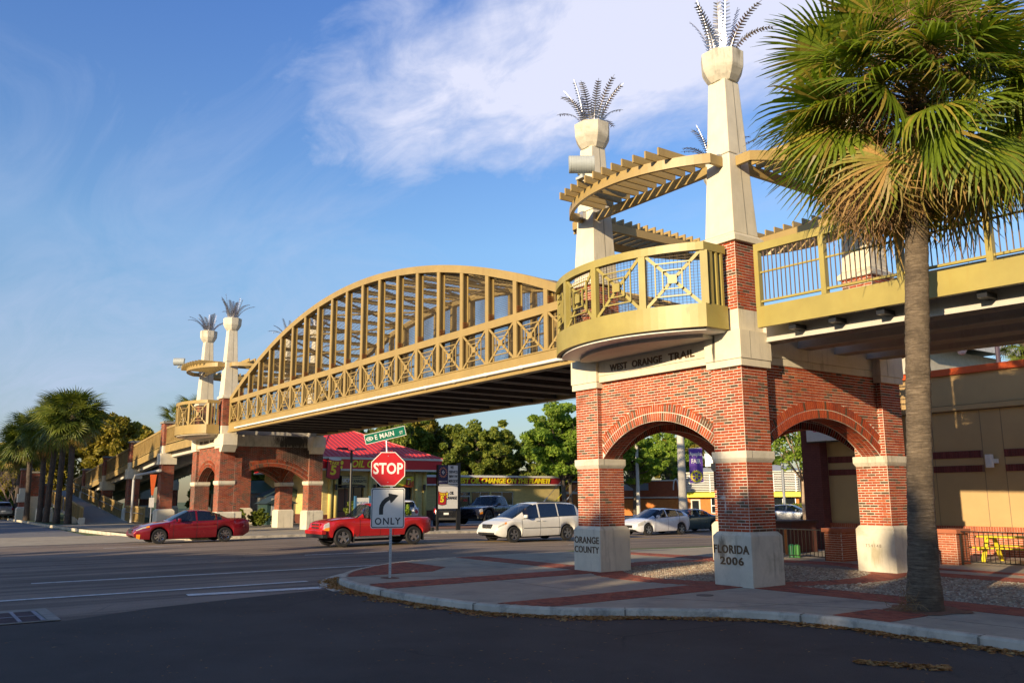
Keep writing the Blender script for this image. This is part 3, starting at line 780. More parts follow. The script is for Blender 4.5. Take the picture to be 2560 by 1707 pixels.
# ================================================================= the arched footbridge
F = thing('footbridge', 'long tan steel tied arch footbridge with wire mesh sides spanning the main road', 'footbridge', (FX + .12, 0, 5.74))
BX0, BP, NB = -38.50, 1.62, 20
yN, yF = .42, TY - .42
zt = lambda x: 7.86 + 3.46 * (1 - ((x - (BX0 + BP * NB / 2)) / (BP * NB / 2)) ** 2)      # top of the arch
BX1 = BX0 + BP * NB
for y0, y1, sd in ((yN, yN + .26, 1), (yF - .26, yF, -1)):
    g = MB().box(BX0, BX1, y0, y1, 5.86, 6.29)
    g.box(BX0, BX1, y0 - (.05 if sd > 0 else 0), y1 + (.05 if sd < 0 else 0), 5.75, 5.86)
    g.box(BX0, BX1, y0 - (.03 if sd > 0 else 0), y1 + (.03 if sd < 0 else 0), 6.29, 6.325)
    obj('bottom_girder', g, M_TAN, F)
    obj('middle_rail', MB().box(BX0, BX1, y0, y1, 7.48, 7.74), M_TAN, F)
    a = MB(); N = 80; P0 = []; P1 = []; P2 = []; P3 = []
    for i in range(N + 1):
        x = lerp(BX0, BX1, i / N); z = zt(x); dz = -2 * 3.46 * (x - (BX0 + BX1) / 2) / ((BX1 - BX0) / 2) ** 2; t = .27 * math.sqrt(1 + dz * dz)
        P0.append((x, y0 - .01, z - t)); P1.append((x, y0 - .01, z)); P2.append((x, y1 + .01, z)); P3.append((x, y1 + .01, z - t))
    a.strip(P0, P1); a.strip(P1, P2); a.strip(P2, P3); a.strip(P3, P0)
    obj('arch_chord', a, M_TAN, F)
    scr = MB()
    for i in range(NB + 1):
        x = BX0 + i * BP; xc = min(max(x, BX0 + .1), BX1 - .1)
        if zt(xc) - .27 > 7.76:
            obj('hanger', MB().box(xc - .095, xc + .095, y0, y0 + .05, 7.74, zt(xc) - .2).box(xc - .03, xc + .03, y0 + .05, y1, 7.74, zt(xc) - .2).box(xc - .095, xc + .095, y1 - .04, y1, 7.74, zt(xc) - .2), M_TAN, F)
        obj('lower_post', MB().box(xc - .095, xc + .095, y0, y0 + .05, 6.325, 7.48).box(xc - .03, xc + .03, y0 + .05, y1, 6.325, 7.48).box(xc - .095, xc + .095, y1 - .04, y1, 6.325, 7.48), M_TAN, F)
        if i < NB:
            xa, xb = x + .10, x + BP - .10; ys = y0 + .03 if sd > 0 else y1 - .03
            lm = MB(); lattice(lm, (xa, ys), (xb, ys), 6.33, 7.48, (0, -sd, 0)); obj('lattice_panel', lm, M_TAN, F)
            yw = y1 + .02 if sd > 0 else y0 - .02
            sp = .062 if i > 12 else .085
            wire_screen(scr, (xa, yw), (xb, yw), 6.33, lambda t: 7.48, sp, .008)
            wire_screen(scr, (xa, yw), (xb, yw), 7.72, lambda t, xa=xa, xb=xb: max(7.73, min(zt(lerp(xa, xb, t)) - .3, 11)), sp, .008)
            scr.bar((xa, yw, 6.95), (xb, yw, 6.95), .05, .05)       # inner handrail
            if zt(xa) > 9.2 and zt(xb) > 9.2: scr.bar((xa, yw, 9.0 if i % 2 else 9.0), (xb, yw, 9.0), .04, .04)
            # little clips along the mesh edge
            for q in range(1, 6):
                zq = 7.8 + q * .32
                if zq < zt(xb) - .4 and zq < zt(xa) - .4: scr.box(xb - .03, xb + .01, yw - .05, yw + .01, zq, zq + .06)
    obj('wire_mesh', scr, M_WIRE, F, kind='stuff')
    for i in range(NB + 1):   # bolt groups at the foot of each hanger
        pass
for i in range(1, NB):
    x = BX0 + i * BP; z = zt(x) - .14
    obj('roof_beam', MB().box(x - .07, x + .07, yN + .26, yF - .26, z + .04, z + .06).box(x - .012, x + .012, yN + .26, yF - .26, z - .10, z + .04).box(x - .07, x + .07, yN + .26, yF - .26, z - .12, z - .10), M_TAN, F)
    obj('floor_beam', MB().box(x - .07, x + .07, yN + .26, yF - .26, 5.78, 5.80).box(x - .01, x + .01, yN + .26, yF - .26, 5.80, 5.98), M_DARKSTEEL, F)
    xm = x - BP / 2; zm = zt(xm) - .14
    obj('floor_beam', MB().box(xm - .03, xm + .03, yN + .26, yF - .26, 5.84, 5.96), M_BEAM, F)
br = MB()
for i in range(1, NB - 1, 2):
    for (ya, yb) in ((yN + .26, yF - .26), (yF - .26, yN + .26)):
        x0, x1 = BX0 + i * BP, BX0 + (i + 2) * BP if i + 2 < NB else BX0 + (i + 1) * BP
        br.bar((x0, ya, zt(x0) - .20), (x1, yb, zt(x1) - .20), .10, .08)
obj('roof_bracing', br, M_TAN, F)
rs = MB()
for k in range(1, 24):
    y = lerp(yN + .26, yF - .26, k / 24); prev = None
    for i in range(1, NB * 2):
        x = BX0 + i * BP / 2; p = (x, y, zt(x) - .05)
        if prev: rs.bar(prev, p, .012, .012)
        prev = p
obj('roof_mesh', rs, M_WIRE, F, kind='stuff')
obj('deck', MB().box(BX0, BX1, yN + .26, yF - .26, 5.985, 6.12), M_DARKSTEEL, F)
px = MB().tube([(-36.9, .30, 5.93), (-6.75, .30, 5.93)], .055, 10); px.tube([(-6.75, .30, 5.93), (-6.60, .30, 5.93)], .075, 12)
for k in range(1, 16): px.tube([(-36.9 + k * 2.0, .30, 5.93), (-36.8 + k * 2.0, .30, 5.93)], .068, 10); px.box(-36.87 + k * 2, -36.83 + k * 2, .3, .42, 5.90, 5.96)
obj('drain_pipe', px, M_WHITE, F, ang=40)
bb = MB()
for i in range(1, NB):
    x = BX0 + i * BP
    for k in range(4):
        for q in (0, 1): bb.obox((x + .12 + q * .05, yN + .10, 7.80 + k * .055), (.012, 0, 0), (0, .10, 0), (0, 0, .012))
obj('bolts', bb, M_RUST, F, kind='stuff')
# ================================================================= ground
def H(x, y):
    """height of the road surface"""
    prof = ((-400, -.05), (-31, -.05), (-27, 0.03), (-21, 0.02), (-14, -.13), (-9, -.15), (400, -.15))
    for (a, za), (b, zb) in zip(prof, prof[1:]):
        if a <= x <= b: z = lerp(za, zb, (x - a) / (b - a)); break
    else: z = -.15
    w = 1.0 if x > -28 else max(0.25, 1 - (-28 - x) / 12)
    if x > -6: w = max(0.0, 1 - (x + 6) / 5)
    return z - .018 * min(max(y - 4, 0), 18) * w
def sheet(name, poly, m, dz=0.0, step=1.5, hf=H, parent=None, kind=None, as_struct=True):
    """sheet over a plan polygon that follows the ground"""
    bm = bmesh.new()
    vs = [bm.verts.new((x, y, 0)) for x, y in poly]; bm.faces.new(vs)
    xs = [p[0] for p in poly]; ys = [p[1] for p in poly]
    for lo, hi, ax in ((min(xs), max(xs), 0), (min(ys), max(ys), 1)):
        n = int((hi - lo) / step)
        for i in range(1, n + 1):
            co = [0, 0, 0]; co[ax] = lo + i * (hi - lo) / (n + 1); no = [0, 0, 0]; no[ax] = 1
            bmesh.ops.bisect_plane(bm, geom=bm.verts[:] + bm.edges[:] + bm.faces[:], plane_co=co, plane_no=no)
    ob = Vector(org(parent))
    for v in bm.verts:
        v.co.z = hf(v.co.x, v.co.y) + dz; v.co -= ob
    bmesh.ops.recalc_face_normals(bm, faces=bm.faces[:])
    if sum(f.normal.z for f in bm.faces) < 0: bmesh.ops.reverse_faces(bm, faces=bm.faces[:])
    me = bpy.data.meshes.new(name); bm.to_mesh(me); bm.free(); me.materials.append(m)
    o = put(name, me, parent, None, kind)
    if parent is None and as_struct: o['kind'] = 'structure'
    return o

def mat_asphalt(name, c0, c1, crack=0.5, track=False, fleck=0.5):
    m, nt, b = new_mat(name); p = _pos(nt)
    col = _ramp(nt, _noise(nt, p, .35, 8, .65, .3), [(.3, c0), (.7, c1)])
    fine = _ramp(nt, _noise(nt, p, 55, 3, .8), [(.35, (.72,) * 3), (.68, (1.35,) * 3)])
    col = _mix(nt, 1.0, col, fine, 'MULTIPLY')
    if fleck:
        v = nt.nodes.new('ShaderNodeTexVoronoi'); v.inputs['Scale'].default_value = 14; nt.links.new(p, v.inputs['Vector'])
        sp = _ramp(nt, v.outputs['Distance'], [(.06, (1, 1, 1)), (.12, (0, 0, 0))])
        gate = _ramp(nt, _noise(nt, p, 9, 2, .5), [(.60, (0, 0, 0)), (.64, (fleck,) * 3)])
        col = _mix(nt, _math(nt, 'MULTIPLY', sp, gate), col, (.22, .19, .15))
    if track:
        ps = _pos(nt, (1.1, .035, 1)); t = _ramp(nt, _noise(nt, ps, 1.6, 5, .6), [(.40, (.62,) * 3), (.60, (1.15,) * 3)])
        col = _mix(nt, 1.0, col, t, 'MULTIPLY')
    if crack:
        v = nt.nodes.new('ShaderNodeTexVoronoi'); v.feature = 'DISTANCE_TO_EDGE'; v.inputs['Scale'].default_value = .22
        wv = _noise(nt, p, 1.4, 5, .7); ad = nt.nodes.new('ShaderNodeMixRGB'); ad.blend_type = 'ADD'; ad.inputs[0].default_value = .5
        nt.links.new(p, ad.inputs[1]); nt.links.new(wv, ad.inputs[2]); nt.links.new(ad.outputs[0], v.inputs['Vector'])
        ck = _ramp(nt, v.outputs['Distance'], [(.0, (crack,) * 3), (.006, (0, 0, 0))])
        gate = _ramp(nt, _noise(nt, p, .12, 3, .5), [(.50, (0, 0, 0)), (.58, (1, 1, 1))])
        col = _mix(nt, _math(nt, 'MULTIPLY', ck, gate), col, (.015, .015, .016))
    stain = _ramp(nt, _noise(nt, p, .8, 7, .75, .6), [(.60, (0, 0, 0)), (.74, (.55,) * 3)])
    col = _mix(nt, stain, col, tuple(c * .4 for c in c0))
    nt.links.new(col, b.inputs['Base Color']); b.inputs['Roughness'].default_value = .88; b.inputs['Specular IOR Level'].default_value = .35
    _bump(nt, _noise(nt, p, 90, 3, .8), .55, .008, b)
    return m
M_ROAD = mat_asphalt('main_road_asphalt', (.20, .155, .118), (.28, .215, .160), .6, True)
M_SIDE = mat_asphalt('side_street_asphalt', (.044, .037, .032), (.088, .075, .063), .7)
M_LOT = mat_asphalt('parking_lot_asphalt', (.16, .16, .165), (.20, .20, .20), .7)
M_CONC = mat('pavement_concrete', (.37, .32, .235), .9, var=.16, vscale=.9, spots=.6, spot_col=(.20, .19, .16), spot_scale=1.1, bump=.4, bscale=70)
M_CONC2 = mat('kerb_concrete', (.54, .475, .36), .9, var=.2, vscale=2.0, spots=.7, spot_col=(.16, .15, .13), spot_scale=2.5, bump=.4, bscale=50)
M_GRASS = mat('grass_ground', (.075, .11, .028), .95, var=.35, vscale=2.5, bump=.8, bscale=60, spots=.5, spot_col=(.12, .10, .04))
M_MARK = mat('road_marking_paint', (.78, .75, .68), .8, var=.15, vscale=6, spots=.6, spot_col=(.20, .19, .18), spot_scale=5)
M_YMARK = mat('yellow_marking_paint', (.62, .36, .04), .8, var=.15, vscale=6, spots=.6, spot_col=(.2, .15, .1), spot_scale=4)
M_PAVER = mat_tone('brick_paver', [(0, (.31, .085, .05)), (.5, (.36, .11, .062)), (.8, (.26, .07, .045)), (1, (.18, .07, .05))], .9, .4, 80, soot=.35)
M_COBBLE = mat_tone('river_cobble', [(0, (.44, .39, .29)), (.35, (.24, .15, .10)), (.6, (.36, .30, .21)), (.85, (.15, .11, .08)), (1, (.50, .45, .35))], .75, .2, 60)
M_SANDJ = mat('sand_joint', (.16, .12, .09), .95, var=.3)
M_MULCH = mat('mulch_bed', (.20, .095, .05), .95, var=.4, vscale=14, bump=.9, bscale=50)

sheet('ground', [(-420, -260), (260, -260), (260, 420), (-420, 420)], M_GRASS, -.06, 14)
sheet('main_road', [(-31, -200), (-3.9, -200), (-3.9, -6.2), (-7.0, -5.6), (-11, 2), (-11, 260), (-31, 260)], M_ROAD, 0.0, 3)
sheet('side_street', [(-4.98, -13.9), (-5.06, -12.5), (-5.95, -10.9), (-6.5, -9.0), (-7.35, -5.6), (-2, -3), (2, -1), (120, -1), (120, -60), (-4.0, -60), (-4.6, -20)], M_SIDE, .006, 3)
# the side street carries on across the main road
sheet('far_side_street', [(-31, -30), (-31, -6.6), (-50, -6.2), (-110, -6.4), (-110, -30)], M_LOT, .004, 4)
sheet('far_apron', [(-42.5, -24), (-31.2, -24), (-31.2, -3.5), (-40, -4.6)], M_CONC, .012, 3)
# parking lot behind the far pavement and the one behind the arches
sheet('parking_lot', [(-120, 8.5), (-33.6, 8.5), (-33.6, 46), (-120, 46)], M_LOT, .02, 6)
sheet('far_pavement', [(-33.4, -2.4), (-31.15, -4.0), (-31.15, 200), (-33.4, 200)], M_CONC, .12, 4)
sheet('trail_plaza', [(-62, -5.2), (-47, -4.6), (-36, -3.2), (-33.4, -2.6), (-33.4, 8.4), (-62, 8.4)], M_CONC, .055, 4)

OUT = [(-12.3, 60), (-12.3, 3), (-12.35, .2), (-12.1, -1.4), (-11.4, -2.95), (-10.4, -4.25), (-9.4, -5.2), (-8.2, -5.9), (-7.0, -6.25), (-5.5, -6.4), (-3.6, -6.4), (-1.6, -6.1), (-.3, -5.5), (.6, -4.6), (1.3, -3.8), (2.1, -3.05), (3.1, -2.6), (4.2, -2.45), (6, -2.5), (60, -2.7)]
def HP(x, y):   # height of the near pavement
    w = max(0.0, min(1.0, (-x - 6) / 5)); return -.018 * min(max(y - 4, 0), 18) * w
def catmull(pts, n=6):
    out = []
    for i in range(len(pts) - 1):
        p0, p1, p2, p3 = pts[max(i - 1, 0)], pts[i], pts[i + 1], pts[min(i + 2, len(pts) - 1)]
        for k in range(n):
            t = k / n
            out.append(tuple(.5 * ((2 * p1[j]) + (-p0[j] + p2[j]) * t + (2 * p0[j] - 5 * p1[j] + 4 * p2[j] - p3[j]) * t * t + (-p0[j] + 3 * p1[j] - 3 * p2[j] + p3[j]) * t ** 3) for j in (0, 1)))
    out.append(pts[-1]); return out
def offset(pts, d):
    o = []
    for i, (x, y) in enumerate(pts):
        a = pts[max(i - 1, 0)]; b = pts[min(i + 1, len(pts) - 1)]; dx, dy = b[0] - a[0], b[1] - a[1]; L = math.hypot(dx, dy)
        o.append((x - dy / L * d, y + dx / L * d))
    return o
K = [(-12.3, 60), (-12.3, 30), (-12.3, 12)] + catmull(OUT[1:-1], 5)[1:] + [(12, -2.55), (30, -2.62), (60, -2.7)]
inner = offset(K, .16)
PAV = thing('corner_pavement', 'pale concrete corner pavement with red brick bands and cobbles around the near tower', 'pavement', (0, 0, 0))
sheet('slab', inner + [(60, 60)], M_CONC, 0.0, 2.2, HP, PAV)
kb = MB()
lo = offset(K, -.03)
kb.strip([(x, y, H(x, y) - .1) for x, y in lo], [(x, y, HP(x, y) - .03) for x, y in K]); kb.strip([(x, y, HP(x, y) - .03) for x, y in K], [(x, y, HP(x, y) + .006) for x, y in offset(K, .03)])
kb.strip([(x, y, HP(x, y) + .006) for x, y in offset(K, .03)], [(x, y, HP(x, y) + .006) for x, y in inner]); kb.strip([(x, y, HP(x, y) + .006) for x, y in inner], [(x, y, HP(x, y) - .02) for x, y in offset(K, .17)])
obj('kerb', kb, M_CONC2, PAV, ang=50)
# gutter apron around the nose
gp = [p for p in K if -12.4 < p[0] < 3 and p[1] < 8]
ga = offset(gp, -.02); n_ = len(gp)
gb_ = [(x, y) for x, y in offset(gp, -.48)]
ap = MB(); cut = [i for i, p in enumerate(gp) if p[0] < -6.2]
ap.strip([(*gb_[i], H(*gb_[i]) + .008) for i in cut], [(*ga[i], H(*ga[i]) + .008) for i in cut])
obj('gutter', ap, M_CONC2, PAV)
jn = MB()
acc = 0
for i in range(1, len(K)):
    acc += math.hypot(K[i][0] - K[i - 1][0], K[i][1] - K[i - 1][1])
    if acc > 2.9 and -12 < K[i][0] < 14:
        acc = 0; a, b = Vector((*offset(K, -.045)[i], 0)), Vector((*inner[i], 0))
        jn.bar(a + Vector((0, 0, HP(*K[i]) + .004)), b + Vector((0, 0, HP(*K[i]) + .004)), .014, .012)
        jn.bar(a + Vector((0, 0, HP(*K[i]) - .16)), a + Vector((0, 0, HP(*K[i]) - .01)), .014, .03)
def inside(poly, x, y):
    c = False; j = len(poly) - 1
    for i in range(len(poly)):
        xi, yi = poly[i]; xj, yj = poly[j]
        if (yi > y) != (yj > y) and x < (xj - xi) * (y - yi) / (yj - yi) + xi: c = not c
        j = i
    return c
INN = inner + [(60, 60)]
TC = (-3.02, 3.305)
def ring(x, y): return 3.05 < math.hypot(x - TC[0], (y - TC[1]) * .93) < 3.85
def in_band(x, y):
    if ring(x, y): return True
    if -1.30 < x < -.28 and y < .4: return True                       # from the kerb to the front leg
    if -6.05 < x < -5.02 and y < .4: return True
    if x > -.2 and .0 < y < 1.02: return True
    if x > -.2 and 5.55 < y < 6.55: return True
    if x < -5.2 and .02 < y < .95: return True
    if x < -5.2 and 5.6 < y < 6.6: return True
    if 3.42 < x < 4.50 and y < -1.05: return True
    if x < -8.15 and y < -1.9 and (y < -2.30 - (x + 9.1) * .02 - 1.0 * max(0, x + 9.1)) and x > -11.8: return True
    if -2.2 < x - y * .0 < 60 and 7.35 < y < 7.9 and x > -12: return True
    return False
def in_cob(x, y):
    if math.hypot(x - TC[0], (y - TC[1]) * .93) < 3.02: return True
    return x > -.15 and 1.06 < y < 5.5 and not ring(x, y) and math.hypot(x - TC[0], (y - TC[1]) * .93) > 3.88
pit = lambda x, y: math.hypot(x - 4.08, y + .45) < .62 + .12 * math.sin(5 * math.atan2(y + .45, x - 4.08))
def leg_at(x, y):
    return any(abs(x - a) < .55 and abs(y - b) < .55 for a, b in ((-.54, .54), (-5.5, .54), (-.54, 6.07), (-5.5, 6.07)))
sj = MB(); pv = MB()
gx0, gx1, gy0, gy1 = -12.2, 16.0, -6.4, 8.0
# joint bed under the bands: coarse cells
st = .1035; ly = .2035
i = 0; y = gy0
rows = int((gy1 - gy0) / st)
for r in range(rows):
    y = gy0 + (r + .5) * st
    x = gx0 + (ly / 2 if r % 2 else 0)
    while x < gx1:
        ok = lambda a_: in_band(a_, y) and not pit(a_, y) and not leg_at(a_, y) and inside(INN, a_, y) and inside(INN, a_, y - .08)
        l_, r_ = ok(x - .05), ok(x + .05)
        if l_ or r_:
            xa_, xb_ = (x - .0965 if l_ else x + .004), (x + .0965 if r_ else x - .004)
            z = HP(x, y); tn = random.random() * .98 + .01; hh = .010 + random.uniform(-.0015, .002)
            pv.add([(xa_, y - .0475, z + .001), (xb_, y - .0475, z + .001), (xb_, y + .0475, z + .001), (xa_, y + .0475, z + .001),
                    (xa_, y - .0475, z + hh), (xb_, y - .0475, z + hh), (xb_, y + .0475, z + hh), (xa_, y + .0475, z + hh)], MB.BOXF[1:], tn)
            sj.add([(xa_ - .006, y - .053, z + .004), (xb_ + .006, y - .053, z + .004), (xb_ + .006, y + .053, z + .004), (xa_ - .006, y + .053, z + .004)], [(0, 1, 2, 3)])
        x += ly
obj('brick_pavers', pv, M_PAVER, PAV, kind='stuff'); obj('paver_joints', sj, M_SANDJ, PAV, kind='stuff')
cb = MB(); cj = MB(); s = .078
y = gy0
while y < 5.6:
    x = -6.2
    while x < 13.0:
        if in_cob(x, y) and not leg_at(x, y) and not pit(x, y):
            a, b = x + random.uniform(-.018, .018), y + random.uniform(-.018, .018); rx, ry = random.uniform(.026, .042), random.uniform(.022, .036)
            th = random.random() * 3.14; c_, s_ = math.cos(th), math.sin(th); hgt = random.uniform(.012, .026); tn = random.random() * .98 + .01
            q = [(c_ * u * rx - s_ * v * ry, s_ * u * rx + c_ * v * ry) for u, v in ((-1, -.5), (-.4, -1), (.6, -.9), (1, .2), (.3, 1), (-.8, .7))]
            cb.add([(a + u, b + v, .002) for u, v in q] + [(a + u * .6, b + v * .6, hgt) for u, v in q], [(k, (k + 1) % 6, 6 + (k + 1) % 6, 6 + k) for k in range(6)] + [(6, 7, 8, 9, 10, 11)], tn)
        x += s
    y += s
obj('cobbles', cb, M_COBBLE, PAV, kind='stuff')
N = 48
bed = [(TC[0] + 3.05 * math.cos(2 * math.pi * k / N), TC[1] + 3.28 * math.sin(2 * math.pi * k / N)) for k in range(N)]
sheet('cobble_bed', bed, M_SANDJ, .002, 2.2, HP, PAV); sheet('cobble_bed', [(.12, 1.04), (16, 1.04), (16, 5.52), (.12, 5.52), (.75, 4.3), (.86, 3.3), (.75, 2.3)], M_SANDJ, .002, 3, HP, PAV)
# scored joints in the concrete
for a, b in (((-12.0, -1.0), (-6.1, -1.0)), ((-5.0, -3.2), (-1.35, -3.2)), ((-8.2, -5.6), (-6.2, -3.1)), ((-.2, -2.9), (3.4, -1.05)), ((1.6, -3.3), (2.6, 0)), ((7.4, -2.4), (7.4, 0)), ((-9, 1.0), (-9, 5.6)), ((4.55, -1.3), (16, -1.3)), ((10.6, -2.4), (10.6, 0))):
    jn.bar((*a, HP(*a) + .002), (*b, HP(*b) + .002), .010, .004)
obj('joints', jn, M_JOINT, PAV)
sheet('tree_pit', [(4.08 + (.66 + .10 * math.sin(5 * k * math.pi / 12)) * math.cos(k * math.pi / 12), -.45 + (.66 + .10 * math.sin(5 * k * math.pi / 12)) * math.sin(k * math.pi / 12)) for k in range(24)], M_MULCH, .012, 1, HP, PAV)
mh = MB().lathe([(.17, 0), (.17, .008), (.15, .010), (.0, .010)], (-1.0 + 1.2, -1.75, .002), 18)
obj('utility_cover', mh, mat('iron_cover', (.16, .13, .10), .8, .3), PAV)

# road markings: thin sheets that follow the road
def mark(name, a, b, w, m=M_MARK, label=None, cat='road marking'):
    a, b = Vector(a), Vector(b); d = (b - a).normalized(); s = Vector((-d.y, d.x)) * w / 2; n = max(1, int((b - a).length / 1.2))
    A = [a.lerp(b, i / n) - s for i in range(n + 1)]; Bq = [a.lerp(b, i / n) + s for i in range(n + 1)]
    mb = MB().strip([(p.x, p.y, H(p.x, p.y) + .010) for p in A], [(p.x, p.y, H(p.x, p.y) + .010) for p in Bq])
    return struct(name, mb, m)
mark('edge_line', (-9.35, -40), (-9.16, -6.35), .21)
mark('lane_line', (-12.9, -12.2), (-12.55, -3.0), .17); mark('lane_line', (-12.55, -3.0), (-12.75, 60), .12)
mark('lane_line', (-13.9, -40), (-13.9, -16), .13)
mark('stop_line', (-7.85, -9.7), (-7.42, -6.35), .42)
for y0 in (-50, -38, -26): mark('lane_dash', (-17.2, y0), (-17.2, y0 + 3), .12)
for y0 in (-3.1, 9.0, 21, 33): mark('lane_dash', (-17.4, y0), (-17.2, y0 + 3.2), .12)
mark('centre_line', (-20.3, 1.0), (-20.3, 90), .12, M_YMARK); mark('centre_line', (-20.55, 1.0), (-20.55, 90), .12, M_YMARK)
mark('centre_line', (-20.4, -90), (-20.4, -24), .14, M_YMARK)
for y0 in (-44, -32, -20, -8.3, 4, 16, 28): mark('lane_dash', (-25.3, y0), (-25.3, y0 + 3), .12)
mark('edge_line', (-30.2, -6), (-30.2, 90), .12); mark('edge_line', (-30.2, -90), (-30.2, -24), .12); mark('lane_line', (-29.0, -16), (-29.0, -5.5), .10)

# kerb of the far side
fk = MB(); K2 = [(-31, 200)] + [(-31.0, 40 - i * 4) for i in range(10)] + [(-31.05, -1), (-31.4, -2.8), (-33.0, -4.2), (-38, -4.9), (-48, -5.6), (-60, -5.9), (-110, -6.1)]
inn2 = offset(K2, -.16); KH = lambda x, y: H(x, y) + .13
fk.strip([(x, y, H(x, y) - .05) for x, y in K2], [(x, y, KH(x, y)) for x, y in K2]); fk.strip([(x, y, KH(x, y)) for x, y in K2], [(x, y, KH(x, y)) for x, y in inn2]); fk.strip([(x, y, KH(x, y)) for x, y in inn2], [(x, y, H(x, y) - .05) for x, y in inn2])
struct('far_kerb', fk, M_CONC2)
sheet('verge', [(-110, -5.9), (-60, -5.7), (-48, -5.4), (-47, -4.6), (-62, -5.2), (-62, 12), (-110, 12)], M_GRASS, .03, 5)
sheet('mulch_strip', [(-33.5, 8.0), (-33.4, 8.0), (-33.4, 60), (-36.2, 60), (-36.2, 9.4), (-34.6, 8.4)], M_MULCH, .16, 3)
# storm drain in the near left corner
D = thing('storm_drain', 'rusty steel storm drain grate in a concrete frame at the near left road edge', 'drain', (-6.3, -13.1, -.14))
z = -.136; fr = MB()
fr.box(-7.12, -6.78, -14.6, -12.60, z, z + .012); fr.box(-6.78, -5.12, -12.80, -12.60, z, z + .012); fr.box(-5.20, -5.12, -14.6, -12.80, z, z + .012)
obj('concrete_frame', fr, mat('stained_concrete', (.30, .27, .22), .9, var=.25), D)
obj('dark_pit_sheet', MB().box(-6.78, -5.20, -14.6, -12.80, z - .003, z + .002), M_BLACK, D)  # flat black sheet stands in for the unlit pit below
MI = mat('drain_iron', (.30, .26, .28), .6, .5, var=.3)
for k in range(5): obj('grate_bar', MB().box(-6.78, -5.20, -12.90 - k * .36, -12.84 - k * .36, z + .002, z + .020), MI, D)
obj('grate_bar', MB().box(-6.02, -5.96, -14.6, -12.84, z + .002, z + .018), MI, D)
gr = MB()
for k in range(56): gr.bar((-6.76 + (k * .028), -14.6, z + .006), (-6.76 + k * .028, -12.84, z + .006), .012, .006)
obj('grate_slats', gr, mat('rusty_grate', (.13, .085, .085), .7, .4, var=.3), D, kind='stuff')
# fallen leaves in the gutter
def leaves(name, n, path, spread, label, thick=.02):
    L_ = [math.hypot(path[i + 1][0] - path[i][0], path[i + 1][1] - path[i][1]) for i in range(len(path) - 1)]; tot = sum(L_); mb = MB()
    for _ in range(n):
        q = random.random() * tot; i = 0
        while q > L_[i]: q -= L_[i]; i += 1
        t = q / L_[i]; x = lerp(path[i][0], path[i + 1][0], t); y = lerp(path[i][1], path[i + 1][1], t)
        dx, dy = (path[i + 1][0] - path[i][0]) / L_[i], (path[i + 1][1] - path[i][1]) / L_[i]
        s_ = abs(random.gauss(0, .5)) * spread * (0.45 + .55 * math.sin(x * 2.1 + 1) ** 2); x += dy * s_; y -= dx * s_
        z = H(x, y) + .012 + random.random() * thick * (1 - min(1, s_ / spread)); a = random.random() * 6.28; l, w = random.uniform(.03, .07), random.uniform(.008, .02)
        u = Vector((math.cos(a) * l, math.sin(a) * l, random.uniform(-.012, .012))); v = Vector((-math.sin(a) * w, math.cos(a) * w, random.uniform(-.012, .012))); c = Vector((x, y, z + .006))
        mb.add([tuple(c - u), tuple(c + v), tuple(c + u), tuple(c - v)], [(0, 1, 2, 3)], random.random() * .98 + .01)
    o = obj(name, mb, M_LEAF, None, kind='stuff'); o['label'] = label; o['category'] = 'leaves'
M_LEAF = mat_tone('dry_leaf', [(0, (.38, .16, .045)), (.4, (.46, .24, .08)), (.7, (.24, .10, .035)), (1, (.55, .36, .14))], .8, 0, trans=.15)
leaves('fallen_leaves', 5200, [p for p in offset(K, -.05) if -9.5 < p[0] < 1.2 and p[1] < 0][::1], .42, 'drift of dry brown leaves lying in the gutter of the corner kerb')
leaves('fallen_leaves', 3800, [p for p in offset(K, -.05) if .2 < p[0] < 13 and p[1] < 0], .34, 'thin line of dry leaves in the gutter below the palm, at the right')
leaves('fallen_leaves', 500, [(5.6, -4.9), (6.5, -4.3)], .25, 'small patch of dry leaves out on the side street')
mb = MB()
for _ in range(900):
    x, y = random.uniform(-7, 14), random.uniform(-14, -3)
    if inside(INN, x, y): continue
    a = random.random() * 6.28; l = random.uniform(.015, .04); mb.add([(x - l * math.cos(a), y - l * math.sin(a), H(x, y) + .012), (x + .3 * l * math.sin(a), y - .3 * l * math.cos(a), H(x, y) + .014), (x + l * math.cos(a), y + l * math.sin(a), H(x, y) + .012), (x - .3 * l * math.sin(a), y + .3 * l * math.cos(a), H(x, y) + .013)], [(0, 1, 2, 3)], random.random())
o = obj('road_litter', mb, M_LEAF, None, kind='stuff'); o['label'] = 'scattered leaf bits and grit on the side street asphalt'; o['category'] = 'leaves'
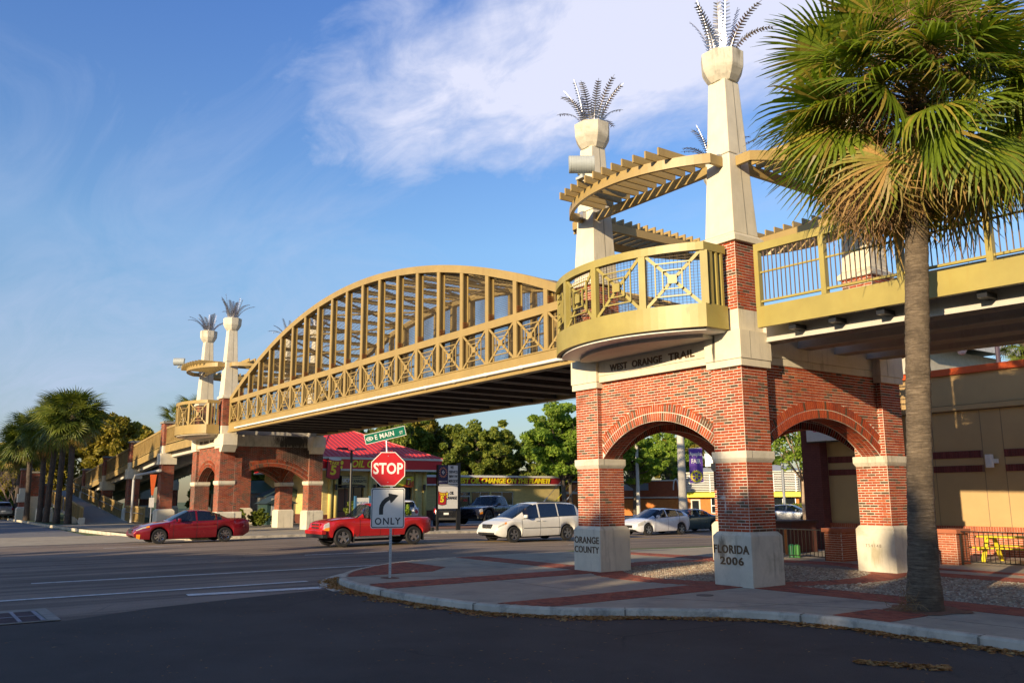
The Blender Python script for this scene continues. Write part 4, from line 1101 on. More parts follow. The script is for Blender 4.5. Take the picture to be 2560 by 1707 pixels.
# ================================================================= elevated walkway to the right of the near tower
W = thing('elevated_walkway', 'elevated yellowed steel and concrete walkway running right from the near tower behind the palm', 'walkway', (.17, 0, 5.7))
wz = lambda x: -.022 * (x - .17)
def slope_box(mb, x0, x1, y0, y1, z0, z1, f):
    a, b = f(x0), f(x1)
    return mb.add([(x0, y0, z0 + a), (x1, y0, z0 + b), (x1, y1, z0 + b), (x0, y1, z0 + a), (x0, y0, z1 + a), (x1, y0, z1 + b), (x1, y1, z1 + b), (x0, y1, z1 + a)], MB.BOXF)
XE = 24.0
M_BAL = mat('dark_brown_baluster', (.15, .095, .06), .5, var=.2)  # darker brown than the rails
for y0, y1, M in ((.42, .55, M_YEL), (TY - .55, TY - .42, M_TAN)):
    obj('fascia', slope_box(MB(), .17, XE, y0, y1, 5.72, 6.20, wz), M, W)
    obj('top_rail', slope_box(MB(), .17, XE, y0, y1, 7.50, 7.68, wz), M, W)
    obj('middle_rail', slope_box(MB(), .25, XE, y0 + .05, y0 + .09, 6.98, 7.02, wz), M, W)
    obj('bottom_rail', slope_box(MB(), .25, XE, y0 + .03, y0 + .10, 6.29, 6.34, wz), M, W)
    k = 0; x = .17
    while x < XE:
        obj('post', MB().box(x, x + .12, y0 - .005, y1, 6.20 + wz(x), 7.50 + wz(x)), M, W)
        if y0 < 1 or x < 14:
            for q in range(1, 14):
                xb = x + .12 + q * (1.71 - .12) / 14
                obj('baluster', MB().box(xb - .009, xb + .009, y0 + .045, y0 + .065, 6.34 + wz(xb), 7.50 + wz(xb)), M_BAL, W)
        x += 1.71
obj('deck', slope_box(MB(), .17, XE, .55, TY - .55, 5.90, 6.10, wz), M_DECK, W)
for y in (.95, 2.40, 3.90, 5.30):
    obj('precast_beam', slope_box(slope_box(MB(), -.22, XE, y, y + .42, 5.46, 5.90, wz), -.22, XE, y - .03, y + .45, 5.46, 5.50, wz), M_BEAM, W)
hg = MB()
for x in (.9, 1.9, 3.0, 5.0, 7.0): hg.box(x, x + .18, .56, .95, 5.60 + wz(x), 5.70 + wz(x))
obj('hanger_bracket', hg, M_BLACK, W)
# pier further right (outside the frame) that carries it
solo('walkway_pier', MB().box(20, 21, .4, 6.2, -.2, 5.3), M_CREAM, 'cream concrete pier carrying the far right end of the elevated walkway', 'pier')

# ================================================================= ramp on the far side
Rm = thing('trail_ramp', 'long tan railed ramp climbing to the distant tower between brick piers', 'ramp', (-62, 0, 0))
fz = lambda x: 5.74 + .078 * (x + 53.6) if x < -53.6 else 5.74 + .02 * (x + 53.6)     # top of fascia of the upper run
def seg(mb, x0, x1, y0, y1, a0, a1, f): return slope_box(mb, x0, x1, y0, y1, a0, a1, f)
PX = [-53.6, -64.3, -75.0, -85.7, -96.4]
M_TAN2 = mat('aged_tan_rail', (.34, .235, .085), .6, var=.22, vscale=2.2, streak=.8, streak_col=(.14, .09, .03), spots=.5, spot_col=(.20, .14, .05))
edges = [FX - TX + .0] + PX
for i in range(len(edges) - 1):
    x1, x0 = edges[i] - (.0 if i == 0 else .45), edges[i + 1] + .45
    for y in (.42, TY - .50):
        obj('fascia', seg(MB(), x0, x1, y, y + .10, -.54, 0, fz), M_TAN2, Rm)
        obj('top_rail', seg(MB(), x0, x1, y, y + .10, 1.18, 1.33, fz), M_TAN2, Rm)
        obj('bottom_rail', seg(MB(), x0, x1, y + .02, y + .08, .08, .13, fz), M_TAN2, Rm)
        bal = MB(); n = int((x1 - x0) / .13)
        for k in range(n + 1):
            x = lerp(x0, x1, k / n); w = .035 if k % 9 == 0 else .012; bal.box(x - w, x + w, y + .03, y + .06, .13 + fz(x), 1.18 + fz(x))
        obj('balusters', bal, M_TAN2, Rm, kind='stuff')
        obj('rail_mesh', seg(MB(), x0, x1, y + .068, y + .072, .13, 1.18, fz), M_TAN2, Rm)
    obj('deck', seg(MB(), x0 - .45, x1 + .45, .52, TY - .5, -.20, -.02, fz), M_DECK, Rm)
    for y in (.9, 3.0, 5.2): obj('beam', seg(MB(), x0, x1, y, y + .4, -.85, -.2, fz), M_BEAM, Rm)
# lower run, coming down towards the viewer on the near side
lz = lambda x: max(0.06, .06 + .083 * (-62.5 - x)) if x < -62.5 else .06
obj('lower_deck', seg(seg(MB(), -79, -62.5, -3.1, .18, -.25, 0, lz), -96, -79, -3.1, .18, -.25, 0, lz), M_DECK, Rm)
for (xa, xb) in ((-63.6, -56.9), (-74.4, -65.0), (-85.0, -75.6), (-95.5, -86.4)):
    obj('top_rail', seg(MB(), xa, xb, .10, .20, 1.12, 1.26, lz), M_TAN2, Rm)
    obj('bottom_rail', seg(MB(), xa, xb, .12, .18, .06, .12, lz), M_TAN2, Rm)
    bal = MB(); n = int((xb - xa) / .14)
    for k in range(n + 1):
        x = lerp(xa, xb, k / n); w = .04 if k % 10 == 0 else .012; bal.box(x - w, x + w, .13, .16, .1 + lz(x), 1.12 + lz(x))
    bal.add([(xa, .165, .1 + lz(xa)), (xb, .165, .1 + lz(xb)), (xb, .165, 1.12 + lz(xb)), (xa, .165, 1.12 + lz(xa))], [(0, 1, 2, 3)])
    obj('balusters', bal, M_TAN2, Rm, kind='stuff')
    obj('handrail', MB().bar((xa, .02, .75 + lz(xa)), (xb, .02, .75 + lz(xb)), .05, .04), M_GALV, Rm)
for (xa, xb) in ((-72, -62.3), (-83, -73), (-95, -84)):
    obj('top_rail', seg(MB(), xa, xb, -3.25, -3.15, 1.12, 1.26, lz), M_TAN2, Rm)
    bal = MB(); n = int((xb - xa) / .14)
    for k in range(n + 1):
        x = lerp(xa, xb, k / n); w = .05 if k % 10 == 0 else .013; bal.box(x - w, x + w, -3.22, -3.18, .1 + lz(x), 1.12 + lz(x))
    bal.add([(xa, -3.2, .1 + lz(xa)), (xb, -3.2, .1 + lz(xb)), (xb, -3.2, 1.12 + lz(xb)), (xa, -3.2, 1.12 + lz(xa))], [(0, 1, 2, 3)])
    obj('balusters', bal, M_TAN2, Rm, kind='stuff')
for x in (-62.4, -66, -69.6): obj('support_post', MB().box(x - .18, x + .18, -3.45, -3.05, -.3, .5 + lz(x) * .0), M_CREAM, Rm)
# brick piers: textured courses are real grooves of mortar between brick bands
def brick_pier(x, y, zt_, label, base=True, w=.45, z0=-.2, band=None):
    T = thing('brick_pier', label, 'brick pier', (x, y, z0), group='brick piers of the trail ramp')
    if base:
        mb = MB().box(x - w - .16, x + w + .16, y - w - .16, y + w + .16, z0, 1.05); mb.frustum((x, y), w + .16, w + .02, 1.05, 1.20); obj('plinth', mb, M_CREAM, T, bevel=.012)
    B = Bricks(); h = w; zb = 1.2 if base else z0
    bands = [(zb, (band or zt_ - 2.9) - .45), (band or zt_ - 2.9, zt_ - .16)] if band != 0 else [(zb, zt_ - .16)]
    if band != 0:
        q = band or zt_ - 2.9
        # cream collar: wide block below, narrow block above
        obj('collar_block', MB().box(x - w - .12, x + w + .12, y - w - .12, y + w + .12, q - 1.35, q - .55), M_CREAM, T, bevel=.012)
        obj('collar_block', MB().box(x - w + .02, x + w - .02, y - w + .02, y + w - .02, q - .55, q), M_CREAM, T, bevel=.012)
        bands = [(zb, q - 1.35), (q, zt_ - .16)]
    for a, b in bands:
        if b - a < .1: continue
        obj('core', MB().box(x - h + .01, x + h - .01, y - h + .01, y + h - .01, a, b), M_MORTARF, T)
        B.face((x - h + .01, y - h + .01, 0), (1, 0, 0), (0, -1, 0), 2 * h - .02, a, b); B.face((x + h - .01, y - h + .01, 0), (0, 1, 0), (1, 0, 0), 2 * h - .02, a, b, phase=1)
    B.build(T)
    obj('cap', MB().box(x - w - .08, x + w + .08, y - w - .08, y + w + .08, zt_ - .16, zt_), mat('weathered_cap', (.24, .22, .18), .9, var=.2), T, bevel=.01)
    return T
names = ['first', 'second', 'third', 'fourth', 'fifth']
for i, x in enumerate(PX[:4]):
    zt_ = fz(x) + 1.75
    brick_pier(x, .70, zt_, '%s brick pier of the ramp to the left of the distant tower' % names[i], band=fz(x) - .02)
    brick_pier(x, TY - .2, zt_, '%s brick pier on the far side of the ramp, mostly hidden' % names[i], band=fz(x) - .02)
for (x, y, zt_, lab, bd) in ((-84.5, -5.0, 4.9, 'leftmost brick pier behind the palm trunks', 3.0), (-80.5, -4.7, 4.5, 'brick pier second from the left behind the palm trunks', 2.2), (-74.3, -4.4, 3.3, 'short brick pier with a white foot between the palm trunks', 1.0)):
    brick_pier(x, y, zt_, lab, band=bd)
pi = MB().tube([(-60.2, -.1, .1), (-60.2, -.1, 3.4), (-59.7, -.1, 3.7), (-52, -.1, 3.9)], .10, 10)
solo('drain_pipe', pi, mat('grey_pipe', (.40, .40, .38), .6), 'grey white elbow drain pipe between the first and second ramp pier', 'pipe')
# ================================================================= plants
M_BARK = mat('tree_bark', (.11, .085, .06), .95, var=.35, vscale=6, bump=.8, bscale=25)
M_BARK_PALE = mat('pale_bark', (.34, .24, .16), .9, var=.25, vscale=5, bump=.5, bscale=25)
def leafmat(n, a, b, c, tr=.38): return mat_tone(n, [(0, a), (.45, b), (1, c)], .6, 0, trans=tr, patch=(.35, .35, tuple(x * .7 for x in a)))
M_OAK = leafmat('oak_leaves', (0.087, 0.123, 0.020), (0.167, 0.217, 0.032), (0.290, 0.304, 0.043))
M_BRIGHT = leafmat('spring_leaves', (0.115, 0.203, 0.024), (0.203, 0.311, 0.035), (0.311, 0.392, 0.047))
M_OLIVE = leafmat('olive_leaves', (0.169, 0.156, 0.023), (0.273, 0.227, 0.031), (0.377, 0.286, 0.042))
M_DARKL = leafmat('dark_leaves', (0.056, 0.080, 0.019), (0.096, 0.128, 0.026), (0.160, 0.176, 0.032))
M_PALM = mat_tone('palm_leaf', [(0, (.085, .135, .012)), (.35, (.14, .20, .016)), (.68, (.19, .24, .020)), (.80, (.34, .28, .04)), (.90, (.34, .24, .05)), (1, (.06, .10, .012))], .42, 0, trans=.38, spec=.5)
M_PALMDRY = mat_tone('dry_palm_leaf', [(0, (.46, .28, .09)), (.5, (.36, .24, .08)), (.8, (.25, .24, .04)), (1, (.52, .38, .19))], .7, 0, trans=.25)
def crown_mesh(name, m, n=9000, seed=1, leaf=.22, lumps=24, flat=.8, droop=0.0):
    """foliage in uneven clumps in the unit sphere (scaled by the object)"""
    g = np.random.default_rng(seed)
    L = []
    while len(L) < lumps:
        p = g.uniform(-1, 1, 3)
        if np.linalg.norm(p) < .78 and p[2] > -.75: L.append(p)
    L = np.array(L); rad = g.uniform(.26, .46, lumps); wgt = rad ** 2; wgt /= wgt.sum()
    sub = []
    for q in range(lumps):
        for _ in range(7):
            d = g.normal(size=3); d /= np.linalg.norm(d); sub.append((L[q] + d * rad[q] * g.uniform(.55, 1.0), rad[q] * g.uniform(.25, .42)))
    idx = g.integers(0, len(sub), n)
    C = np.array([s_[0] for s_ in sub])[idx]; rr = np.array([s_[1] for s_ in sub])[idx]
    d = g.normal(size=(n, 3)); d /= np.linalg.norm(d, axis=1)[:, None]
    c = C + d * (rr * g.uniform(.35, 1.0, n) ** .6)[:, None]; c[:, 2] *= flat
    c[:, 2] -= droop * g.random(n) * rr
    nn = d * .8 + g.normal(size=(n, 3)) * .8; nn /= np.linalg.norm(nn, axis=1)[:, None]
    t = np.cross(nn, g.normal(size=(n, 3))); t /= np.linalg.norm(t, axis=1)[:, None]; b = np.cross(nn, t)
    s = (leaf * g.uniform(.5, 1.2, n))[:, None]
    v = np.empty((n, 4, 3)); v[:, 0] = c - t * s; v[:, 1] = c + b * s * .5; v[:, 2] = c + t * s; v[:, 3] = c - b * s * .5
    me = bpy.data.meshes.new(name); me.vertices.add(n * 4); me.vertices.foreach_set('co', v.reshape(-1))
    me.loops.add(n * 4); me.loops.foreach_set('vertex_index', np.arange(n * 4, dtype=np.int32)); me.polygons.add(n)
    me.polygons.foreach_set('loop_start', np.arange(0, n * 4, 4, dtype=np.int32)); me.polygons.foreach_set('loop_total', np.full(n, 4, dtype=np.int32))
    a = me.attributes.new('tone', 'FLOAT', 'FACE'); a.data.foreach_set('value', (g.random(n) * .97).astype(np.float32)); me.materials.append(m); me.update(); me.validate()
    return me, L, rad
def trunk_mesh(name, m, L, seed, flat=.8, bend=0.0, tr=.045):
    """trunk from z=-1.9 up into the crown with limbs to each clump (unit crown space)"""
    rnd = random.Random(seed); mb = MB()
    P = [(0, 0, -2.0), (bend * .3, .02, -1.5), (bend * .8, 0, -1.0), (bend, .03, -.55), (bend * .8, 0, -.1), (bend * .5, 0, .3)]
    mb.tube(P, [tr * 1.5, tr * 1.05, tr * .9, tr * .75, tr * .5, tr * .2], 9)
    for q, p in enumerate(L):
        s = Vector(P[2 + q % 3]); e = Vector((p[0], p[1], p[2] * flat)); mid = s.lerp(e, .5) + Vector((rnd.uniform(-.06, .06), rnd.uniform(-.06, .06), rnd.uniform(-.1, .02)))
        mb.tube([s, mid, e], [tr * .5, tr * .32, tr * .10], 6)
        for _ in range(3):
            e2 = e + Vector((rnd.uniform(-.3, .3), rnd.uniform(-.3, .3), rnd.uniform(-.05, .25))); mb.tube([mid.lerp(e, .6), e2], [tr * .16, tr * .04], 4)
    return mb.mesh(name, m, smooth=True)
CR = {}
for key, m, n, leaf, seed, bark, bend in (('oak', M_OAK, 26000, .048, 3, M_BARK, .1), ('oak2', M_OAK, 26000, .05, 8, M_BARK, -.12), ('bright', M_BRIGHT, 28000, .044, 5, M_BARK, .06), ('olive', M_OLIVE, 22000, .05, 12, M_BARK, .15), ('dark', M_DARKL, 18000, .065, 21, M_BARK, 0), ('light', M_BRIGHT, 5200, .045, 33, M_BARK_PALE, .35), ('bush', M_OAK, 6500, .10, 41, M_BARK, 0), ('bushb', M_BRIGHT, 4500, .10, 42, M_BARK, 0)):
    cm, L, rad = crown_mesh('crown_' + key, m, n, seed, leaf); tm = trunk_mesh('trunk_' + key, bark, L, seed, bend=bend, tr=.05 if key != 'light' else .035); CR[key] = (cm, tm)
def tree(kind, x, y, z0, ztop, r, label, name='oak_tree', cat='tree', group='trees beyond the road', rot=None, rz=None, trunkvis=True):
    rz = rz or r * .8; T = thing(name, label, cat, (x, y, z0), group=group)
    cz = ztop - z0 - rz * .85; cm, tm = CR[kind]
    a = random.random() * 6.28 if rot is None else rot
    c = put('crown', cm, T, (0, 0, cz)); c.scale = (r, r * random.uniform(.9, 1.1), rz / .8 * .92); c.rotation_euler = (0, 0, a)
    t = put('trunk', tm, T, (0, 0, cz)); t.scale = (r, r, max(.3, cz / 1.9)); t.rotation_euler = (0, 0, a)
    # limbs must stay inside the crown: scale their upper half with it
    t.scale = (r, r, (cz + .2) / 2.0)
    return T
def tr_list(L_):
    for q in L_: tree(*q[:6], q[6], **(q[7] if len(q) > 7 else {}))
# behind the oil change buildings
tr_list([
 ('oak', -66, 21, -.1, 8.9, 5.5, 'dark green tree just right of the street name sign, behind the red roof'),
 ('oak2', -63, 26, -.1, 9.4, 4.8, 'yellow topped tree rising behind the right slope of the red roof'),
 ('olive', -69, 30, -.1, 11.2, 5.2, 'tallest yellow green tree behind the long yellow building'),
 ('oak', -62, 33, -.1, 9.2, 4.5, 'round dark tree above the words OIL CHANGE on the long building'),
 ('oak2', -66, 37, -.1, 9.6, 5.2, 'dense tree behind the middle of the long yellow building'),
 ('dark', -70, 24, -.1, 8.8, 6, 'dark tree mass far behind the red roof'),
 ('dark', -72, 36, -.1, 9.2, 6.5, 'dark tree mass far behind the long yellow building'),
 ('olive', -60, 16, -.1, 8.2, 4.2, 'yellowish tree hidden behind the red roof peak'),
 ('oak', -60, 39.5, -.1, 7.6, 4.0, 'small tree at the right end of the long yellow building'),
 ('bright', -47.5, 33.0, -.2, 9.6, 4.2, 'bright spring green tree left of the near tower, in front of the long building end'),
 ('bright', -52, 37.6, -.2, 8.8, 3.6, 'bright green tree partly hidden by the left pier of the near tower'),
])
tr_list([
 ('bright', -50, 44, -.3, 8.0, 3.6, 'bright green tree filling the left side of the front arch'),
 ('bright', -58, 57, -.3, 8.6, 4.5, 'leafy green tree over the restaurant roof in the front arch'),
 ('olive', -66, 66, -.3, 9.2, 5, 'olive tree behind the restaurant, centre of the front arch'),
 ('oak', -60, 74, -.3, 10.5, 5.2, 'dark topped tree right of the lamp pole in the front arch'),
 ('oak2', -70, 54, -.3, 9.0, 5.5, 'dark tree behind the restaurant at the left of the front arch'),
 ('olive', -52, 82, -.3, 9.0, 5, 'tree behind the rooftop unit of the restaurant'),
 ('light', -29.5, 42.5, -.3, 8.8, 3.6, 'slender leaning tree with pale pinkish trunk and sparse leaves in the right arch', dict(name='crape_myrtle', rot=2.2)),
 ('bright', -30, 58, -.3, 6.5, 4.6, 'full green tree low behind the pale trunked one in the right arch'),
 ('bright', -38, 68, -.3, 8.2, 5.2, 'yellow green tree mass at the back of the right arch'),
 ('oak', -22, 62, -.3, 7.5, 4.6, 'green tree beside the dark brick corner in the right arch'),
])
# behind the far ramp and along the left
tr_list([
 ('olive', -103, 5, 0, 12.4, 6.2, 'golden olive tree right of the row of palms above the ramp'),
 ('olive', -112, 11, 0, 11.6, 6.5, 'golden tree behind the ramp piers'),
 ('olive', -96, 9, 0, 9.4, 4.6, 'low golden tree behind the third ramp pier'),
 ('olive', -118, 1, 0, 8.6, 5.5, 'golden leafed tree behind the palm trunks'),
 ('olive', -128, -5, 0, 9.4, 6, 'orange tinged tree at the far left behind the parked cars'),
 ('dark', -140, -14, 0, 8.8, 7, 'dark tree mass at the left edge of the picture'),
 ('oak', -150, 2, 0, 9, 8, 'distant green tree at the left horizon'),
 ('dark', -105, 22, 0, 7.6, 7, 'dark tree seen under the ramp'),
 ('dark', -84, 24, 0, 7.2, 5.5, 'dark tree seen under the distant tower'),
 ('bright', -64, 9.2, 0, 6.4, 2.2, 'bright leafed young tree seen through the arch of the distant tower'),
 ('oak', -78, 15, 0, 6.4, 4.2, 'tree behind the sheds, seen through the distant arch'),
])
# unseen oak rows, put in across the side street to shade ramp and crossing
for k, x in enumerate((-93, -83, -73, -63, -54, -45)):
    tree('oak2' if k % 2 else 'oak', x, -36 + 2 * (k % 2), -.1, (17.2, 16.4, 17.5, 16.8, 16.0, 14.5)[k], 5.0, 'street oak number %s across the side street that dapples the far ramp' % 'one two three four five six'.split()[k], group='street oaks across the side street', rz=6.4)
for k, (x, zt_) in enumerate(((-12.5, 9.8), (-8, 11.4), (-3.5, 13.0), (0.5, 14.6), (5.5, 14.6), (10, 15.0), (15, 15.5), (20, 15.8), (25.5, 15.4), (31, 15.8), (37, 15.4), (44, 16))):  # unseen row; tops set so its shade reaches the crossing
    tree('oak' if k % 2 else 'oak2', x, -50 + random.uniform(-1, 1), -.1, zt_, 4.2, 'street oak number %s from the main road in the row behind the viewer' % ('one two three four five six seven eight nine ten eleven twelve'.split()[k]), group='street oaks behind the viewer', rz=5.2)
# bare shrub tree
def bare_tree(x, y, h, label):
    T = thing('bare_tree', label, 'tree', (x, y, 0)); rnd = random.Random(5); mb = MB()
    def br(p, d, L, r, lev):
        e = p + d * L; mb.tube([p, p.lerp(e, .5) + Vector((rnd.uniform(-.05, .05), rnd.uniform(-.05, .05), 0)) * L, e], [r, r * .8, r * .6], 5 if lev < 3 else 3, cap=False)
        if lev > 5: return
        for _ in range(3 if lev < 3 else 3):
            dd = (d + Vector((rnd.uniform(-.6, .6), rnd.uniform(-.6, .6), rnd.uniform(-.15, .35)))).normalized(); br(e, dd, L * rnd.uniform(.62, .82), r * .55, lev + 1)
    for a in range(6): br(Vector((x, y, 0)), Vector((math.cos(a) * .45, math.sin(a) * .45, 1)).normalized(), h * .30, .10, 1)
    obj('branches', mb, mat('grey_twigs', (.22, .16, .13), .9, var=.3), T); return T
bare_tree(-97, -4.6, 5.6, 'leafless grey shrub tree beside the parked cars at the far left')
def bush(x, y, z, r, rz, label, kind='bush', name='shrub', group='shrubs by the far pavement'):
    T = thing(name, label, 'shrub', (x, y, z), group=group); c = put('foliage', CR[kind][0], T, (0, 0, rz * .8)); c.scale = (r, r, rz * 1.3); c.rotation_euler = (0, 0, random.random() * 6)
    mb = MB()
    for k in range(5): mb.tube([(x, y, z), (x + math.cos(k * 1.3) * r * .4, y + math.sin(k * 1.3) * r * .4, z + rz)], [.03, .01], 5)
    obj('stems', mb, M_BARK, T); return T
for (x, y, r, h, lab, kd) in ((-38.4, 8.6, .9, .85, 'clipped dark shrub right of the right far pier', 'bush'), (-38.2, 9.9, .9, .80, 'second clipped dark shrub beside the far pier', 'bush'), (-37.6, 11.2, 1.05, .95, 'loose lighter green shrub in front of the blue framed notice board', 'bushb'),
    (-47.5, 4.2, .8, .6, 'dark shrub seen through the arch of the distant tower, left', 'bush'), (-47.5, 5.6, .8, .6, 'dark shrub beside the inner far pier', 'bush'), (-47, 7.0, .9, .55, 'low light green shrub beside the inner far pier', 'bushb')):
    bush(x, y, .08, r, h, lab, kd)
for k in range(7): bush(-41.0 + k * 1.3, 53.0, -.3, 1.1, .75, 'clipped hedge plant %s of the hedge row in the right arch' % ('one two three four five six seven'.split()[k]), 'bush', 'hedge', 'hedge row in the right arch')

# ---------------------------------------------------------------- fan palms
def fan_frond(name, m, seed, L=1.15, petiole=1.25, droop=.8, segs=46, wid=.026, tip=.9, m_per=5, spread=2.35, twist=.25):
    """cabbage palm leaf: arching stalk and a folded fan whose tips hang"""
    rnd = random.Random(seed); mb = MB(); P = []; p = Vector((0, 0, 0)); a = .0; N = 6
    for k in range(N + 1):
        P.append(p.copy()); p = p + Vector((math.cos(a), 0, math.sin(a))) * (petiole / N); a -= .42 * droop / N * 1.6
    mb.tube(P, [.022 - .010 * k / N for k in range(N + 1)], 4, cap=False, tone=.25)
    o = P[-1]; ax = (P[-1] - P[-2]).normalized(); side = Vector((0, 1, 0)); up = side.cross(ax) * -1
    if up.z < 0: up = -up
    for i in range(segs):
        t = (i + .5) / segs * 2 - 1; th = t * spread / 1.0; d = ax * math.cos(th) + side * math.sin(th)
        d = (d + up * (.20 * (1 - abs(t)) - twist * abs(t))).normalized()
        ln = L * (1 - .32 * abs(t) ** 2) * rnd.uniform(.88, 1.08); q = o.copy(); w = wid * rnd.uniform(.8, 1.2); pts = []; dd = d.copy(); n = m_per
        hang = rnd.uniform(.8, 1.5) * tip
        s0 = (side * math.cos(th) - ax * math.sin(th)); tone = (.10 + rnd.random() * .55) if rnd.random() < .93 else .86
        A = []; Bq = []
        for k in range(n + 1):
            f = k / n; ww = w * (math.sin(min(1, f * 1.6 + .12) * math.pi / 2)) * (1 - max(0, f - .42) / .58 * .93)
            A.append(q - s0 * ww + up * ww * .35 * (1 if i % 2 else -1)); Bq.append(q + s0 * ww)
            dd = (dd + Vector((0, 0, -1)) * (hang * (f ** 1.6) * .62)).normalized(); q = q + dd * (ln / n)
        mb.strip(A, Bq, tone)
    return mb.mesh(name, m)
FR = [fan_frond('frond_green_%d' % k, M_PALM, k, droop=.5 + .35 * (k % 3), tip=.9 + .35 * (k % 4), L=(1.15, 1.3, 1.0)[k % 3], segs=(46, 38, 42)[k % 3], spread=(2.35, 1.9, 2.6)[k % 3], twist=(.25, .5, .1)[k % 3]) for k in range(9)]
FRD = [fan_frond('frond_dry_%d' % k, M_PALMDRY, 40 + k, L=1.0, petiole=1.1, droop=.9, tip=1.6, segs=34, wid=.020) for k in range(3)]
M_PALMFAR = mat_tone('far_palm_leaf', [(0, (.06, .09, .014)), (.5, (.11, .145, .018)), (.8, (.17, .18, .026)), (1, (.06, .085, .014))], .5, 0, trans=.2)
FRS = [fan_frond('frond_small_%d' % k, M_PALMFAR, 60 + k, L=1.15, petiole=1.1, droop=.8, segs=22, wid=.045, tip=1.0, m_per=3) for k in range(4)]
def fan_palm(x, y, z0, ztop, r, label, nf=60, big=False, lean=(0, 0), tw=(.33, .20), group=None, skirt=True, rnd_seed=1, name='fan_palm', greens=None, twist_m=None):
    rnd = random.Random(rnd_seed); T = thing(name, label, 'palm tree', (x, y, z0), group=group)
    hc = ztop - z0; top = Vector((x + lean[0], y + lean[1], ztop)); mb = MB(); n = 150 if big else 26; P = []; W_ = []
    for k in range(n + 1):
        f = k / n; P.append((x + lean[0] * f ** 1.3, y + lean[1] * f ** 1.3, z0 - .1 + (hc + .1) * f)); w = lerp(tw[1] * 1.04, tw[1] * .94, f)
        w += (tw[0] - tw[1]) * math.exp(-f * 11); W_.append(w * (1 + rnd.uniform(-.03, .03) + (.035 * (k % 3) / 2 if big else 0)))
    mb.tube(P, W_, 20)
    obj('trunk', mb, M_PTRUNK if big else M_PTRUNK2, T, smooth=True)
    src = greens or (FR if big else FRS)
    for i in range(nf):
        f = (i + .5) / nf; az = i * 2.39996 + rnd.uniform(-.2, .2); el = lerp(1.35, -.85 if big else -1.15, f ** .80) + rnd.uniform(-.28, .28)
        dry = skirt and (f > .88 or (big and f > .6 and rnd.random() < .14))
        me = rnd.choice(FRD if dry else src); o = put('dry_frond' if dry else 'frond', me, T)
        s = r / 2.3 * rnd.uniform(.88, 1.10) * (.82 if el > 1.0 else 1.0)
        o.scale = (s, s, s); o.rotation_euler = (rnd.uniform(-.9, .9), -el, az)
        o.rotation_mode = 'XYZ'
        o.location = tuple(top - Vector((x, y, z0)) + Vector((math.cos(az) * .10, math.sin(az) * .10, -.75 * f + .25)))
    return T
def mat_palm_trunk(name, c0, c1, sc=1.0):
    m, nt, b = new_mat(name); p = _pos(nt, (3, 3, 26 * sc)); q = _pos(nt)
    rings = _noise(nt, p, 1.3, 6, .7, .6)
    c = _ramp(nt, rings, [(.28, tuple(x * .45 for x in c0)), (.45, c0), (.7, c1)]); c = _mix(nt, _ramp(nt, _noise(nt, q, 2.0, 6, .7), [(.45, (0, 0, 0)), (.62, (.7,) * 3)]), c, tuple(x * .5 for x in c0))
    nt.links.new(c, b.inputs['Base Color']); b.inputs['Roughness'].default_value = .95
    h = _math(nt, 'ADD', rings, _math(nt, 'MULTIPLY', _noise(nt, q, 40, 5, .7), .35)); _bump(nt, h, 1.0, .05, b); return m
M_PTRUNK = mat_palm_trunk('palm_trunk_bark', (.15, .11, .07), (.30, .23, .15)); M_PTRUNK2 = mat_palm_trunk('far_palm_bark', (.085, .065, .05), (.14, .105, .08))
BIGP = fan_palm(4.08, -.48, 0, 9.35, 3.0, 'big fan palm with ringed trunk and drooping yellow green crown, standing on the corner pavement', nf=100, big=True, lean=(.55, .30), tw=(.315, .205), rnd_seed=4)
# tangle of old flower stalks under the crown
def tangle(c, r, n, seed, dn=1.0):
    rnd = random.Random(seed); mb = MB()
    for _ in range(n):
        p = Vector(c) + Vector((rnd.gauss(0, .25), rnd.gauss(0, .25), rnd.gauss(0, .25))) * r; pts = [p]; d = Vector((rnd.gauss(0, 1), rnd.gauss(0, 1), rnd.gauss(-.2, .8))).normalized()
        for k in range(5):
            d = (d + Vector((rnd.gauss(0, .45), rnd.gauss(0, .45), rnd.gauss(-.25 * dn, .4)))).normalized(); p = p + d * r * .22; pts.append(p)
        mb.tube(pts, .0045, 3, cap=False, tone=rnd.random() * .9 + .05)
    return mb
M_STALK = mat_tone('dry_flower_stalk', [(0, (.30, .17, .07)), (.5, (.20, .11, .05)), (1, (.38, .25, .12))], .9, 0)
obj('flower_stalks', tangle((4.02, -.85, 7.75), .85, 1500, 3), M_STALK, BIGP, kind='stuff')
obj('flower_stalks', tangle((5.2, -.9, 9.9), .9, 700, 5, .2), M_STALK, BIGP, kind='stuff')
obj('flower_stalks', tangle((4.3, -1.3, 9.1), .8, 500, 6, .4), M_STALK, BIGP, kind='stuff')
obj('pit_litter', tangle((4.0, -.9, .05), .35, 60, 7, 0), M_STALK, BIGP, kind='stuff')
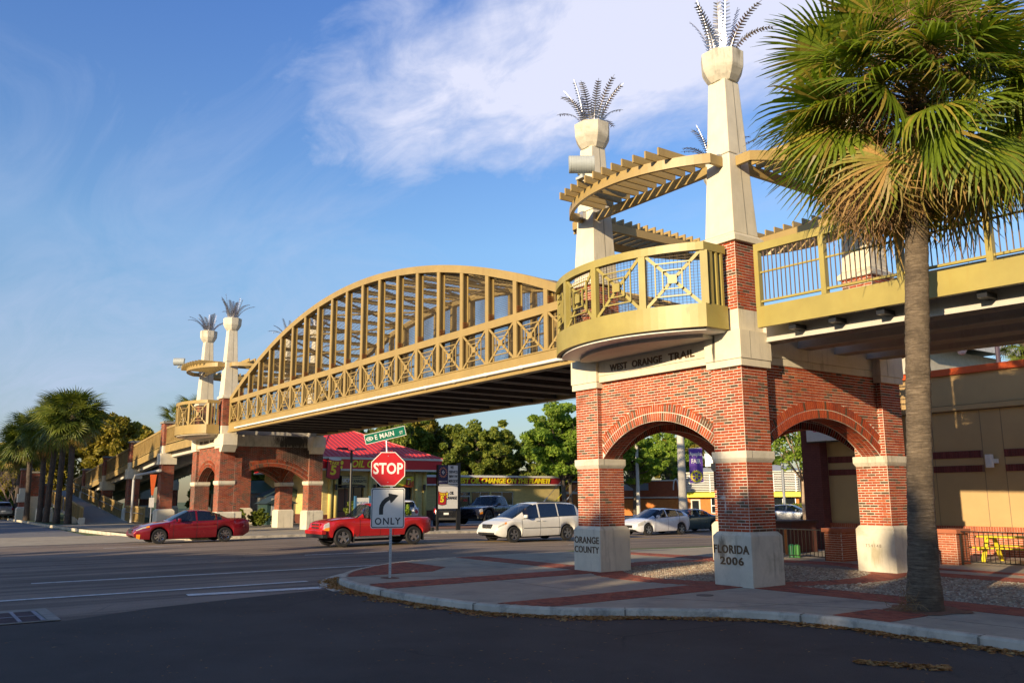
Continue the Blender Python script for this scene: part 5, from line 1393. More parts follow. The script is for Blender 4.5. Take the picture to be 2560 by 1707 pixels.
# a second palm just outside the right edge whose fronds reach in
PG = 'row of fan palms beside the ramp'
for k, (x, y, zt_, r, lab) in enumerate(((-64.2, -3.95, 8.7, 2.95, 'rightmost and fullest fan palm of the row left of the ramp'), (-66.2, -4.5, 9.0, 2.9, 'second fan palm from the right, behind the fullest one'),
        (-70.6, -4.7, 8.6, 2.8, 'third fan palm from the right in the row left of the ramp'), (-73.8, -4.8, 8.0, 2.7, 'fourth fan palm from the right, its trunk between two brick piers'), (-79.5, -5.2, 8.2, 2.9, 'fifth fan palm from the right in the row'), (-87.0, -5.4, 7.4, 3.1, 'leftmost fan palm of the row, lowest crown'))):
    fan_palm(x, y, -.05, zt_, r, lab, nf=86, lean=(random.uniform(-.4, .4), random.uniform(-.3, .3)), tw=(.30, .22), group=PG, rnd_seed=20 + k)
for k, (x, y, zt_, r, lab) in enumerate(((-74, 8.2, 10.2, 2.6, 'fan palm crown rising behind the ramp, left of the distant balcony'), (-76.5, 7.2, 9.6, 2.4, 'lower fan palm crown behind the ramp beside the taller one'), (-5.6, 27, 9.0, 1.5, 'small fan palm top above the orange roof edge at the right'), (-3.9, 27.2, 9.9, 1.4, 'palm top cut by the right picture edge above the orange roof edge'),
        (-54.5, 48.3, 4.4, 1.3, 'short palm with swollen rusty trunk in front of the restaurant, left one'), (-54.0, 52.6, 5.2, 1.3, 'short palm with rusty trunk in front of the restaurant, right one'))):
    fan_palm(x, y, -.3, zt_, r, lab, nf=44, tw=(.30, .24), group='background palms', rnd_seed=50 + k, skirt=k > 3)
# ================================================================= buildings
M_YBR = mat('yellow_painted_brick', (.66, .52, .20), .75, var=.08, vscale=2)
def add_courses(m, sc=(1, 1, 1), bl=.4, bh=.1, dark=.72, bump=.5):
    """fine brick coursing for far walls: joints in colour and relief"""
    nt = m.node_tree; b = nt.nodes['Principled BSDF']; g = nt.nodes.new('ShaderNodeNewGeometry')
    sp = nt.nodes.new('ShaderNodeSeparateXYZ'); nt.links.new(g.outputs['Position'], sp.inputs[0])
    cb = nt.nodes.new('ShaderNodeCombineXYZ'); nt.links.new(_math(nt, 'ADD', sp.outputs['X'], sp.outputs['Y']), cb.inputs[0]); nt.links.new(sp.outputs['Z'], cb.inputs[1])
    t = nt.nodes.new('ShaderNodeTexBrick'); t.inputs['Scale'].default_value = 1; t.inputs['Brick Width'].default_value = bl; t.inputs['Row Height'].default_value = bh; t.inputs['Mortar Size'].default_value = .008
    t.inputs['Color1'].default_value = (1, 1, 1, 1); t.inputs['Color2'].default_value = (.86, .86, .86, 1); t.inputs['Mortar'].default_value = (dark,) * 3 + (1,)
    nt.links.new(cb.outputs[0], t.inputs['Vector'])
    src = b.inputs['Base Color'].links[0].from_socket; nt.links.new(_mix(nt, 1.0, src, t.outputs['Color'], 'MULTIPLY'), b.inputs['Base Color'])
    _bump(nt, _math(nt, 'SUBTRACT', 1.0, t.outputs['Fac']), bump, .008, b)
add_courses(M_YBR)
M_RROOF = mat('red_metal_roof', (.60, .045, .045), .5, 0, var=.1, vscale=1, spec=.5)
M_RED = mat_flat('red_fascia', (.62, .012, .02), .35)
M_DRED = mat_flat('dark_red_fascia', (.32, .012, .015), .4)
M_YTXT = mat_flat('yellow_letters', (.85, .70, .02), .4)
M_TRIM = mat('cream_trim', (.62, .58, .46), .6, var=.06)
M_DK = mat_flat('dark_interior', (.012, .012, .014), .6)
M_BRN = mat('dark_brick_base', (.12, .035, .02), .85, var=.2)
def window(parent, axis, pos, a0, a1, z0, z1, sgn=1, n=1, M=None, glass=None, name='window', bars=0):
    """framed window proud of a wall: axis 'x' = wall at x=pos, spans y; axis 'y' = wall at y=pos, spans x"""
    M = M or M_GALV; fr = MB(); t = .05; e = .03 * sgn
    def B(mb, u0, u1, w0, w1, d0, d1):
        d0, d1 = sorted((pos + d0 * sgn, pos + d1 * sgn))
        return mb.box(d0, d1, u0, u1, w0, w1) if axis == 'x' else mb.box(u0, u1, d0, d1, w0, w1)
    B(fr, a0, a1, z1 - t, z1, 0, .05); B(fr, a0, a1, z0, z0 + t, 0, .05)
    for k in range(n + 1): u = lerp(a0, a1, k / n); B(fr, max(a0, u - t / 2), min(a1, u + t / 2), z0 + t, z1 - t, 0, .05)
    for k in range(bars): w = lerp(z0, z1, (k + 1) / (bars + 1)); B(fr, a0 + t, a1 - t, w - .02, w + .02, 0, .045)
    w = obj(name, fr, M, parent)
    for k in range(n): obj('pane', B(MB(), lerp(a0, a1, k / n) + t / 2, lerp(a0, a1, (k + 1) / n) - t / 2, z0 + t, z1 - t, .004, .015), glass or M_GLASS, w)
    return w

# --- oil change building with the red hipped roof
O = thing('oil_change_shop', 'yellow brick oil change shop with a red metal hipped roof and red fascia lettered OIL', 'building', (-48, 12.2, -.1))
X1, X0, Y0, Y1 = -42.6, -54.0, 8.2, 16.2
wl_ = MB()
wl_.box(X0, X1 - .3, Y0 + .0, Y0 + .3, .0, 3.75); wl_.box(X0, X0 + .3, Y0 + .3, Y1 - .3, .0, 3.75); wl_.box(X0, X1 - .3, Y1 - .3, Y1, .0, 3.75)
wl_.box(X1 - .3, X1, Y0, Y0 + 1.05, .0, 3.75); wl_.box(X1 - .3, X1, 11.25, 12.15, .0, 3.75); wl_.box(X1 - .3, X1, Y1 - 1.15, Y1, .0, 3.75); wl_.box(X1 - .3, X1, Y0 + 1.05, 11.25, 3.42, 3.75); wl_.box(X1 - .3, X1, 12.15, Y1 - 1.15, 3.42, 3.75)
obj('wall', wl_, M_YBR, O)
for y in (8.75, 9.12, 11.7, 15.35, 16.05): obj('round_pilaster', MB().tube([(X1 + .05, y, 0), (X1 + .05, y, 3.7)], .16, 12), mat_flat('yellow_paint', (.60, .47, .14), .6), O, smooth=True)
obj('wall_base', MB().box(X0 - .03, X1 - .33, Y0 - .03, Y0, -.1, .8).box(X1, X1 + .04, Y0, Y0 + 1.05, -.1, .8), M_BRN, O)
obj('bay_interior', MB().box(X1 - 3.2, X1 - 3.1, Y0 + .3, Y1 - .3, 0, 3.7), mat_flat('bay_back_wall', (.05, .04, .035), .8), O)
for (a, b) in ((Y0 + 1.05, 11.25), (12.15, Y1 - 1.15)):
    window(O, 'x', X1 - .22, a + .02, b - .02, 1.0, 3.38, n=3, M=M_BLACK, name='bay_window')
obj('bay_panel', MB().box(X1 - .28, X1 - .20, Y0 + 1.1, Y0 + 1.95, .1, 2.5), mat_flat('brown_door', (.20, .08, .035), .6), O)
ey0, ey1, ex1, ex0 = 7.55, 17.1, -41.9, -54.7
fm = MB()
fm.box(ex1 - .12, ex1, ey0, ey1, 3.85, 4.50); fm.box(ex0, ex1 - .12, ey0, ey0 + .12, 3.85, 4.50); fm.box(ex0, ex1 - .12, ey1 - .12, ey1, 3.85, 4.50)
obj('fascia', fm, M_RED, O)
tm_ = MB()
for z0, z1, e in ((4.50, 4.64, .06), (3.72, 3.85, .03)):
    tm_.box(ex1 - .12, ex1 + e, ey0 - e, ey1 + e, z0, z1); tm_.box(ex0, ex1 - .12, ey0 - e, ey0 + .12, z0, z1); tm_.box(ex0, ex1 - .12, ey1 - .12, ey1 + e, z0, z1)
tm_.box(ex0, ex1 - .12, ey0 + .12, ey1 - .12, 3.74, 3.80)
obj('trim', tm_, M_TRIM, O)
zr_ = 6.95; ra, rb = (-47.9, 10.9), (-47.9, 12.5); E_ = [(ex1 + .05, ey0 - .05), (ex1 + .05, ey1 + .05), (ex0, ey1 + .05), (ex0, ey0 - .05)]
rf = MB(); rv = [(*E_[0], 4.64), (*E_[1], 4.64), (*E_[2], 4.64), (*E_[3], 4.64), (*ra, zr_), (*rb, zr_)]
rf.add(rv, [(0, 1, 5, 4), (1, 2, 5), (2, 3, 4, 5), (3, 0, 4)])
roof = obj('roof', rf, M_RROOF, O)
sm = MB()
def on(p0, p1, t): return Vector(p0).lerp(Vector(p1), t)
A0, A1, R0, R1 = (*E_[0], 4.65), (*E_[1], 4.65), (*ra, zr_ + .01), (*rb, zr_ + .01)
for k in range(1, 26):      # standing seams run up the slope
    y = lerp(ey0, ey1, k / 26); 
    if y < ra[1]: t = (y - A0[1]) / (ra[1] - A0[1]); top = on(A0, R0, t)
    elif y > rb[1]: t = (A1[1] - y) / (A1[1] - rb[1]); top = on(A1, R1, t)
    else: top = Vector((ra[0], y, zr_ + .01))
    obj('seam', MB().bar((A0[0], y, 4.65), tuple(top), .05, .06), M_RROOF, roof)
for p, q in ((A0, R0), (A1, R1), (R0, R1)): sm.bar(p, q, .14, .08)
D0 = (*E_[3], 4.65)
for k in range(1, 24):
    x = lerp(ex0, ex1, k / 24)
    if x > ra[0]: t = (A0[0] - x) / (A0[0] - ra[0]); top = on(A0, R0, t)
    else: t = (x - ex0) / (ra[0] - ex0); top = on(D0, R0, t)
    sm.bar((x, A0[1], 4.65), tuple(top), .05, .06)
obj('ridge_caps', sm, M_RROOF, O)
text('lettering', 'OIL CHANGE', .66, (ex1 + .04, 11.75, 4.17), (0, 1, 0), (0, 0, 1), M_YTXT, O, depth=.03, bold=.015, shear=.25, sx=.95)
def oil_can(parent, x, y, z, h, tilt=0.1, ex=.05):
    """flat can shaped sign with TAKE 5 lettering facing +x"""
    s = h / 1.3; Z = Vector((0, 0, 1)); U = Vector((0, 1, 0))
    c = Vector((x, y, z)); u = (U - Z * tilt * .8).normalized(); v = (Z + U * tilt).normalized()
    def poly(pts, d, m, nm):
        mb = MB(); n = len(pts); F = [c + u * a * s + v * b * s + Vector((d, 0, 0)) for a, b in pts]; Bk = [p - Vector((ex, 0, 0)) for p in F]
        mb.add([tuple(p) for p in F + Bk], [tuple(range(n)), tuple(reversed(range(n, 2 * n)))] + [(i, n + i, n + (i + 1) % n, (i + 1) % n) for i in range(n)]); obj(nm, mb, m, parent)
    body = [(-.42, -.62)] + [(-.42 + .84 * k / 10, -.62 - .10 * math.sin(math.pi * k / 10)) for k in range(1, 10)] + [(.42, -.62), (.44, .52)] + [(.44 - .88 * k / 10, .52 + .0 * k) for k in range(1, 10)] + [(-.44, .52)]
    poly([(a * 1.10, b * 1.05) for a, b in body], 0, M_BLACK, 'can_outline'); poly(body, .012, mat_flat('can_red', (.46, .02, .03), .4), 'can_body')
    poly([(.44 * math.cos(2 * math.pi * k / 18), .54 + .10 * math.sin(2 * math.pi * k / 18)) for k in range(18)], .024, M_WHITE, 'can_lid')
    for dx, dz, r in ((.50, .34, .10), (.50, .06, .07)): poly([(dx + r * math.cos(2 * math.pi * k / 12), dz + r * 1.4 * math.sin(2 * math.pi * k / 12)) for k in range(12)], .02, M_YTXT, 'oil_drop')
    X = Vector((.016 + ex * 0, 0, 0))
    text('lettering', 'TAKE', .28 * s, c + u * -.02 * s + v * .27 * s + X, u, v, M_YTXT, parent, depth=.012, bold=.008 * s, sx=.95)
    text('lettering', '5', .80 * s, c + u * -.02 * s + v * -.20 * s + X, u, v, M_YTXT, parent, depth=.014, bold=.03 * s, sx=1.05)
S5 = thing('can_shaped_sign', 'red oil can shaped sign lettered TAKE 5 on the red roofed shop', 'sign', (-41.7, 9.6, 3.8)); oil_can(S5, -41.62, 8.55, 3.92, 1.38)
def banner(name, label, y0, y1, z0, z1, m, lines, x=-42.3, cat='banner'):
    T = thing(name, label, cat, (x, (y0 + y1) / 2, z0)); mb = MB(); n = 10
    mb.strip([(x + .02 * math.sin(k * .9), lerp(y0, y1, k / n), z0 + .05 * math.sin(math.pi * k / n)) for k in range(n + 1)], [(x + .01 * math.sin(k * .9), lerp(y0, y1, k / n), z1 - .03 * math.sin(math.pi * k / n)) for k in range(n + 1)])
    obj('cloth', mb, m, T)
    for b, s, y, z, mm, bo in lines: text('lettering', b, s, (x + .035, y, z), (0, 1, 0), (0, 0, 1), mm, T, depth=.004, bold=bo, sx=.85)
    return T
M_GOLD = mat_flat('gold_banner', (.46, .38, .16), .6)
bn = banner('banner', 'gold banner lettered UCF KNIGHTS hung in the left shop bay', 9.45, 11.2, 2.78, 3.38, M_GOLD, [('UCF KNIGHTS', .27, 10.55, 3.02, M_BLACK, .006), ('PROUD PARTNERS OF UCF', .11, 10.6, 3.25, M_BLACK, .001), ('UCF', .34, 9.75, 3.07, M_WHITE, .01)])
obj('lower_strip', MB().box(-42.31, -42.29, 9.45, 11.2, 2.60, 2.75), M_BLACK, bn)
text('lettering', 'TAKE 5 OIL CHANGE', .09, (-42.27, 10.2, 2.68), (0, 1, 0), (0, 0, 1), M_GOLD, bn, depth=.002)
b2 = banner('banner', 'yellow and orange banner with a small can, half hidden behind the stop sign', 12.6, 15.0, 2.62, 3.38, mat_flat('yellow_banner', (.72, .60, .03), .6), [])
obj('orange_corner', MB().add([(-42.25, 13.9, 2.63), (-42.25, 15.0, 2.63), (-42.25, 15.0, 3.1)], [(0, 1, 2)]), mat_flat('orange_cloth', (.62, .12, .01), .6), b2); oil_can(b2, -42.22, 14.55, 2.98, .5, ex=.01)
WLAMPS = []
for y in (9.05, 11.95, 15.9):
    T = thing('wall_lamp', 'dark drum wall lamp on the %s pilaster of the shop' % {9.05: 'left', 11.95: 'middle', 15.9: 'right'}[y], 'lamp', (X1 + .2, y, 2.6), group='wall lamps of the shop'); obj('lamp_body', MB().tube([(X1 + .28, y, 2.42), (X1 + .28, y, 2.82)], .11, 10), M_BLACK, T); obj('bracket', MB().box(X1 + .1, X1 + .28, y - .03, y + .03, 2.58, 2.66), M_BLACK, T); WLAMPS.append(T)

# set the shop a little further back, at its true size
for o_ in (O, S5, bn, b2, *WLAMPS): o_.scale = (1.12,) * 3; o_.location = (o_.location[0] * 1.12 - 1.498, o_.location[1] * 1.12 + 1.825, o_.location[2] * 1.12 - .24)
# --- long low shop building
Lb = thing('low_shop_building', 'long low yellow brick building with sign band FASTEST OIL CHANGE ON THE PLANET!', 'building', (-57, 31, -.1))
LX = -55.0; LY0, LY1 = 20.4, 38.45
wm = MB()
wm.box(LX - 8, LX - .3, LY0, LY0 + .3, -.1, 3.0); wm.box(LX - 8, LX - .3, LY1 - .3, LY1, -.1, 3.0); wm.box(LX - 8, LX - 7.7, LY0 + .3, LY1 - .3, -.1, 3.0)
ops = [(26.9, 28.0, -.1, 2.35), (28.1, 30.1, .1, 2.36), (30.3, 32.85, .6, 2.36)]
y = LY0
for a, b, z0, z1 in ops:
    wm.box(LX - .3, LX, y, a, -.1, 3.0); wm.box(LX - .3, LX, a, b, z1, 3.0)
    if z0 > 0: wm.box(LX - .3, LX, a, b, -.1, z0)
    y = b
wm.box(LX - .3, LX, y, LY1, -.1, 3.0); wm.box(LX - 8, LX, LY0, LY1, 3.0, 3.04)
obj('wall', wm, M_YBR, Lb); obj('room_back', MB().box(LX - 2, LX - 1.9, 26, 33.5, 0, 3), M_DK, Lb)
obj('wall_base', MB().box(LX, LX + .04, LY0, 26.9, -.1, .75), M_BRN, Lb)
obj('fascia', MB().box(LX, LX + .35, LY0 - .1, LY1 + .1, 3.05, 3.66), M_DRED, Lb)
obj('trim', MB().box(LX - .2, LX + .42, LY0 - .15, LY1 + .15, 3.66, 3.85).box(LX - .2, LX + .40, LY0 - .15, LY1 + .15, 2.93, 3.05), M_WHITE, Lb)
obj('roof', MB().box(LX - 8, LX - .2, LY0, LY1, 3.66, 3.72), M_DECK, Lb)
text('lettering', 'FASTEST OIL CHANGE ON THE PLANET!', .60, (LX + .38, 31.05, 3.36), (0, 1, 0), (0, 0, 1), M_YTXT, Lb, depth=.03, bold=.022, shear=.22, spacing=.96, fit=(11.9, .50))
dw = window(Lb, 'x', LX - .12, 26.92, 27.98, 1.98, 2.33, n=1, name='transom'); dr = window(Lb, 'x', LX - .12, 26.92, 27.98, -.08, 1.96, n=1, M=M_WHITE, name='door')
obj('handle', MB().box(LX - .05, LX - .02, 27.8, 27.84, .8, 1.2), M_GALV, dr)
obj('open_sign', MB().box(LX - .095, LX - .08, 27.25, 27.7, 1.5, 1.68), mat_flat('red_neon_sign', (.5, .03, .03), .5), dr)
window(Lb, 'x', LX - .12, 28.12, 30.08, .12, 2.34, n=2); window(Lb, 'x', LX - .12, 30.32, 32.83, .62, 2.34, n=2, M=M_WHITE)
text('lettering', '216', .2, (LX - .09, 27.4, 2.16), (0, 1, 0), (0, 0, 1), M_WHITE, Lb, depth=.002)

# --- pylon sign
Py = thing('pylon_sign', 'two panel roadside sign on black posts reading WE SERVICE BMW VW MERCEDES over OIL CHANGE', 'sign', (-31.9, 11.1, .08))
px = -32.3; k_ = (12.482 - px) / (12.482 + 31); fy_ = lambda y: -15.211 + (y + 15.211) * k_; fz_ = lambda z: 2 + (z - 2) * k_
ya, yb, yc_ = fy_(10.33), fy_(11.68), fy_(11.93)
obj('post', MB().box(px - .12, px, yb, yc_, -.1, fz_(3.92)), M_BLACK, Py); obj('post', MB().box(px - .12, px, ya, ya + .12, -.1, fz_(3.76)), M_BLACK, Py)
obj('cabinet', MB().box(px - .12, px + .10, ya, yb, fz_(2.66), fz_(3.78)), M_BLACK, Py); obj('cabinet', MB().box(px - .12, px + .10, ya, yb, fz_(1.24), fz_(2.60)), M_BLACK, Py)
ym = lerp(ya, yb, .49)
obj('logo_panel', MB().box(px + .10, px + .112, ya + .03, ym - .01, fz_(2.70), fz_(3.74)), mat_flat('navy_panel', (.02, .015, .07), .4), Py)
obj('message_panel', MB().box(px + .10, px + .112, ym + .01, yb - .02, fz_(2.70), fz_(3.76)), M_WHITE, Py); obj('lower_panel', MB().box(px + .10, px + .112, ya + .03, yb - .02, fz_(1.27), fz_(2.56)), M_WHITE, Py)
obj('trim', MB().box(px + .10, px + .12, ya + .1, yb, fz_(2.61), fz_(2.65)), M_WHITE, Py)
mb = MB(); cy_, cz_ = (ya + ym) / 2, fz_(3.35)
for k in range(16):
    a = 2 * math.pi * k / 16; mb.obox((px + .118, cy_ + .24 * math.cos(a), cz_ + .27 * math.sin(a)), (.004, 0, 0), Vector((0, math.cos(a), math.sin(a))) * .05, Vector((0, -math.sin(a), math.cos(a))) * .022)
obj('sun_logo', mb, mat_flat('orange_logo', (.75, .25, .10), .4), Py)
obj('diamond_logo', MB().add([(px + .12, cy_ + .10, cz_), (px + .12, cy_, cz_ + .13), (px + .12, cy_ - .10, cz_), (px + .12, cy_, cz_ - .13)], [(0, 1, 2, 3)]), M_WHITE, Py)
text('lettering', 'S', .17, (px + .124, cy_, cz_), (0, 1, 0), (0, 0, 1), mat_flat('navy_letter', (.02, .02, .09), .4), Py, depth=.002, bold=.006)
text('lettering', 'SUNSTATE TAX', .115, (px + .116, cy_, fz_(2.82)), (0, 1, 0), (0, 0, 1), M_WHITE, Py, depth=.002, sx=.72)
for q_, (w_, f_) in enumerate((('WE', .21), ('SERVICE', .60), ('BMW VW', .60), ('MERCEDES', .66))): text('lettering', w_, .2, (px + .116, (ym + yb) / 2 + (.02 if q_ else -.08), fz_(3.64 - q_ * .262)), (0, 1, 0), (0, 0, 1), M_BLACK, Py, depth=.003, bold=.006, fit=(f_, .17))
text('lettering', 'OIL', .2, (px + .116, lerp(ya, yb, .68), fz_(2.16)), (0, 1, 0), (0, 0, 1), M_BLACK, Py, depth=.003, bold=.008, shear=.15, fit=(.30, .19)); text('lettering', 'CHANGE', .2, (px + .116, lerp(ya, yb, .68), fz_(1.88)), (0, 1, 0), (0, 0, 1), M_BLACK, Py, depth=.003, bold=.008, shear=.15, fit=(.76, .19))
oil_can(Py, px + .12, lerp(ya, yb, .21), fz_(1.92), .82, .06, ex=.004)

# --- parking lot lamp and notice board near the red roofed shop
Lp = thing('street_lamp', 'black twin head parking lot lamp in front of the red roofed shop', 'street lamp', (-35.6, 7.0, .1))
obj('pole', MB().tube([(-35.6, 7.02, 0), (-35.6, 7.02, 4.75)], .075, 10), M_BLACK, Lp)
for s in (-1, 1):
    mb = MB(); mb.bar((-35.6, 7.02, 4.72), (-35.6, 7.02 + s * .35, 4.78), .06, .06); mb.add([(-35.75, 7.02 + s * .25, 4.74), (-35.45, 7.02 + s * .25, 4.74), (-35.5, 7.02 + s * .98, 4.80), (-35.7, 7.02 + s * .98, 4.80), (-35.72, 7.02 + s * .3, 4.90), (-35.48, 7.02 + s * .3, 4.90), (-35.52, 7.02 + s * .9, 4.89), (-35.68, 7.02 + s * .9, 4.89)], MB.BOXF)
    obj('lamp_head', mb, M_BLACK if s < 0 else mat_flat('grey_lens', (.25, .25, .26), .3), Lp)
Nb = thing('notice_board', 'white notice board in a blue frame beyond the red pickup', 'sign', (-35, 7.6, .1))
for y in (7.05, 8.0): obj('post', MB().box(-35.05, -34.95, y - .06, y + .06, .05, 2.02), mat_flat('blue_paint', (.05, .16, .30), .5), Nb)
obj('board', MB().box(-35.03, -34.97, 7.11, 7.94, .9, 1.92), M_WHITE, Nb)
text('lettering', 'BOOTH', .2, (-34.965, 7.5, 1.62), (0, 1, 0), (0, 0, 1), mat_flat('blue_letter', (.05, .2, .4), .4), Nb, depth=.002); text('lettering', '<--', .3, (-34.965, 7.55, 1.2), (0, 1, 0), (0, 0, 1), M_RED, Nb, depth=.002, bold=.01)

# --- sheds behind the distant tower
def shed(name, label, x0, x1, y0, y1, h, hr, mw, mr, axis='x'):
    T = thing(name, label, 'building', ((x0 + x1) / 2, (y0 + y1) / 2, -.1)); obj('wall', MB().box(x0, x1, y0, y1, -.1, h), mw, T)
    xm = (x0 + x1) / 2; ym_ = (y0 + y1) / 2; o = .25; mb = MB()
    if axis == 'x': v = [(x0 - o, y0 - o, h), (x1 + o, y0 - o, h), (x1 + o, y1 + o, h), (x0 - o, y1 + o, h), (x0 - o, ym_, hr), (x1 + o, ym_, hr)]; f = [(0, 1, 5, 4), (2, 3, 4, 5), (1, 2, 5), (3, 0, 4), (0, 3, 2, 1)]
    else: v = [(x0 - o, y0 - o, h), (x1 + o, y0 - o, h), (x1 + o, y1 + o, h), (x0 - o, y1 + o, h), (xm, y0 - o, hr), (xm, y1 + o, hr)]; f = [(1, 2, 5, 4), (3, 0, 4, 5), (0, 1, 4), (2, 3, 5), (0, 3, 2, 1)]
    mb.add(v, f); obj('roof', mb, mr, T); obj('door', MB().box(x1, x1 + .04, y0 + .3, y0 + 1.1, -.05, 1.9), mat_flat('shed_door', (.42, .42, .38), .6), T); return T
shed('garden_shed', 'pale grey shed with a dark green curved roof seen through the distant arch', -57.5, -54.5, 8.9, 11.9, 2.0, 2.8, mat('pale_siding', (.46, .44, .38), .8), mat_flat('dark_green_roof', (.03, .06, .05), .6))
hs = shed('clapboard_house', 'low grey clapboard house with a green roof under the ramp', -66, -58.5, 7.6, 14, 2.3, 3.4, mat('grey_siding', (.34, .32, .29), .8), mat_flat('green_roof', (.06, .16, .11), .6), 'y')
cbm = MB()
for k in range(12): cbm.box(-58.5, -58.48, 7.6, 14, .1 + k * .18, .12 + k * .18); cbm.box(-66, -58.5, 7.58, 7.6, .1 + k * .18, .12 + k * .18)
obj('clapboard_shadow_lines', cbm, mat('siding_shadow_line', (.24, .23, .21), .8), hs, kind='stuff')  # dark strips painted in for the shade under each board
shed('utility_shed', 'dark green utility shed behind the near plinth of the ramp pier', -51.5, -49.5, 6.9, 8.9, 1.5, 2.1, mat_flat('dark_green_metal', (.02, .05, .045), .5), mat_flat('dark_metal_roof', (.03, .05, .05), .5))
Sd = thing('far_yield_sign', 'small white sign plate under an orange pennant before the first ramp pier', 'sign', (-46, -1.8, 0))
Sd = Sd; obj('post', MB().tube([(-45.6, -2.0, 0), (-45.6, -2.0, 2.9)], .03, 8), M_GALV, Sd); obj('plate', MB().box(-45.58, -45.56, -2.15, -1.85, 1.4, 2.0), M_WHITE, Sd); obj('pennant', MB().add([(-45.57, -2.2, 3.45), (-45.57, -1.78, 3.45), (-45.57, -1.93, 2.15), (-45.57, -2.05, 2.15)], [(0, 1, 2, 3)]), mat_flat('orange_marker', (.75, .14, .03), .5), Sd)

# --- restaurant seen through the arches (rotated local frame: x along the front, -y towards the viewer)
ra_ = math.atan2(58.2 - 48.6, -38.6 - (-57.6)); Rs = thing('restaurant', 'orange walled restaurant with white louvres, yellow awning and pale M logo', 'building', (-57.6, 48.6, -.3), ra_)
M_OR = mat('orange_stucco', (.50, .17, .035), .8, var=.14); M_RU = mat('rust_tiles', (.30, .075, .025), .8, var=.2)
LB = lambda x0, x1, y0, y1, z0, z1: MB().box(x0 - 3.5, x1 - 3.5, y0, y1, z0 * .83, z1 * .83)
obj('wall', LB(-8, 10.9, 0, 12, 0, 4.45), M_RU, Rs); obj('wall', LB(11.2, 22.6, -1.2, 12, 0, 5.2), M_OR, Rs); obj('wall', LB(10.9, 11.2, -.6, 12, 0, 4.6), M_OR, Rs)
obj('lower_wall', LB(2.0, 10.9, -.06, 0, 0, 2.15), M_OR, Rs); obj('band', LB(-8, 11.2, -.12, 0, 2.3, 2.5), M_GALV, Rs); obj('parapet', LB(-8, 11.2, -.1, .1, 4.45, 4.6), M_TRIM, Rs)
obj('sign_panel', LB(.2, 7.0, -.1, 0, 3.3, 4.2), mat_flat('grey_panel', (.22, .25, .28), .5), Rs)
obj('dark_entrance_slab', LB(-8, 1.6, -.03, 0, .0, 2.2), M_DK, Rs)  # near-black slab on the wall stands in for a shaded recess
for k in range(3): obj('door', LB(-3.0 + k * 1.1, -2.0 + k * 1.1, -.08, -.03, .05, 2.1), M_GLASS, Rs)
obj('awning', LB(11.6, 22.9, -2.0, -1.2, 2.42, 2.98), mat_flat('bright_yellow_metal', (.85, .68, .0), .45), Rs)
for k in range(11): obj('louvre', LB(11.7, 22.7, -1.75, -1.55, 3.12 + k * .20, 3.20 + k * .20), M_WHITE, Rs)
lp = MB()
for k in range(6): lp.box(8.4 + k * 2.1, 8.5 + k * 2.1, -1.55, -1.45, 2.5, 4.4)
obj('louvre_posts', lp, M_GALV, Rs); obj('screen_back', LB(11.6, 22.8, -1.3, -1.2, 3.0, 5.15), mat_flat('grey_screen', (.30, .32, .33), .6), Rs); obj('coping', LB(11.2, 23, -1.9, -1.2, 5.3, 5.42), M_TRIM, Rs)
for k in range(7):
    w = obj('window', LB(14.0 + k * 1.2, 15.1 + k * 1.2, -1.26, -1.2, .5, 2.35), M_GALV, Rs); obj('pane', LB(14.06 + k * 1.2, 15.04 + k * 1.2, -1.28, -1.25, .56, 1.35), M_GLASS, w); obj('pane', LB(14.06 + k * 1.2, 15.04 + k * 1.2, -1.28, -1.25, 1.43, 2.3), M_GLASS, w)
d_ = obj('door', LB(11.9, 12.9, -1.26, -1.2, 0, 2.15), M_TRIM, Rs); obj('pane', LB(12.05, 12.75, -1.28, -1.25, .2, 2.0), M_GLASS, d_)
for s_, xo in ((0, 10.0),):
    mb = MB()
    for q in (0, 1):
        pts = [(6.3 + q * .56 + .28 * (1 - math.cos(math.pi * k / 10)), -.2, 2.75 + 1.15 * math.sin(math.pi * k / 10)) for k in range(11)]; mb.tube(pts, .07, 6)
    obj('arch_logo', mb, M_WHITE, Rs)
Ru = obj('rooftop_unit', LB(13.0, 18.5, 1, 4, 6.2, 7.8), mat('galvanised_unit', (.45, .45, .42), .5, .3, var=.15), Rs); mb = MB()
for k in range(5): mb.box(9.5 + k * 1.3, 9.6 + k * 1.3, .95, 1.0, 5.15, 6.47)
mb.box(10.5, 11.1, 1, 1.6, 6.47, 6.8); mb.tube([(13, 1, 6.47), (13, 1, 7.2)], .05, 6); obj('ribs', mb, M_GALV, Ru)
obj('hip_roof', MB().add([(7.7, -.5, 4.5), (19.5, -.5, 4.5), (19.5, 11, 4.5), (7.7, 11, 4.5), (9.7, 2, 5.2), (16.5, 2, 5.2), (16.5, 8, 5.2), (9.7, 8, 5.2)], [(0, 1, 5, 4), (1, 2, 6, 5), (2, 3, 7, 6), (3, 0, 4, 7), (4, 5, 6, 7)]), mat('grey_metal_roof', (.30, .32, .33), .5), Rs)
# orange wing behind the bright tree, left of the near tower
Rw = thing('orange_wing', 'orange wall with a pale band glimpsed behind the bright tree left of the near tower', 'building', (-59, 43, -.3)); obj('wall', MB().box(-60, -59, 40.2, 47.5, -.3, 3.1), M_OR, Rw); obj('band', MB().box(-59, -58.93, 40.2, 47.5, 2.1, 2.35), M_TRIM, Rw); obj('column', MB().box(-58.95, -58.7, 41.8, 42.3, -.3, 2.1), M_OR, Rw)

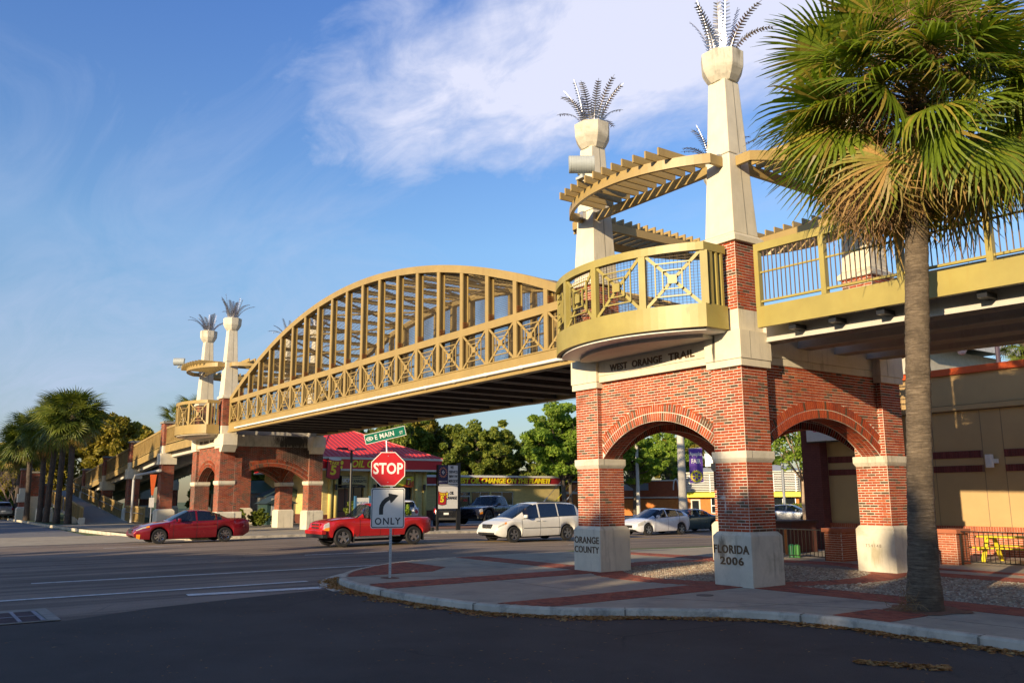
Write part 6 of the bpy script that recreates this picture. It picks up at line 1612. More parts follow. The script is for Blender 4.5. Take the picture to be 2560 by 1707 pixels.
# --- tan shop building on the right
Tn = thing('tan_stucco_shop', 'tan stucco shop with orange roof edge and dark brick corner behind the walkway', 'building', (0, 15, -.1))
M_STU = mat('tan_stucco', (.47, .32, .145), .9, var=.05, vscale=1.5, bump=.2, bscale=120)
YW = 13.5
obj('wall', MB().box(-7.25, 30, YW, YW + 9, .9, 4.66), M_STU, Tn)
obj('upper_wall', MB().box(-7.25, 30, YW - .06, YW + 9, 4.88, 5.95), M_STU, Tn); obj('cornice', MB().box(-7.25, 30, YW - .14, YW + 9, 4.70, 4.86), M_STU, Tn); obj('shadow_gap', MB().box(-7.25, 30, YW - .02, YW + 9, 4.66, 4.88), M_JOINT, Tn)
obj('roof_edge', MB().box(-7.4, 30, YW - .16, YW + 9.1, 5.90, 6.12), mat_flat('orange_roof_edge', (.62, .09, .012), .5), Tn)
M_DBR = mat('dark_red_brick', (.16, .045, .035), .85, var=.15); add_courses(M_DBR, bl=.225, bh=.0677, dark=.62)
obj('corner_pier', MB().box(-8.05, -7.25, YW - .45, YW + 8, -.1, 5.9), M_DBR, Tn)
M_SOL = mat_tone('soldier_brick', [(0, (.13, .035, .028)), (1, (.19, .05, .04))], .85, .3)
for z0, z1 in ((3.12, 3.36), (2.66, 2.88)):
    x = -7.24
    while x < 12:
        if not (-1.46 < x < -.80): pass
        x += .0
        break
    for (a, b) in ((-7.22, -1.46), (-.80, 6.0), (6.7, 13)):
        sb = obj('brick_band', MB().box(a, b, YW - .015, YW, z0, z1), mat_flat('band_joint', (.22, .12, .09), .9), Tn); n = int((b - a) / .078)
        bb = MB()
        for k in range(n): bb.box(a + k * .078 + .005, a + k * .078 + .073, YW - .028, YW - .015, z0 + .008, z1 - .008, random.random() * .9 + .05)
        obj('soldier_bricks', bb, M_SOL, sb, kind='stuff')
pj = MB()
for x in (-3.08, -1.46, -.80, 2.4, 6.0, 6.7): pj.box(x - .012, x + .012, YW - .003, YW, .92, 4.66)
obj('panel_joints', pj, mat_flat('stucco_joint', (.25, .18, .10), .9), Tn)
M_PBR = mat_tone('patio_brick', [(0, (.36, .10, .045)), (.6, (.42, .13, .06)), (1, (.30, .08, .04))], .85, .4, 80)
obj('base_core', MB().box(-7.25, 30, YW - .05, YW + 1, -.1, .76), M_MORTAR, Tn)
def brick_field(o, u, n, width, z0, z1, M, parent, name='bricks', bl=.225, bh=.0677):
    global BL, BH
    mb = MB(); o, u, n = Vector(o), Vector(u), Vector(n); rows = max(1, round((z1 - z0) / bh)); h = (z1 - z0) / rows
    for r in range(rows):
        x = -bl * .5 * (r % 2)
        while x < width:
            a, b = max(x, 0), min(x + bl, width); x += bl
            if b - a > .03: mb.obox(o + u * ((a + b) / 2) + Vector((0, 0, z0 + (r + .5) * h)) + n * .004, u * ((b - a - .01) / 2), n * .005, (0, 0, (h - .01) / 2), random.random() * .9 + .05)
    return obj(name, mb, M, parent, kind='stuff')
brick_field((-7.25, YW - .05, 0), (1, 0, 0), (0, -1, 0), 16, 0, .74, M_PBR, Tn)
sb = MB()
for k in range(200): sb.box(-7.25 + k * .08, -7.25 + k * .08 + .07, YW - .11, YW, .77, .92, random.random() * .9 + .05)
obj('sill_bricks', sb, M_PBR, Tn, kind='stuff'); obj('sill_core', MB().box(-7.25, 12, YW - .10, YW, .765, .915), M_MORTAR, Tn)
Wl = thing('wall_light', 'white box wall light between the brick bands of the tan shop', 'lamp', (-1.15, YW - .2, 3)); obj('lamp_body', MB().box(-1.28, -1.10, YW - .30, YW - .10, 2.78, 3.20), M_WHITE, Wl, bevel=.01); obj('bracket', MB().box(-1.10, -1.0, YW - .14, YW, 2.92, 3.06), M_WHITE, Wl)
Sg = thing('shop_sign', 'white box sign with pink print, seen through the right arch', 'sign', (-7, YW - .5, 4.4)); obj('sign_box', MB().box(-7.68, -4.0, YW - .62, YW - .45, 3.93, 5.4), M_WHITE, Sg, bevel=.02); obj('sign_frame', MB().box(-7.72, -3.96, YW - .60, YW - .44, 3.89, 3.93), M_BLACK, Sg)
obj('pink_patch', MB().box(-7.35, -4.4, YW - .625, YW - .62, 4.28, 5.2), mat_flat('magenta_print', (.62, .03, .22), .4), Sg); text('lettering', 'Dunkin', .5, (-5.9, YW - .63, 4.55), (1, 0, 0), (0, 0, 1), M_WHITE, Sg, depth=.002, bold=.02)
# patio: brick piers, black railing, dumpster wall, picnic tables
def patio_pier(x0, x1, y0, y1, h, label):
    T = thing('patio_pier', label, 'brick pier', ((x0 + x1) / 2, (y0 + y1) / 2, 0), group='low brick piers of the patio fence')
    obj('core', MB().box(x0 + .01, x1 - .01, y0 + .01, y1 - .01, -.05, h - .12), M_MORTAR, T)
    brick_field((x0 + .01, y0 + .01, 0), (1, 0, 0), (0, -1, 0), x1 - x0 - .02, 0, h - .12, M_PBR, T); brick_field((x1 - .01, y0 + .01, 0), (0, 1, 0), (1, 0, 0), y1 - y0 - .02, 0, h - .12, M_PBR, T)
    obj('cap', MB().box(x0 - .05, x1 + .05, y0 - .05, y1 + .05, h - .12, h), mat('brick_cap', (.36, .12, .06), .85), T, bevel=.008)
patio_pier(-3.68, -3.08, 7.85, 8.6, .97, 'low orange brick pier left of the right leg of the near tower'); patio_pier(-.92, -.38, 9.25, 9.95, .98, 'low orange brick pier right behind the palm trunk')
def fence(pts, h, label, z=0):
    T = thing('black_railing', label, 'railing', (pts[0][0], pts[0][1], z)); b = MB(); p = MB()
    for (a, c) in zip(pts, pts[1:]):
        a, c = Vector((*a, z)), Vector((*c, z)); n = max(1, int((c - a).length / .13))
        p.bar(a + Vector((0, 0, h)), c + Vector((0, 0, h)), .045, .03); p.bar(a + Vector((0, 0, .1)), c + Vector((0, 0, .1)), .03, .03)
        for k in range(n + 1):
            q = a.lerp(c, k / n); obj('baluster', MB().box(q.x - .008, q.x + .008, q.y - .008, q.y + .008, .1 + z, h + z), M_BLACK, T)
        for q in (a, c): p.box(q.x - .025, q.x + .025, q.y - .025, q.y + .025, z - .05, h + .04 + z)
    obj('rails', p, M_BLACK, T)
fence([(-7.4, 7.75), (-3.72, 7.95)], .90, 'black patio railing between the front and right legs of the near tower'); fence([(-.36, 9.45), (9.0, 9.3)], .92, 'black patio railing right of the palm trunk, before the yellow picnic table')
Dw = thing('dumpster_wall', 'dark brown brick enclosure wall behind the black railing, left of the tan shop', 'wall', (-7.2, 10.5, 0)); obj('wall', MB().box(-8.2, -6.6, 10.2, 11.6, -.1, .98), mat('brown_brick', (.10, .035, .025), .85, var=.2), Dw); obj('coping', MB().box(-8.27, -6.53, 10.13, 11.67, .98, 1.07), mat_flat('brown_coping', (.07, .03, .02), .8), Dw)
Op = thing('orange_marker_post', 'slim orange marker post behind the railing right of the FLORIDA plinth', 'post', (-5.9, 8.95, 0)); obj('post', MB().tube([(-5.9, 8.95, 0), (-5.9, 8.95, .82), (-5.9, 8.95, .86)], [.05, .05, .02], 10), mat_flat('orange_plastic', (.72, .22, .04), .5), Op)
for k, (x, lab) in enumerate(((-5.28, 'dark green half of the pair of green utility stubs'), (-5.08, 'bright green utility stub behind the railing'))): solo('utility_stub', MB().tube([(x, 8.4, 0), (x, 8.4, .36), (x, 8.4, .40)], [.10, .10, .06], 14), mat_flat('green_plastic_%d' % k, ((.01, .10, .04), (.05, .22, .05))[k], .5), lab, 'utility stub', ang=40)
def picnic(x, y, rz, label):
    T = thing('picnic_table', label, 'picnic table', (x, y, 0), rz, group='yellow picnic tables'); M = mat('yellow_table_paint', (.62, .50, .02), .6, var=.1, vscale=6)
    for k in range(5): obj('plank', MB().box(-.9, .9, -.36 + k * .146, -.36 + k * .146 + .138, .71, .75), M, T)
    for s in (-1, 1):
        for k in range(2): obj('seat_plank', MB().box(-.9, .9, s * .72 - .14 + k * .145, s * .72 - .14 + k * .145 + .138, .42, .455), M, T)
        for e in (-.62, .62):
            obj('leg', MB().bar((e, s * .22, .71), (e, s * .62, 0), .045, .12, (1, 0, 0)), M, T)
    for e in (-.62, .62): obj('crosspiece', MB().box(e - .02, e + .02, -.86, .86, .36, .42).box(e - .02, e + .02, -.34, .34, .65, .71), M, T)
    return T
picnic(.25, 11.2, .05, 'yellow wooden picnic table behind the railing right of the palm'); picnic(2.7, 11.5, .05, 'second yellow picnic table, cut by the right picture edge'); picnic(-3.3, 10.6, .4, 'yellow picnic table corner peeking out left of the low brick pier')
# --- house with a grey roof behind the walkway, top right
Hs = thing('grey_roof_house', 'pale building with a weathered grey hipped roof behind the tan shop', 'building', (-14, 33, 0)); obj('wall', MB().box(-20, -13.6, 32, 42, -.1, 10.4), mat('pale_render', (.44, .40, .32), .85), Hs)
obj('roof', MB().add([(-21, 31, 10.9), (-12.6, 31, 10.9), (-12.6, 43, 10.9), (-21, 43, 10.9), (-17.5, 36, 12.8), (-16, 36, 12.8)], [(0, 1, 5, 4), (1, 2, 5), (2, 3, 4, 5), (3, 0, 4), (0, 3, 2, 1)]), mat('weathered_roof', (.30, .30, .29), .8, var=.2), Hs); obj('eave', MB().box(-21, -12.6, 30.9, 31, 10.4, 10.9).box(-12.6, -12.5, 30.9, 43, 10.4, 10.9), mat('peeling_eave', (.45, .46, .46), .7, var=.25, vscale=4), Hs)

# --- poles, wires, banner
def pole(x, y, h, r, label, m=M_BEAM, z=-.3): return solo('utility_pole', MB().tube([(x, y, z), (x, y, h)], [r, r * .7], 10), m, label, 'utility pole', group='utility poles', ang=50)
pole(-28.9, 28.4, 11.5, .30, 'thick pale concrete pole carrying the purple banner in the front arch'); pole(-49.2, 43.6, 10.5, .19, 'thin leaning pole between the palms in the front arch', z=-.3)
Bn = thing('street_banner', 'purple street banner with white lettering and a yellow gear on the concrete pole', 'banner', (-28.5, 28.7, 3)); dv = Vector((.72, .69, 0)); bo = Vector((-28.55, 28.72, 0)); nn = Vector((.69, -.72, 0))
mb = MB(); mb.add([tuple(bo + dv * a + Vector((0, 0, z))) for a, z in ((.05, 2.75), (.95, 2.85), (.95, 5.1), (.05, 5.05))], [(0, 1, 2, 3)]); obj('cloth', mb, mat_flat('purple_cloth', (.10, .03, .30), .6), Bn)
obj('arm', MB().bar(tuple(bo + Vector((0, 0, 5.08))), tuple(bo + dv + Vector((0, 0, 5.13))), .04, .04).bar(tuple(bo + Vector((0, 0, 2.72))), tuple(bo + dv + Vector((0, 0, 2.82))), .04, .04), M_GALV, Bn)
text('lettering', 'Apopka', .36, bo + dv * .5 + nn * .01 + Vector((0, 0, 4.7)), dv, (0, 0, 1), M_WHITE, Bn, depth=.003, bold=.008, sx=.72); text('lettering', 'FAIR', .42, bo + dv * .5 + nn * .01 + Vector((0, 0, 4.2)), dv, (0, 0, 1), M_WHITE, Bn, depth=.003, bold=.012, sx=.75)
mb = MB(); c = bo + dv * .5 + nn * .012 + Vector((0, 0, 3.2))
for k in range(20):
    a = 2 * math.pi * k / 20; e = dv * math.cos(a) + Vector((0, 0, math.sin(a))); f = dv * -math.sin(a) + Vector((0, 0, math.cos(a))); mb.obox(c + e * .33, e * .05, f * .05, nn * .003); mb.obox(c + e * .40, e * .035, f * .022, nn * .003)
for k in range(3): a = math.pi * k / 3; e = dv * math.cos(a) + Vector((0, 0, math.sin(a))); f = dv * -math.sin(a) + Vector((0, 0, math.cos(a))); mb.obox(c, e * .3, f * .03, nn * .004)
obj('gear_emblem', mb, M_YTXT, Bn)
def cable(a, b, sag, label, r=.018):
    a, b = Vector(a), Vector(b); return solo('overhead_cable', MB().tube([a.lerp(b, k / 24) - Vector((0, 0, sag * math.sin(math.pi * k / 24))) for k in range(25)], r, 4), M_BLACK, label, 'cable', group='overhead cables')
cable((-62, 20, 10.8), (-28.9, 28.4, 11.0), .6, 'upper black cable crossing the front arch'); cable((-60, 20, 9.6), (-28.9, 28.4, 9.6), .6, 'lower black cable crossing the front arch'); cable((-28.9, 28.4, 9.7), (12, 46, 9.2), .5, 'black cable crossing the right arch')
for k_c, (x_, y_) in enumerate(((-50.5, 31.2), (-50.2, 32.3), (-49.9, 33.2))): solo('guy_wire', MB().tube([(x_, y_, -.2), (x_ + 4, y_ + 9, 10.5)], .018, 4).tube([(x_, y_, -.2), (x_ + .75, y_ + 1.7, 1.8)], .05, 6), M_YTXT if k_c == 1 else M_GALV, ('left', 'middle', 'right')[k_c] + ' guy wire slanting up in front of the long yellow building', 'guy wire', group='guy wires')
cable((-150, -10, 11.2), (-88, 30, 11.0), .8, 'thin cable at the far left sky'); cable((-150, -12, 8.8), (-88, 28, 8.6), .8, 'lower thin cable at the far left')
St = thing('lot_lamp', 'grey single arm lamp post on the grass in the right arch', 'street lamp', (-32.5, 44, -.3)); obj('pole', MB().tube([(-32.5, 44, -.3), (-32.5, 44, 5.2)], [.14, .10], 10), M_GALV, St); obj('lamp_head', MB().box(-33.9, -32.5, 43.2, 43.6, 5.15, 5.32).bar((-32.5, 44, 5.2), (-33.2, 43.4, 5.24), .1, .08), M_GALV, St)
Ol = thing('teardrop_lamp', 'black teardrop street lamp hanging above the orange roof edge', 'street lamp', (-4.6, 19.5, 8.4)); lx, ly = -4.35, 18.6
k2 = 1.0
obj('lamp_hood', MB().lathe([(.05, .75), (.06, .62), (.20, .60), (.20, .52), (.12, .50), (.15, .25), (.24, .08), (.46, -.02), (.46, -.06), (.20, -.06)][::-1], (lx, ly, 7.75), 16), M_BLACK, Ol, ang=40); obj('lamp_globe', MB().lathe([(.02, -.42), (.12, -.36), (.19, -.2), (.20, -.07)], (lx, ly, 7.75), 14), mat_flat('frosted_globe', (.62, .62, .6), .3), Ol, smooth=True)
obj('arm', MB().tube([(lx, ly, 8.5), (lx + .1, ly, 9.2), (lx + .7, ly + .1, 9.5), (lx + 1.25, ly + .2, 9.0)], .03, 6).tube([(lx + 1.25, ly + .2, 3), (lx + 1.25, ly + .2, 9.6)], [.10, .08], 10).box(lx + 1.33, lx + 1.55, ly + .1, ly + .3, 8.3, 8.5), mat_flat('dark_bronze_pole', (.06, .04, .06), .4), Ol)
gs = sheet('restaurant_lawn', [(-50, 40), (-12, 26), (-9, 60), (-46, 60)], M_GRASS, .03, 6, lambda x, y: -.34)
# --- unseen stepped block, added behind the viewer to shade the crossing
Oc = thing('shading_block', 'stepped red brick office building behind the viewer that shades the crossing', 'building', (20, -62, -.1))
for (a, b, h) in ((-15.5, -9.5, 8.4), (-9.5, -4.5, 10.2), (-4.5, .5, 12.0), (.5, 7, 13.2), (7, 14, 13.9), (14, 60, 14.9)): obj('wall', MB().box(a, b, -74, -58, -.1, h), M_DBR, Oc)
for k in range(14): window(Oc, 'y', -58, -14 + k * 5, -11.6 + k * 5, 1.2, 3.4, 1, 2, M_WHITE)
# ================================================================= stop sign assembly, turned to the viewer
vdir = Vector((CAM.x + 7.18, CAM.y + 5.0, 0)).normalized(); sa = math.atan2(vdir.x, -vdir.y)      # local -y looks at the viewer
SS = thing('stop_sign', 'red STOP sign over a white right turn ONLY sign and green E MAIN ST blade', 'road sign', (-7.18, -5.0, 0), sa)
pm = MB().box(-.032, .032, 0, .034, 0, 3.10)
obj('post', pm, M_GALV, SS)
hl = MB()
for k in range(50): hl.lathe([(.008, -.0015), (.008, .0)], (0, -.0005, .12 + k * .06), 6, axis='y')
obj('post_holes', hl, M_BLACK, SS, kind='stuff')
mb = MB().tube([(-.13, .02, 3.06), (-.16, .03, 3.62)], .022, 8); mb.box(-.19, -.10, -.0, .06, 3.40, 3.50)
obj('blade_bracket', mb, M_GALV, SS)
cx, cz, Ro = -.095, 2.678, .428 / math.cos(R(22.5))
def octo(r, y0, y1): return MB().lathe([(r, y0), (r, y1)], (cx, 0, cz), 8, R(22.5), 'y')
M_SRED = mat_flat('sign_red', (.50, .012, .016), .32); M_SWH = mat('sign_white', (.74, .72, .64), .6, var=.05, vscale=6, spec=.25); M_SBK = mat_flat('sign_black', (.012, .012, .012), .4); M_SGR = mat_flat('sign_green', (.0, .14, .075), .35)
sp = obj('stop_plate', octo(Ro, -.012, -.008), M_SWH, SS); obj('red_field', octo(Ro * .955, -.014, -.011), M_SRED, sp)
text('lettering', 'STOP', .38, (cx, -.0145, cz - .0), (1, 0, 0), (0, 0, 1), M_SWH, SS, depth=.001, bold=.010, sx=.80, spacing=1.03)
def rrect(x0, x1, z0, z1, r, y):
    P = []
    for (a, b, s) in ((x1 - r, z1 - r, 0), (x0 + r, z1 - r, 1), (x0 + r, z0 + r, 2), (x1 - r, z0 + r, 3)):
        for k in range(6): t = (s + k / 5) * math.pi / 2; P.append((a + r * math.cos(t), y, b + r * math.sin(t)))
    return P
def plate(name, x0, x1, z0, z1, r, y, m, par, t=.003):
    F_ = rrect(x0, x1, z0, z1, r, y); Bk = [(a, b + t, c) for a, b, c in F_]; n = len(F_); mb = MB().add(F_ + Bk, [tuple(reversed(range(n))), tuple(range(n, 2 * n))] + [(i, (i + 1) % n, n + (i + 1) % n, n + i) for i in range(n)]); return obj(name, mb, m, par)
x0, x1, z0, z1 = -.505, .340, 1.205, 2.205
op = plate('turn_plate', x0, x1, z0, z1, .05, -.012, M_SWH, SS); plate('black_border', x0 + .018, x1 - .018, z0 + .018, z1 - .018, .045, -.0135, M_SBK, op, .001); plate('white_field', x0 + .036, x1 - .036, z0 + .036, z1 - .036, .035, -.015, M_SWH, op, .001)
text('lettering', 'ONLY', .235, (-.085, -.0155, 1.375), (1, 0, 0), (0, 0, 1), M_SBK, SS, depth=.001, bold=.004, sx=.92, spacing=1.18)
ar = MB(); A = []; Bq = []
S_ = lambda u, v: (-.515 + (u - 1080) / 570 * .86, -.016, 2.205 - (v - 775) / 665 * .995)    # sign face coordinates
inn_ = [(1290, 1215), (1290, 1130), (1297, 1085), (1320, 1040), (1355, 1005), (1400, 975)]; out_ = [(1222, 1215), (1222, 1120), (1232, 1060), (1265, 995), (1315, 945), (1378, 912)]
ar.strip([S_(*p) for p in out_], [S_(*p) for p in inn_])
ar.add([S_(*p) for p in ((1400, 975), (1410, 1028), (1440, 1010), (1540, 898), (1380, 862), (1372, 875), (1378, 912))], [tuple(range(7))])
obj('turn_arrow', ar, M_SBK, SS)
bt = MB()
for (a, c) in ((cx, cz + .33), (cx, cz - .33), (-.085, 2.13), (-.085, 1.26)): bt.lathe([(.012, -.020), (.012, -.014)], (a, 0, c), 8, axis='y')
obj('bolts', bt, M_GALV, SS)
# street name blade, tilted like in the picture
ang = math.atan2(.245, 1.0); ca, sa_ = math.cos(ang), math.sin(ang); bx, bz = -.185, 3.535
Q = lambda a, b: (bx + a * ca - b * sa_, -.02 , bz + a * sa_ + b * ca)
L_ = .525; h_ = .125
bm_ = MB(); Pq = [Q(-L_, -h_), Q(L_, -h_), Q(L_, h_), Q(-L_, h_)]; bm_.add(Pq + [(a, .0 - .012, c) for a, b, c in Pq], [(3, 2, 1, 0), (4, 5, 6, 7), (0, 1, 5, 4), (1, 2, 6, 5), (2, 3, 7, 6), (3, 0, 4, 7)]); bl_ = obj('name_blade', bm_, M_SWH, SS)
Pq = [Q(-L_ + .012, -h_ + .012), Q(L_ - .012, -h_ + .012), Q(L_ - .012, h_ - .012), Q(-L_ + .012, h_ - .012)]; obj('green_field', MB().add([(a, -.0215, c) for a, b, c in Pq], [(0, 1, 2, 3)]), M_SGR, bl_)
X_, Y_ = (ca, 0, sa_), (-sa_, 0, ca)
text('lettering', 'E MAIN', .175, (Q(-.02, -.005)[0], -.0225, Q(-.02, -.005)[2]), X_, Y_, M_SWH, SS, depth=.0008, bold=.0025, sx=.86, spacing=1.05); text('lettering', 'ST', .105, (Q(.41, -.03)[0], -.0225, Q(.41, -.03)[2]), X_, Y_, M_SWH, SS, depth=.0008, bold=.001, sx=.85)
em = MB()
for k in range(12): a = 2 * math.pi * k / 12; q = Q(-.40 + .075 * math.cos(a), .0 + .045 * math.sin(a)); em.obox((q[0], -.0225, q[2]), (.014, 0, 0), (0, .0008, 0), (0, 0, .011))
q = Q(-.40, 0); em.obox((q[0], -.0225, q[2]), (.03, 0, 0), (0, .0008, 0), (0, 0, .018)); obj('emblem', em, M_SWH, SS)
sheet('sign_pit', [(-7.18 + .34 * math.cos(k), -5.0 + .22 * math.sin(k)) for k in (0, .6, 1.3, 2, 2.6, 3.2, 3.9, 4.6, 5.3)], M_MULCH, .006, 1, HP, PAV)
# ================================================================= vehicles (local: +x forward, +y left, z up from the road)
def paint(name, col, flake=.3, rough=.28):
    m, nt, b = new_mat(name); b.inputs['Base Color'].default_value = (*col, 1); b.inputs['Metallic'].default_value = flake; b.inputs['Roughness'].default_value = rough
    b.inputs['Coat Weight'].default_value = .9; b.inputs['Coat Roughness'].default_value = .04
    p = _pos(nt); dirt = _ramp(nt, _noise(nt, p, 2.2, 7, .7), [(.35, tuple(c * .92 for c in col)), (.75, tuple(min(1, c * 1.03 + .006) for c in col))]); nt.links.new(dirt, b.inputs['Base Color'])
    nt.links.new(_ramp(nt, _noise(nt, p, 3.0, 6, .7), [(.3, (rough * .8,) * 3), (.7, (rough * 1.35,) * 3)]), b.inputs['Roughness']); return m
M_TYRE = mat('tyre_rubber', (.018, .018, .018), .85, var=.2); M_CHROME = mat_flat('chrome', (.75, .75, .76), .12, 1.0); M_ALLOY = mat_flat('alloy_wheel', (.50, .50, .51), .28, .9); M_PLASTIC = mat_flat('black_plastic', (.02, .02, .02), .55)
M_LAMP = mat_glass('headlamp_glass', (.40, .39, .35), .06); M_AMBER = mat_flat('amber_lens', (.75, .26, .02), .2); M_TAIL = mat_flat('tail_lamp', (.40, .008, .012), .18); M_SEAM = mat_flat('panel_gap', (.01, .01, .01), .8)
M_CARGLASS = mat_glass('car_glass', (.012, .018, .025), .03, .62); M_TINT = mat_glass('tinted_car_glass', (.008, .012, .022), .03, .93); M_WELL = mat_flat('wheel_well', (.006, .006, .006), .95); M_RIMB = mat_flat('rim_barrel', (.10, .10, .105), .4, .8); M_PLATE = mat_flat('licence_plate', (.6, .6, .58), .5); M_SEATM = mat_flat('seat_cloth', (.05, .045, .04), .9)
def interp(P, x):
    if x <= P[0][0]: return P[0][1]
    for (a, b), (c, d) in zip(P, P[1:]):
        if x <= c: t = (x - a) / (c - a); return lerp(b, d, t)
    return P[-1][1]
def vehicle(name, label, cat, loc, heading, S, group=None, scale=1.0, detail=True, driver=None):
    T = thing(name, label, cat, loc, heading + 1e-9, group)
    T.scale = (scale,) * 3
    L, Wd, wr = S['L'], S['W'], S['wr']; xf, xr = S['xf'], S['xr']; sill = S['sill']; top = S['top']; roof = S['roof']; x0, x1 = top[0][0], top[-1][0]
    hmax = max(z - interp(top, x) for x, z in roof); rw = S.get('roofw', .66); ra = wr * 1.20
    xs = set(np.linspace(x0, x1, 34).tolist()) | {p[0] for p in roof} | {p[0] for p in top}
    for w in (xf, xr):
        for k in range(-8, 9): xs.add(w + ra * math.sin(k / 8 * math.pi / 2))
    for a in S['seams']: xs |= {a - .008, a + .008}
    for a, b in S['side_glass']: xs |= {a, b}
    for q in S.get('patches', ()): xs |= {q[0], q[1]}
    xs = sorted(x for x in xs if x0 <= x <= x1); X = [xs[0]]
    for x in xs[1:]:
        if x - X[-1] > .004: X.append(x)
    def ring(x):
        w = Wd / 2; t = (x - (x0 + x1) / 2) / ((x1 - x0) / 2); w *= 1 - S.get('taper', .16) * max(0, (abs(t) - .70) / .30) ** 2.2
        zs = interp(top, x); zb = interp(sill, x)
        for c in (xf, xr):
            if abs(x - c) < ra: zb = max(zb, wr + math.sqrt(max(0, ra * ra - (x - c) ** 2)) * .98)
        zb = min(zb, zs - .08); zr = interp(roof, x) if roof[0][0] <= x <= roof[-1][0] else zs; hc = max(0, zr - zs); k = min(1, hc / hmax)
        y8 = lerp(.80 * w, rw, k ** .8) if hc > .004 else .72 * w; y9 = lerp(.62 * w, rw - .07, k); crown = S.get('crown', .045)
        r = [(.62 * w, zb + .03), (.93 * w, zb), (.985 * w, lerp(zb, zs, .18)), (1.0 * w, lerp(zb, zs, .45)), (1.0 * w, lerp(zb, zs, .68)), (.985 * w, lerp(zb, zs, .88)), (.945 * w, zs)]
        if hc > .004: r += [(.915 * w, zs + min(.02, hc * .5)), (lerp(.915 * w, y8, .5), zs + hc * .52), (y8, zs + hc - min(.05, hc * .3)), (y9, zs + hc - .012 * k), (y9 * .5, zs + hc + .012 * k + crown * (1 - k) * .5), (0, zs + hc + .018 * k + crown * (1 - k) * .6)]
        else: r += [(.90 * w, zs + crown * .25), (.84 * w, zs + crown * .4), (.72 * w, zs + crown * .62), (.5 * w, zs + crown * .85), (.25 * w, zs + crown * .96), (0, zs + crown)]
        return r
    RG = [ring(x) for x in X]; nr = len(RG[0])
    def V(i, j, s, off=0.0):
        y, z = RG[i][j]; return (X[i], s * (y + off), z)
    def region(test, nm, m, parent=None, off=0.004, sides=(1, -1), smooth=True):
        mb = MB()
        for s in sides:
            for i in range(len(X) - 1):
                xm = (X[i] + X[i + 1]) / 2
                for j in range(nr - 1):
                    if test(xm, j, s, i):
                        q = [V(i, j, s), V(i + 1, j, s), V(i + 1, j + 1, s), V(i, j + 1, s)]
                        n = (Vector(q[1]) - Vector(q[0])).cross(Vector(q[3]) - Vector(q[0])); n = n.normalized() if n.length > 1e-9 else Vector((0, s, 0))
                        if n.y * s < -.001 or (abs(n.y) < .001 and n.z < 0): n = -n
                        q = [tuple(Vector(p) + n * off) for p in q]
                        mb.add(q, [(0, 1, 2, 3) if s < 0 else (3, 2, 1, 0)])
        if not mb.f: return None
        me = mb.mesh(nm, m); bm = bmesh.new(); bm.from_mesh(me); bmesh.ops.remove_doubles(bm, verts=bm.verts, dist=.0006); bmesh.ops.recalc_face_normals(bm, faces=bm.faces); bm.to_mesh(me); bm.free()
        me.polygons.foreach_set('use_smooth', [True] * len(me.polygons)); me.set_sharp_from_angle(angle=R(38)); return put(nm, me, parent or T)
    sg = S['side_glass']; ws = S['windscreen']; rg = S.get('rear_glass')
    is_side = lambda x, j: j in (7, 8) and any(a < x < b for a, b in sg)
    is_ws = lambda x, j: j in (9, 10, 11) and ws[0] < x < ws[1]
    is_rg = lambda x, j: bool(rg) and j in (9, 10, 11) and rg[0] < x < rg[1]
    P_ = S['paint']
    body = region(lambda x, j, s, i: not (is_side(x, j) or is_ws(x, j) or is_rg(x, j)), 'body', P_, off=0)
    # closing faces front and back
    cp = MB()
    for i in (0, len(X) - 1):
        pts = [V(i, j, 1) for j in range(nr)] + [V(i, j, -1) for j in reversed(range(nr - 1))]; cp.add(pts, [tuple(range(len(pts)))])
    obj('end_panel', cp, P_, T)
    G_ = S.get('glass', M_CARGLASS)
    for a, b in sg:
        for s in (1, -1): region(lambda x, j, sd, i, a=a, b=b: j in (7, 8) and a < x < b, 'side_window', G_, off=-.004, sides=(s,))
    region(lambda x, j, s, i: is_ws(x, j), 'windscreen', S.get('wglass', M_CARGLASS), off=-.004)
    if rg: region(lambda x, j, s, i: is_rg(x, j), 'rear_window', G_, off=-.004)
    sm_ = [(a - .008, a + .008) for a in S['seams']]
    for a, b in sm_:
        for sd_ in (1, -1): region(lambda x, j, s, i, a=a, b=b: 1 <= j <= 6 and a <= x <= b, 'door_gap', M_SEAM, off=.003, sides=(sd_,))
    for (a, b, j0, j1, m, nm) in S.get('patches', ()):
        for s in (1, -1): region(lambda x, j, sd, i: a < x < b and j0 <= j < j1, nm, m, off=.012, sides=(s,))
    # black belt line under the windows
    region(lambda x, j, s, i: j == 6 and sg[0][0] - .05 < x < sg[-1][1] + .1, 'window_trim', S.get('belt', M_PLASTIC), off=.004)
    zc = wr; ws_ = Wd / 2
    obj('wheel_well', MB().box(xr - ra * 1.02, xf + ra * 1.02, -ws_ * .80, ws_ * .80, wr * .55, wr * .62).box(x0 + .25, x1 - .25, -ws_ * .74, ws_ * .74, interp(sill, 0) + .02, min(interp(top, xr), interp(top, xf)) - .22), M_WELL, T)
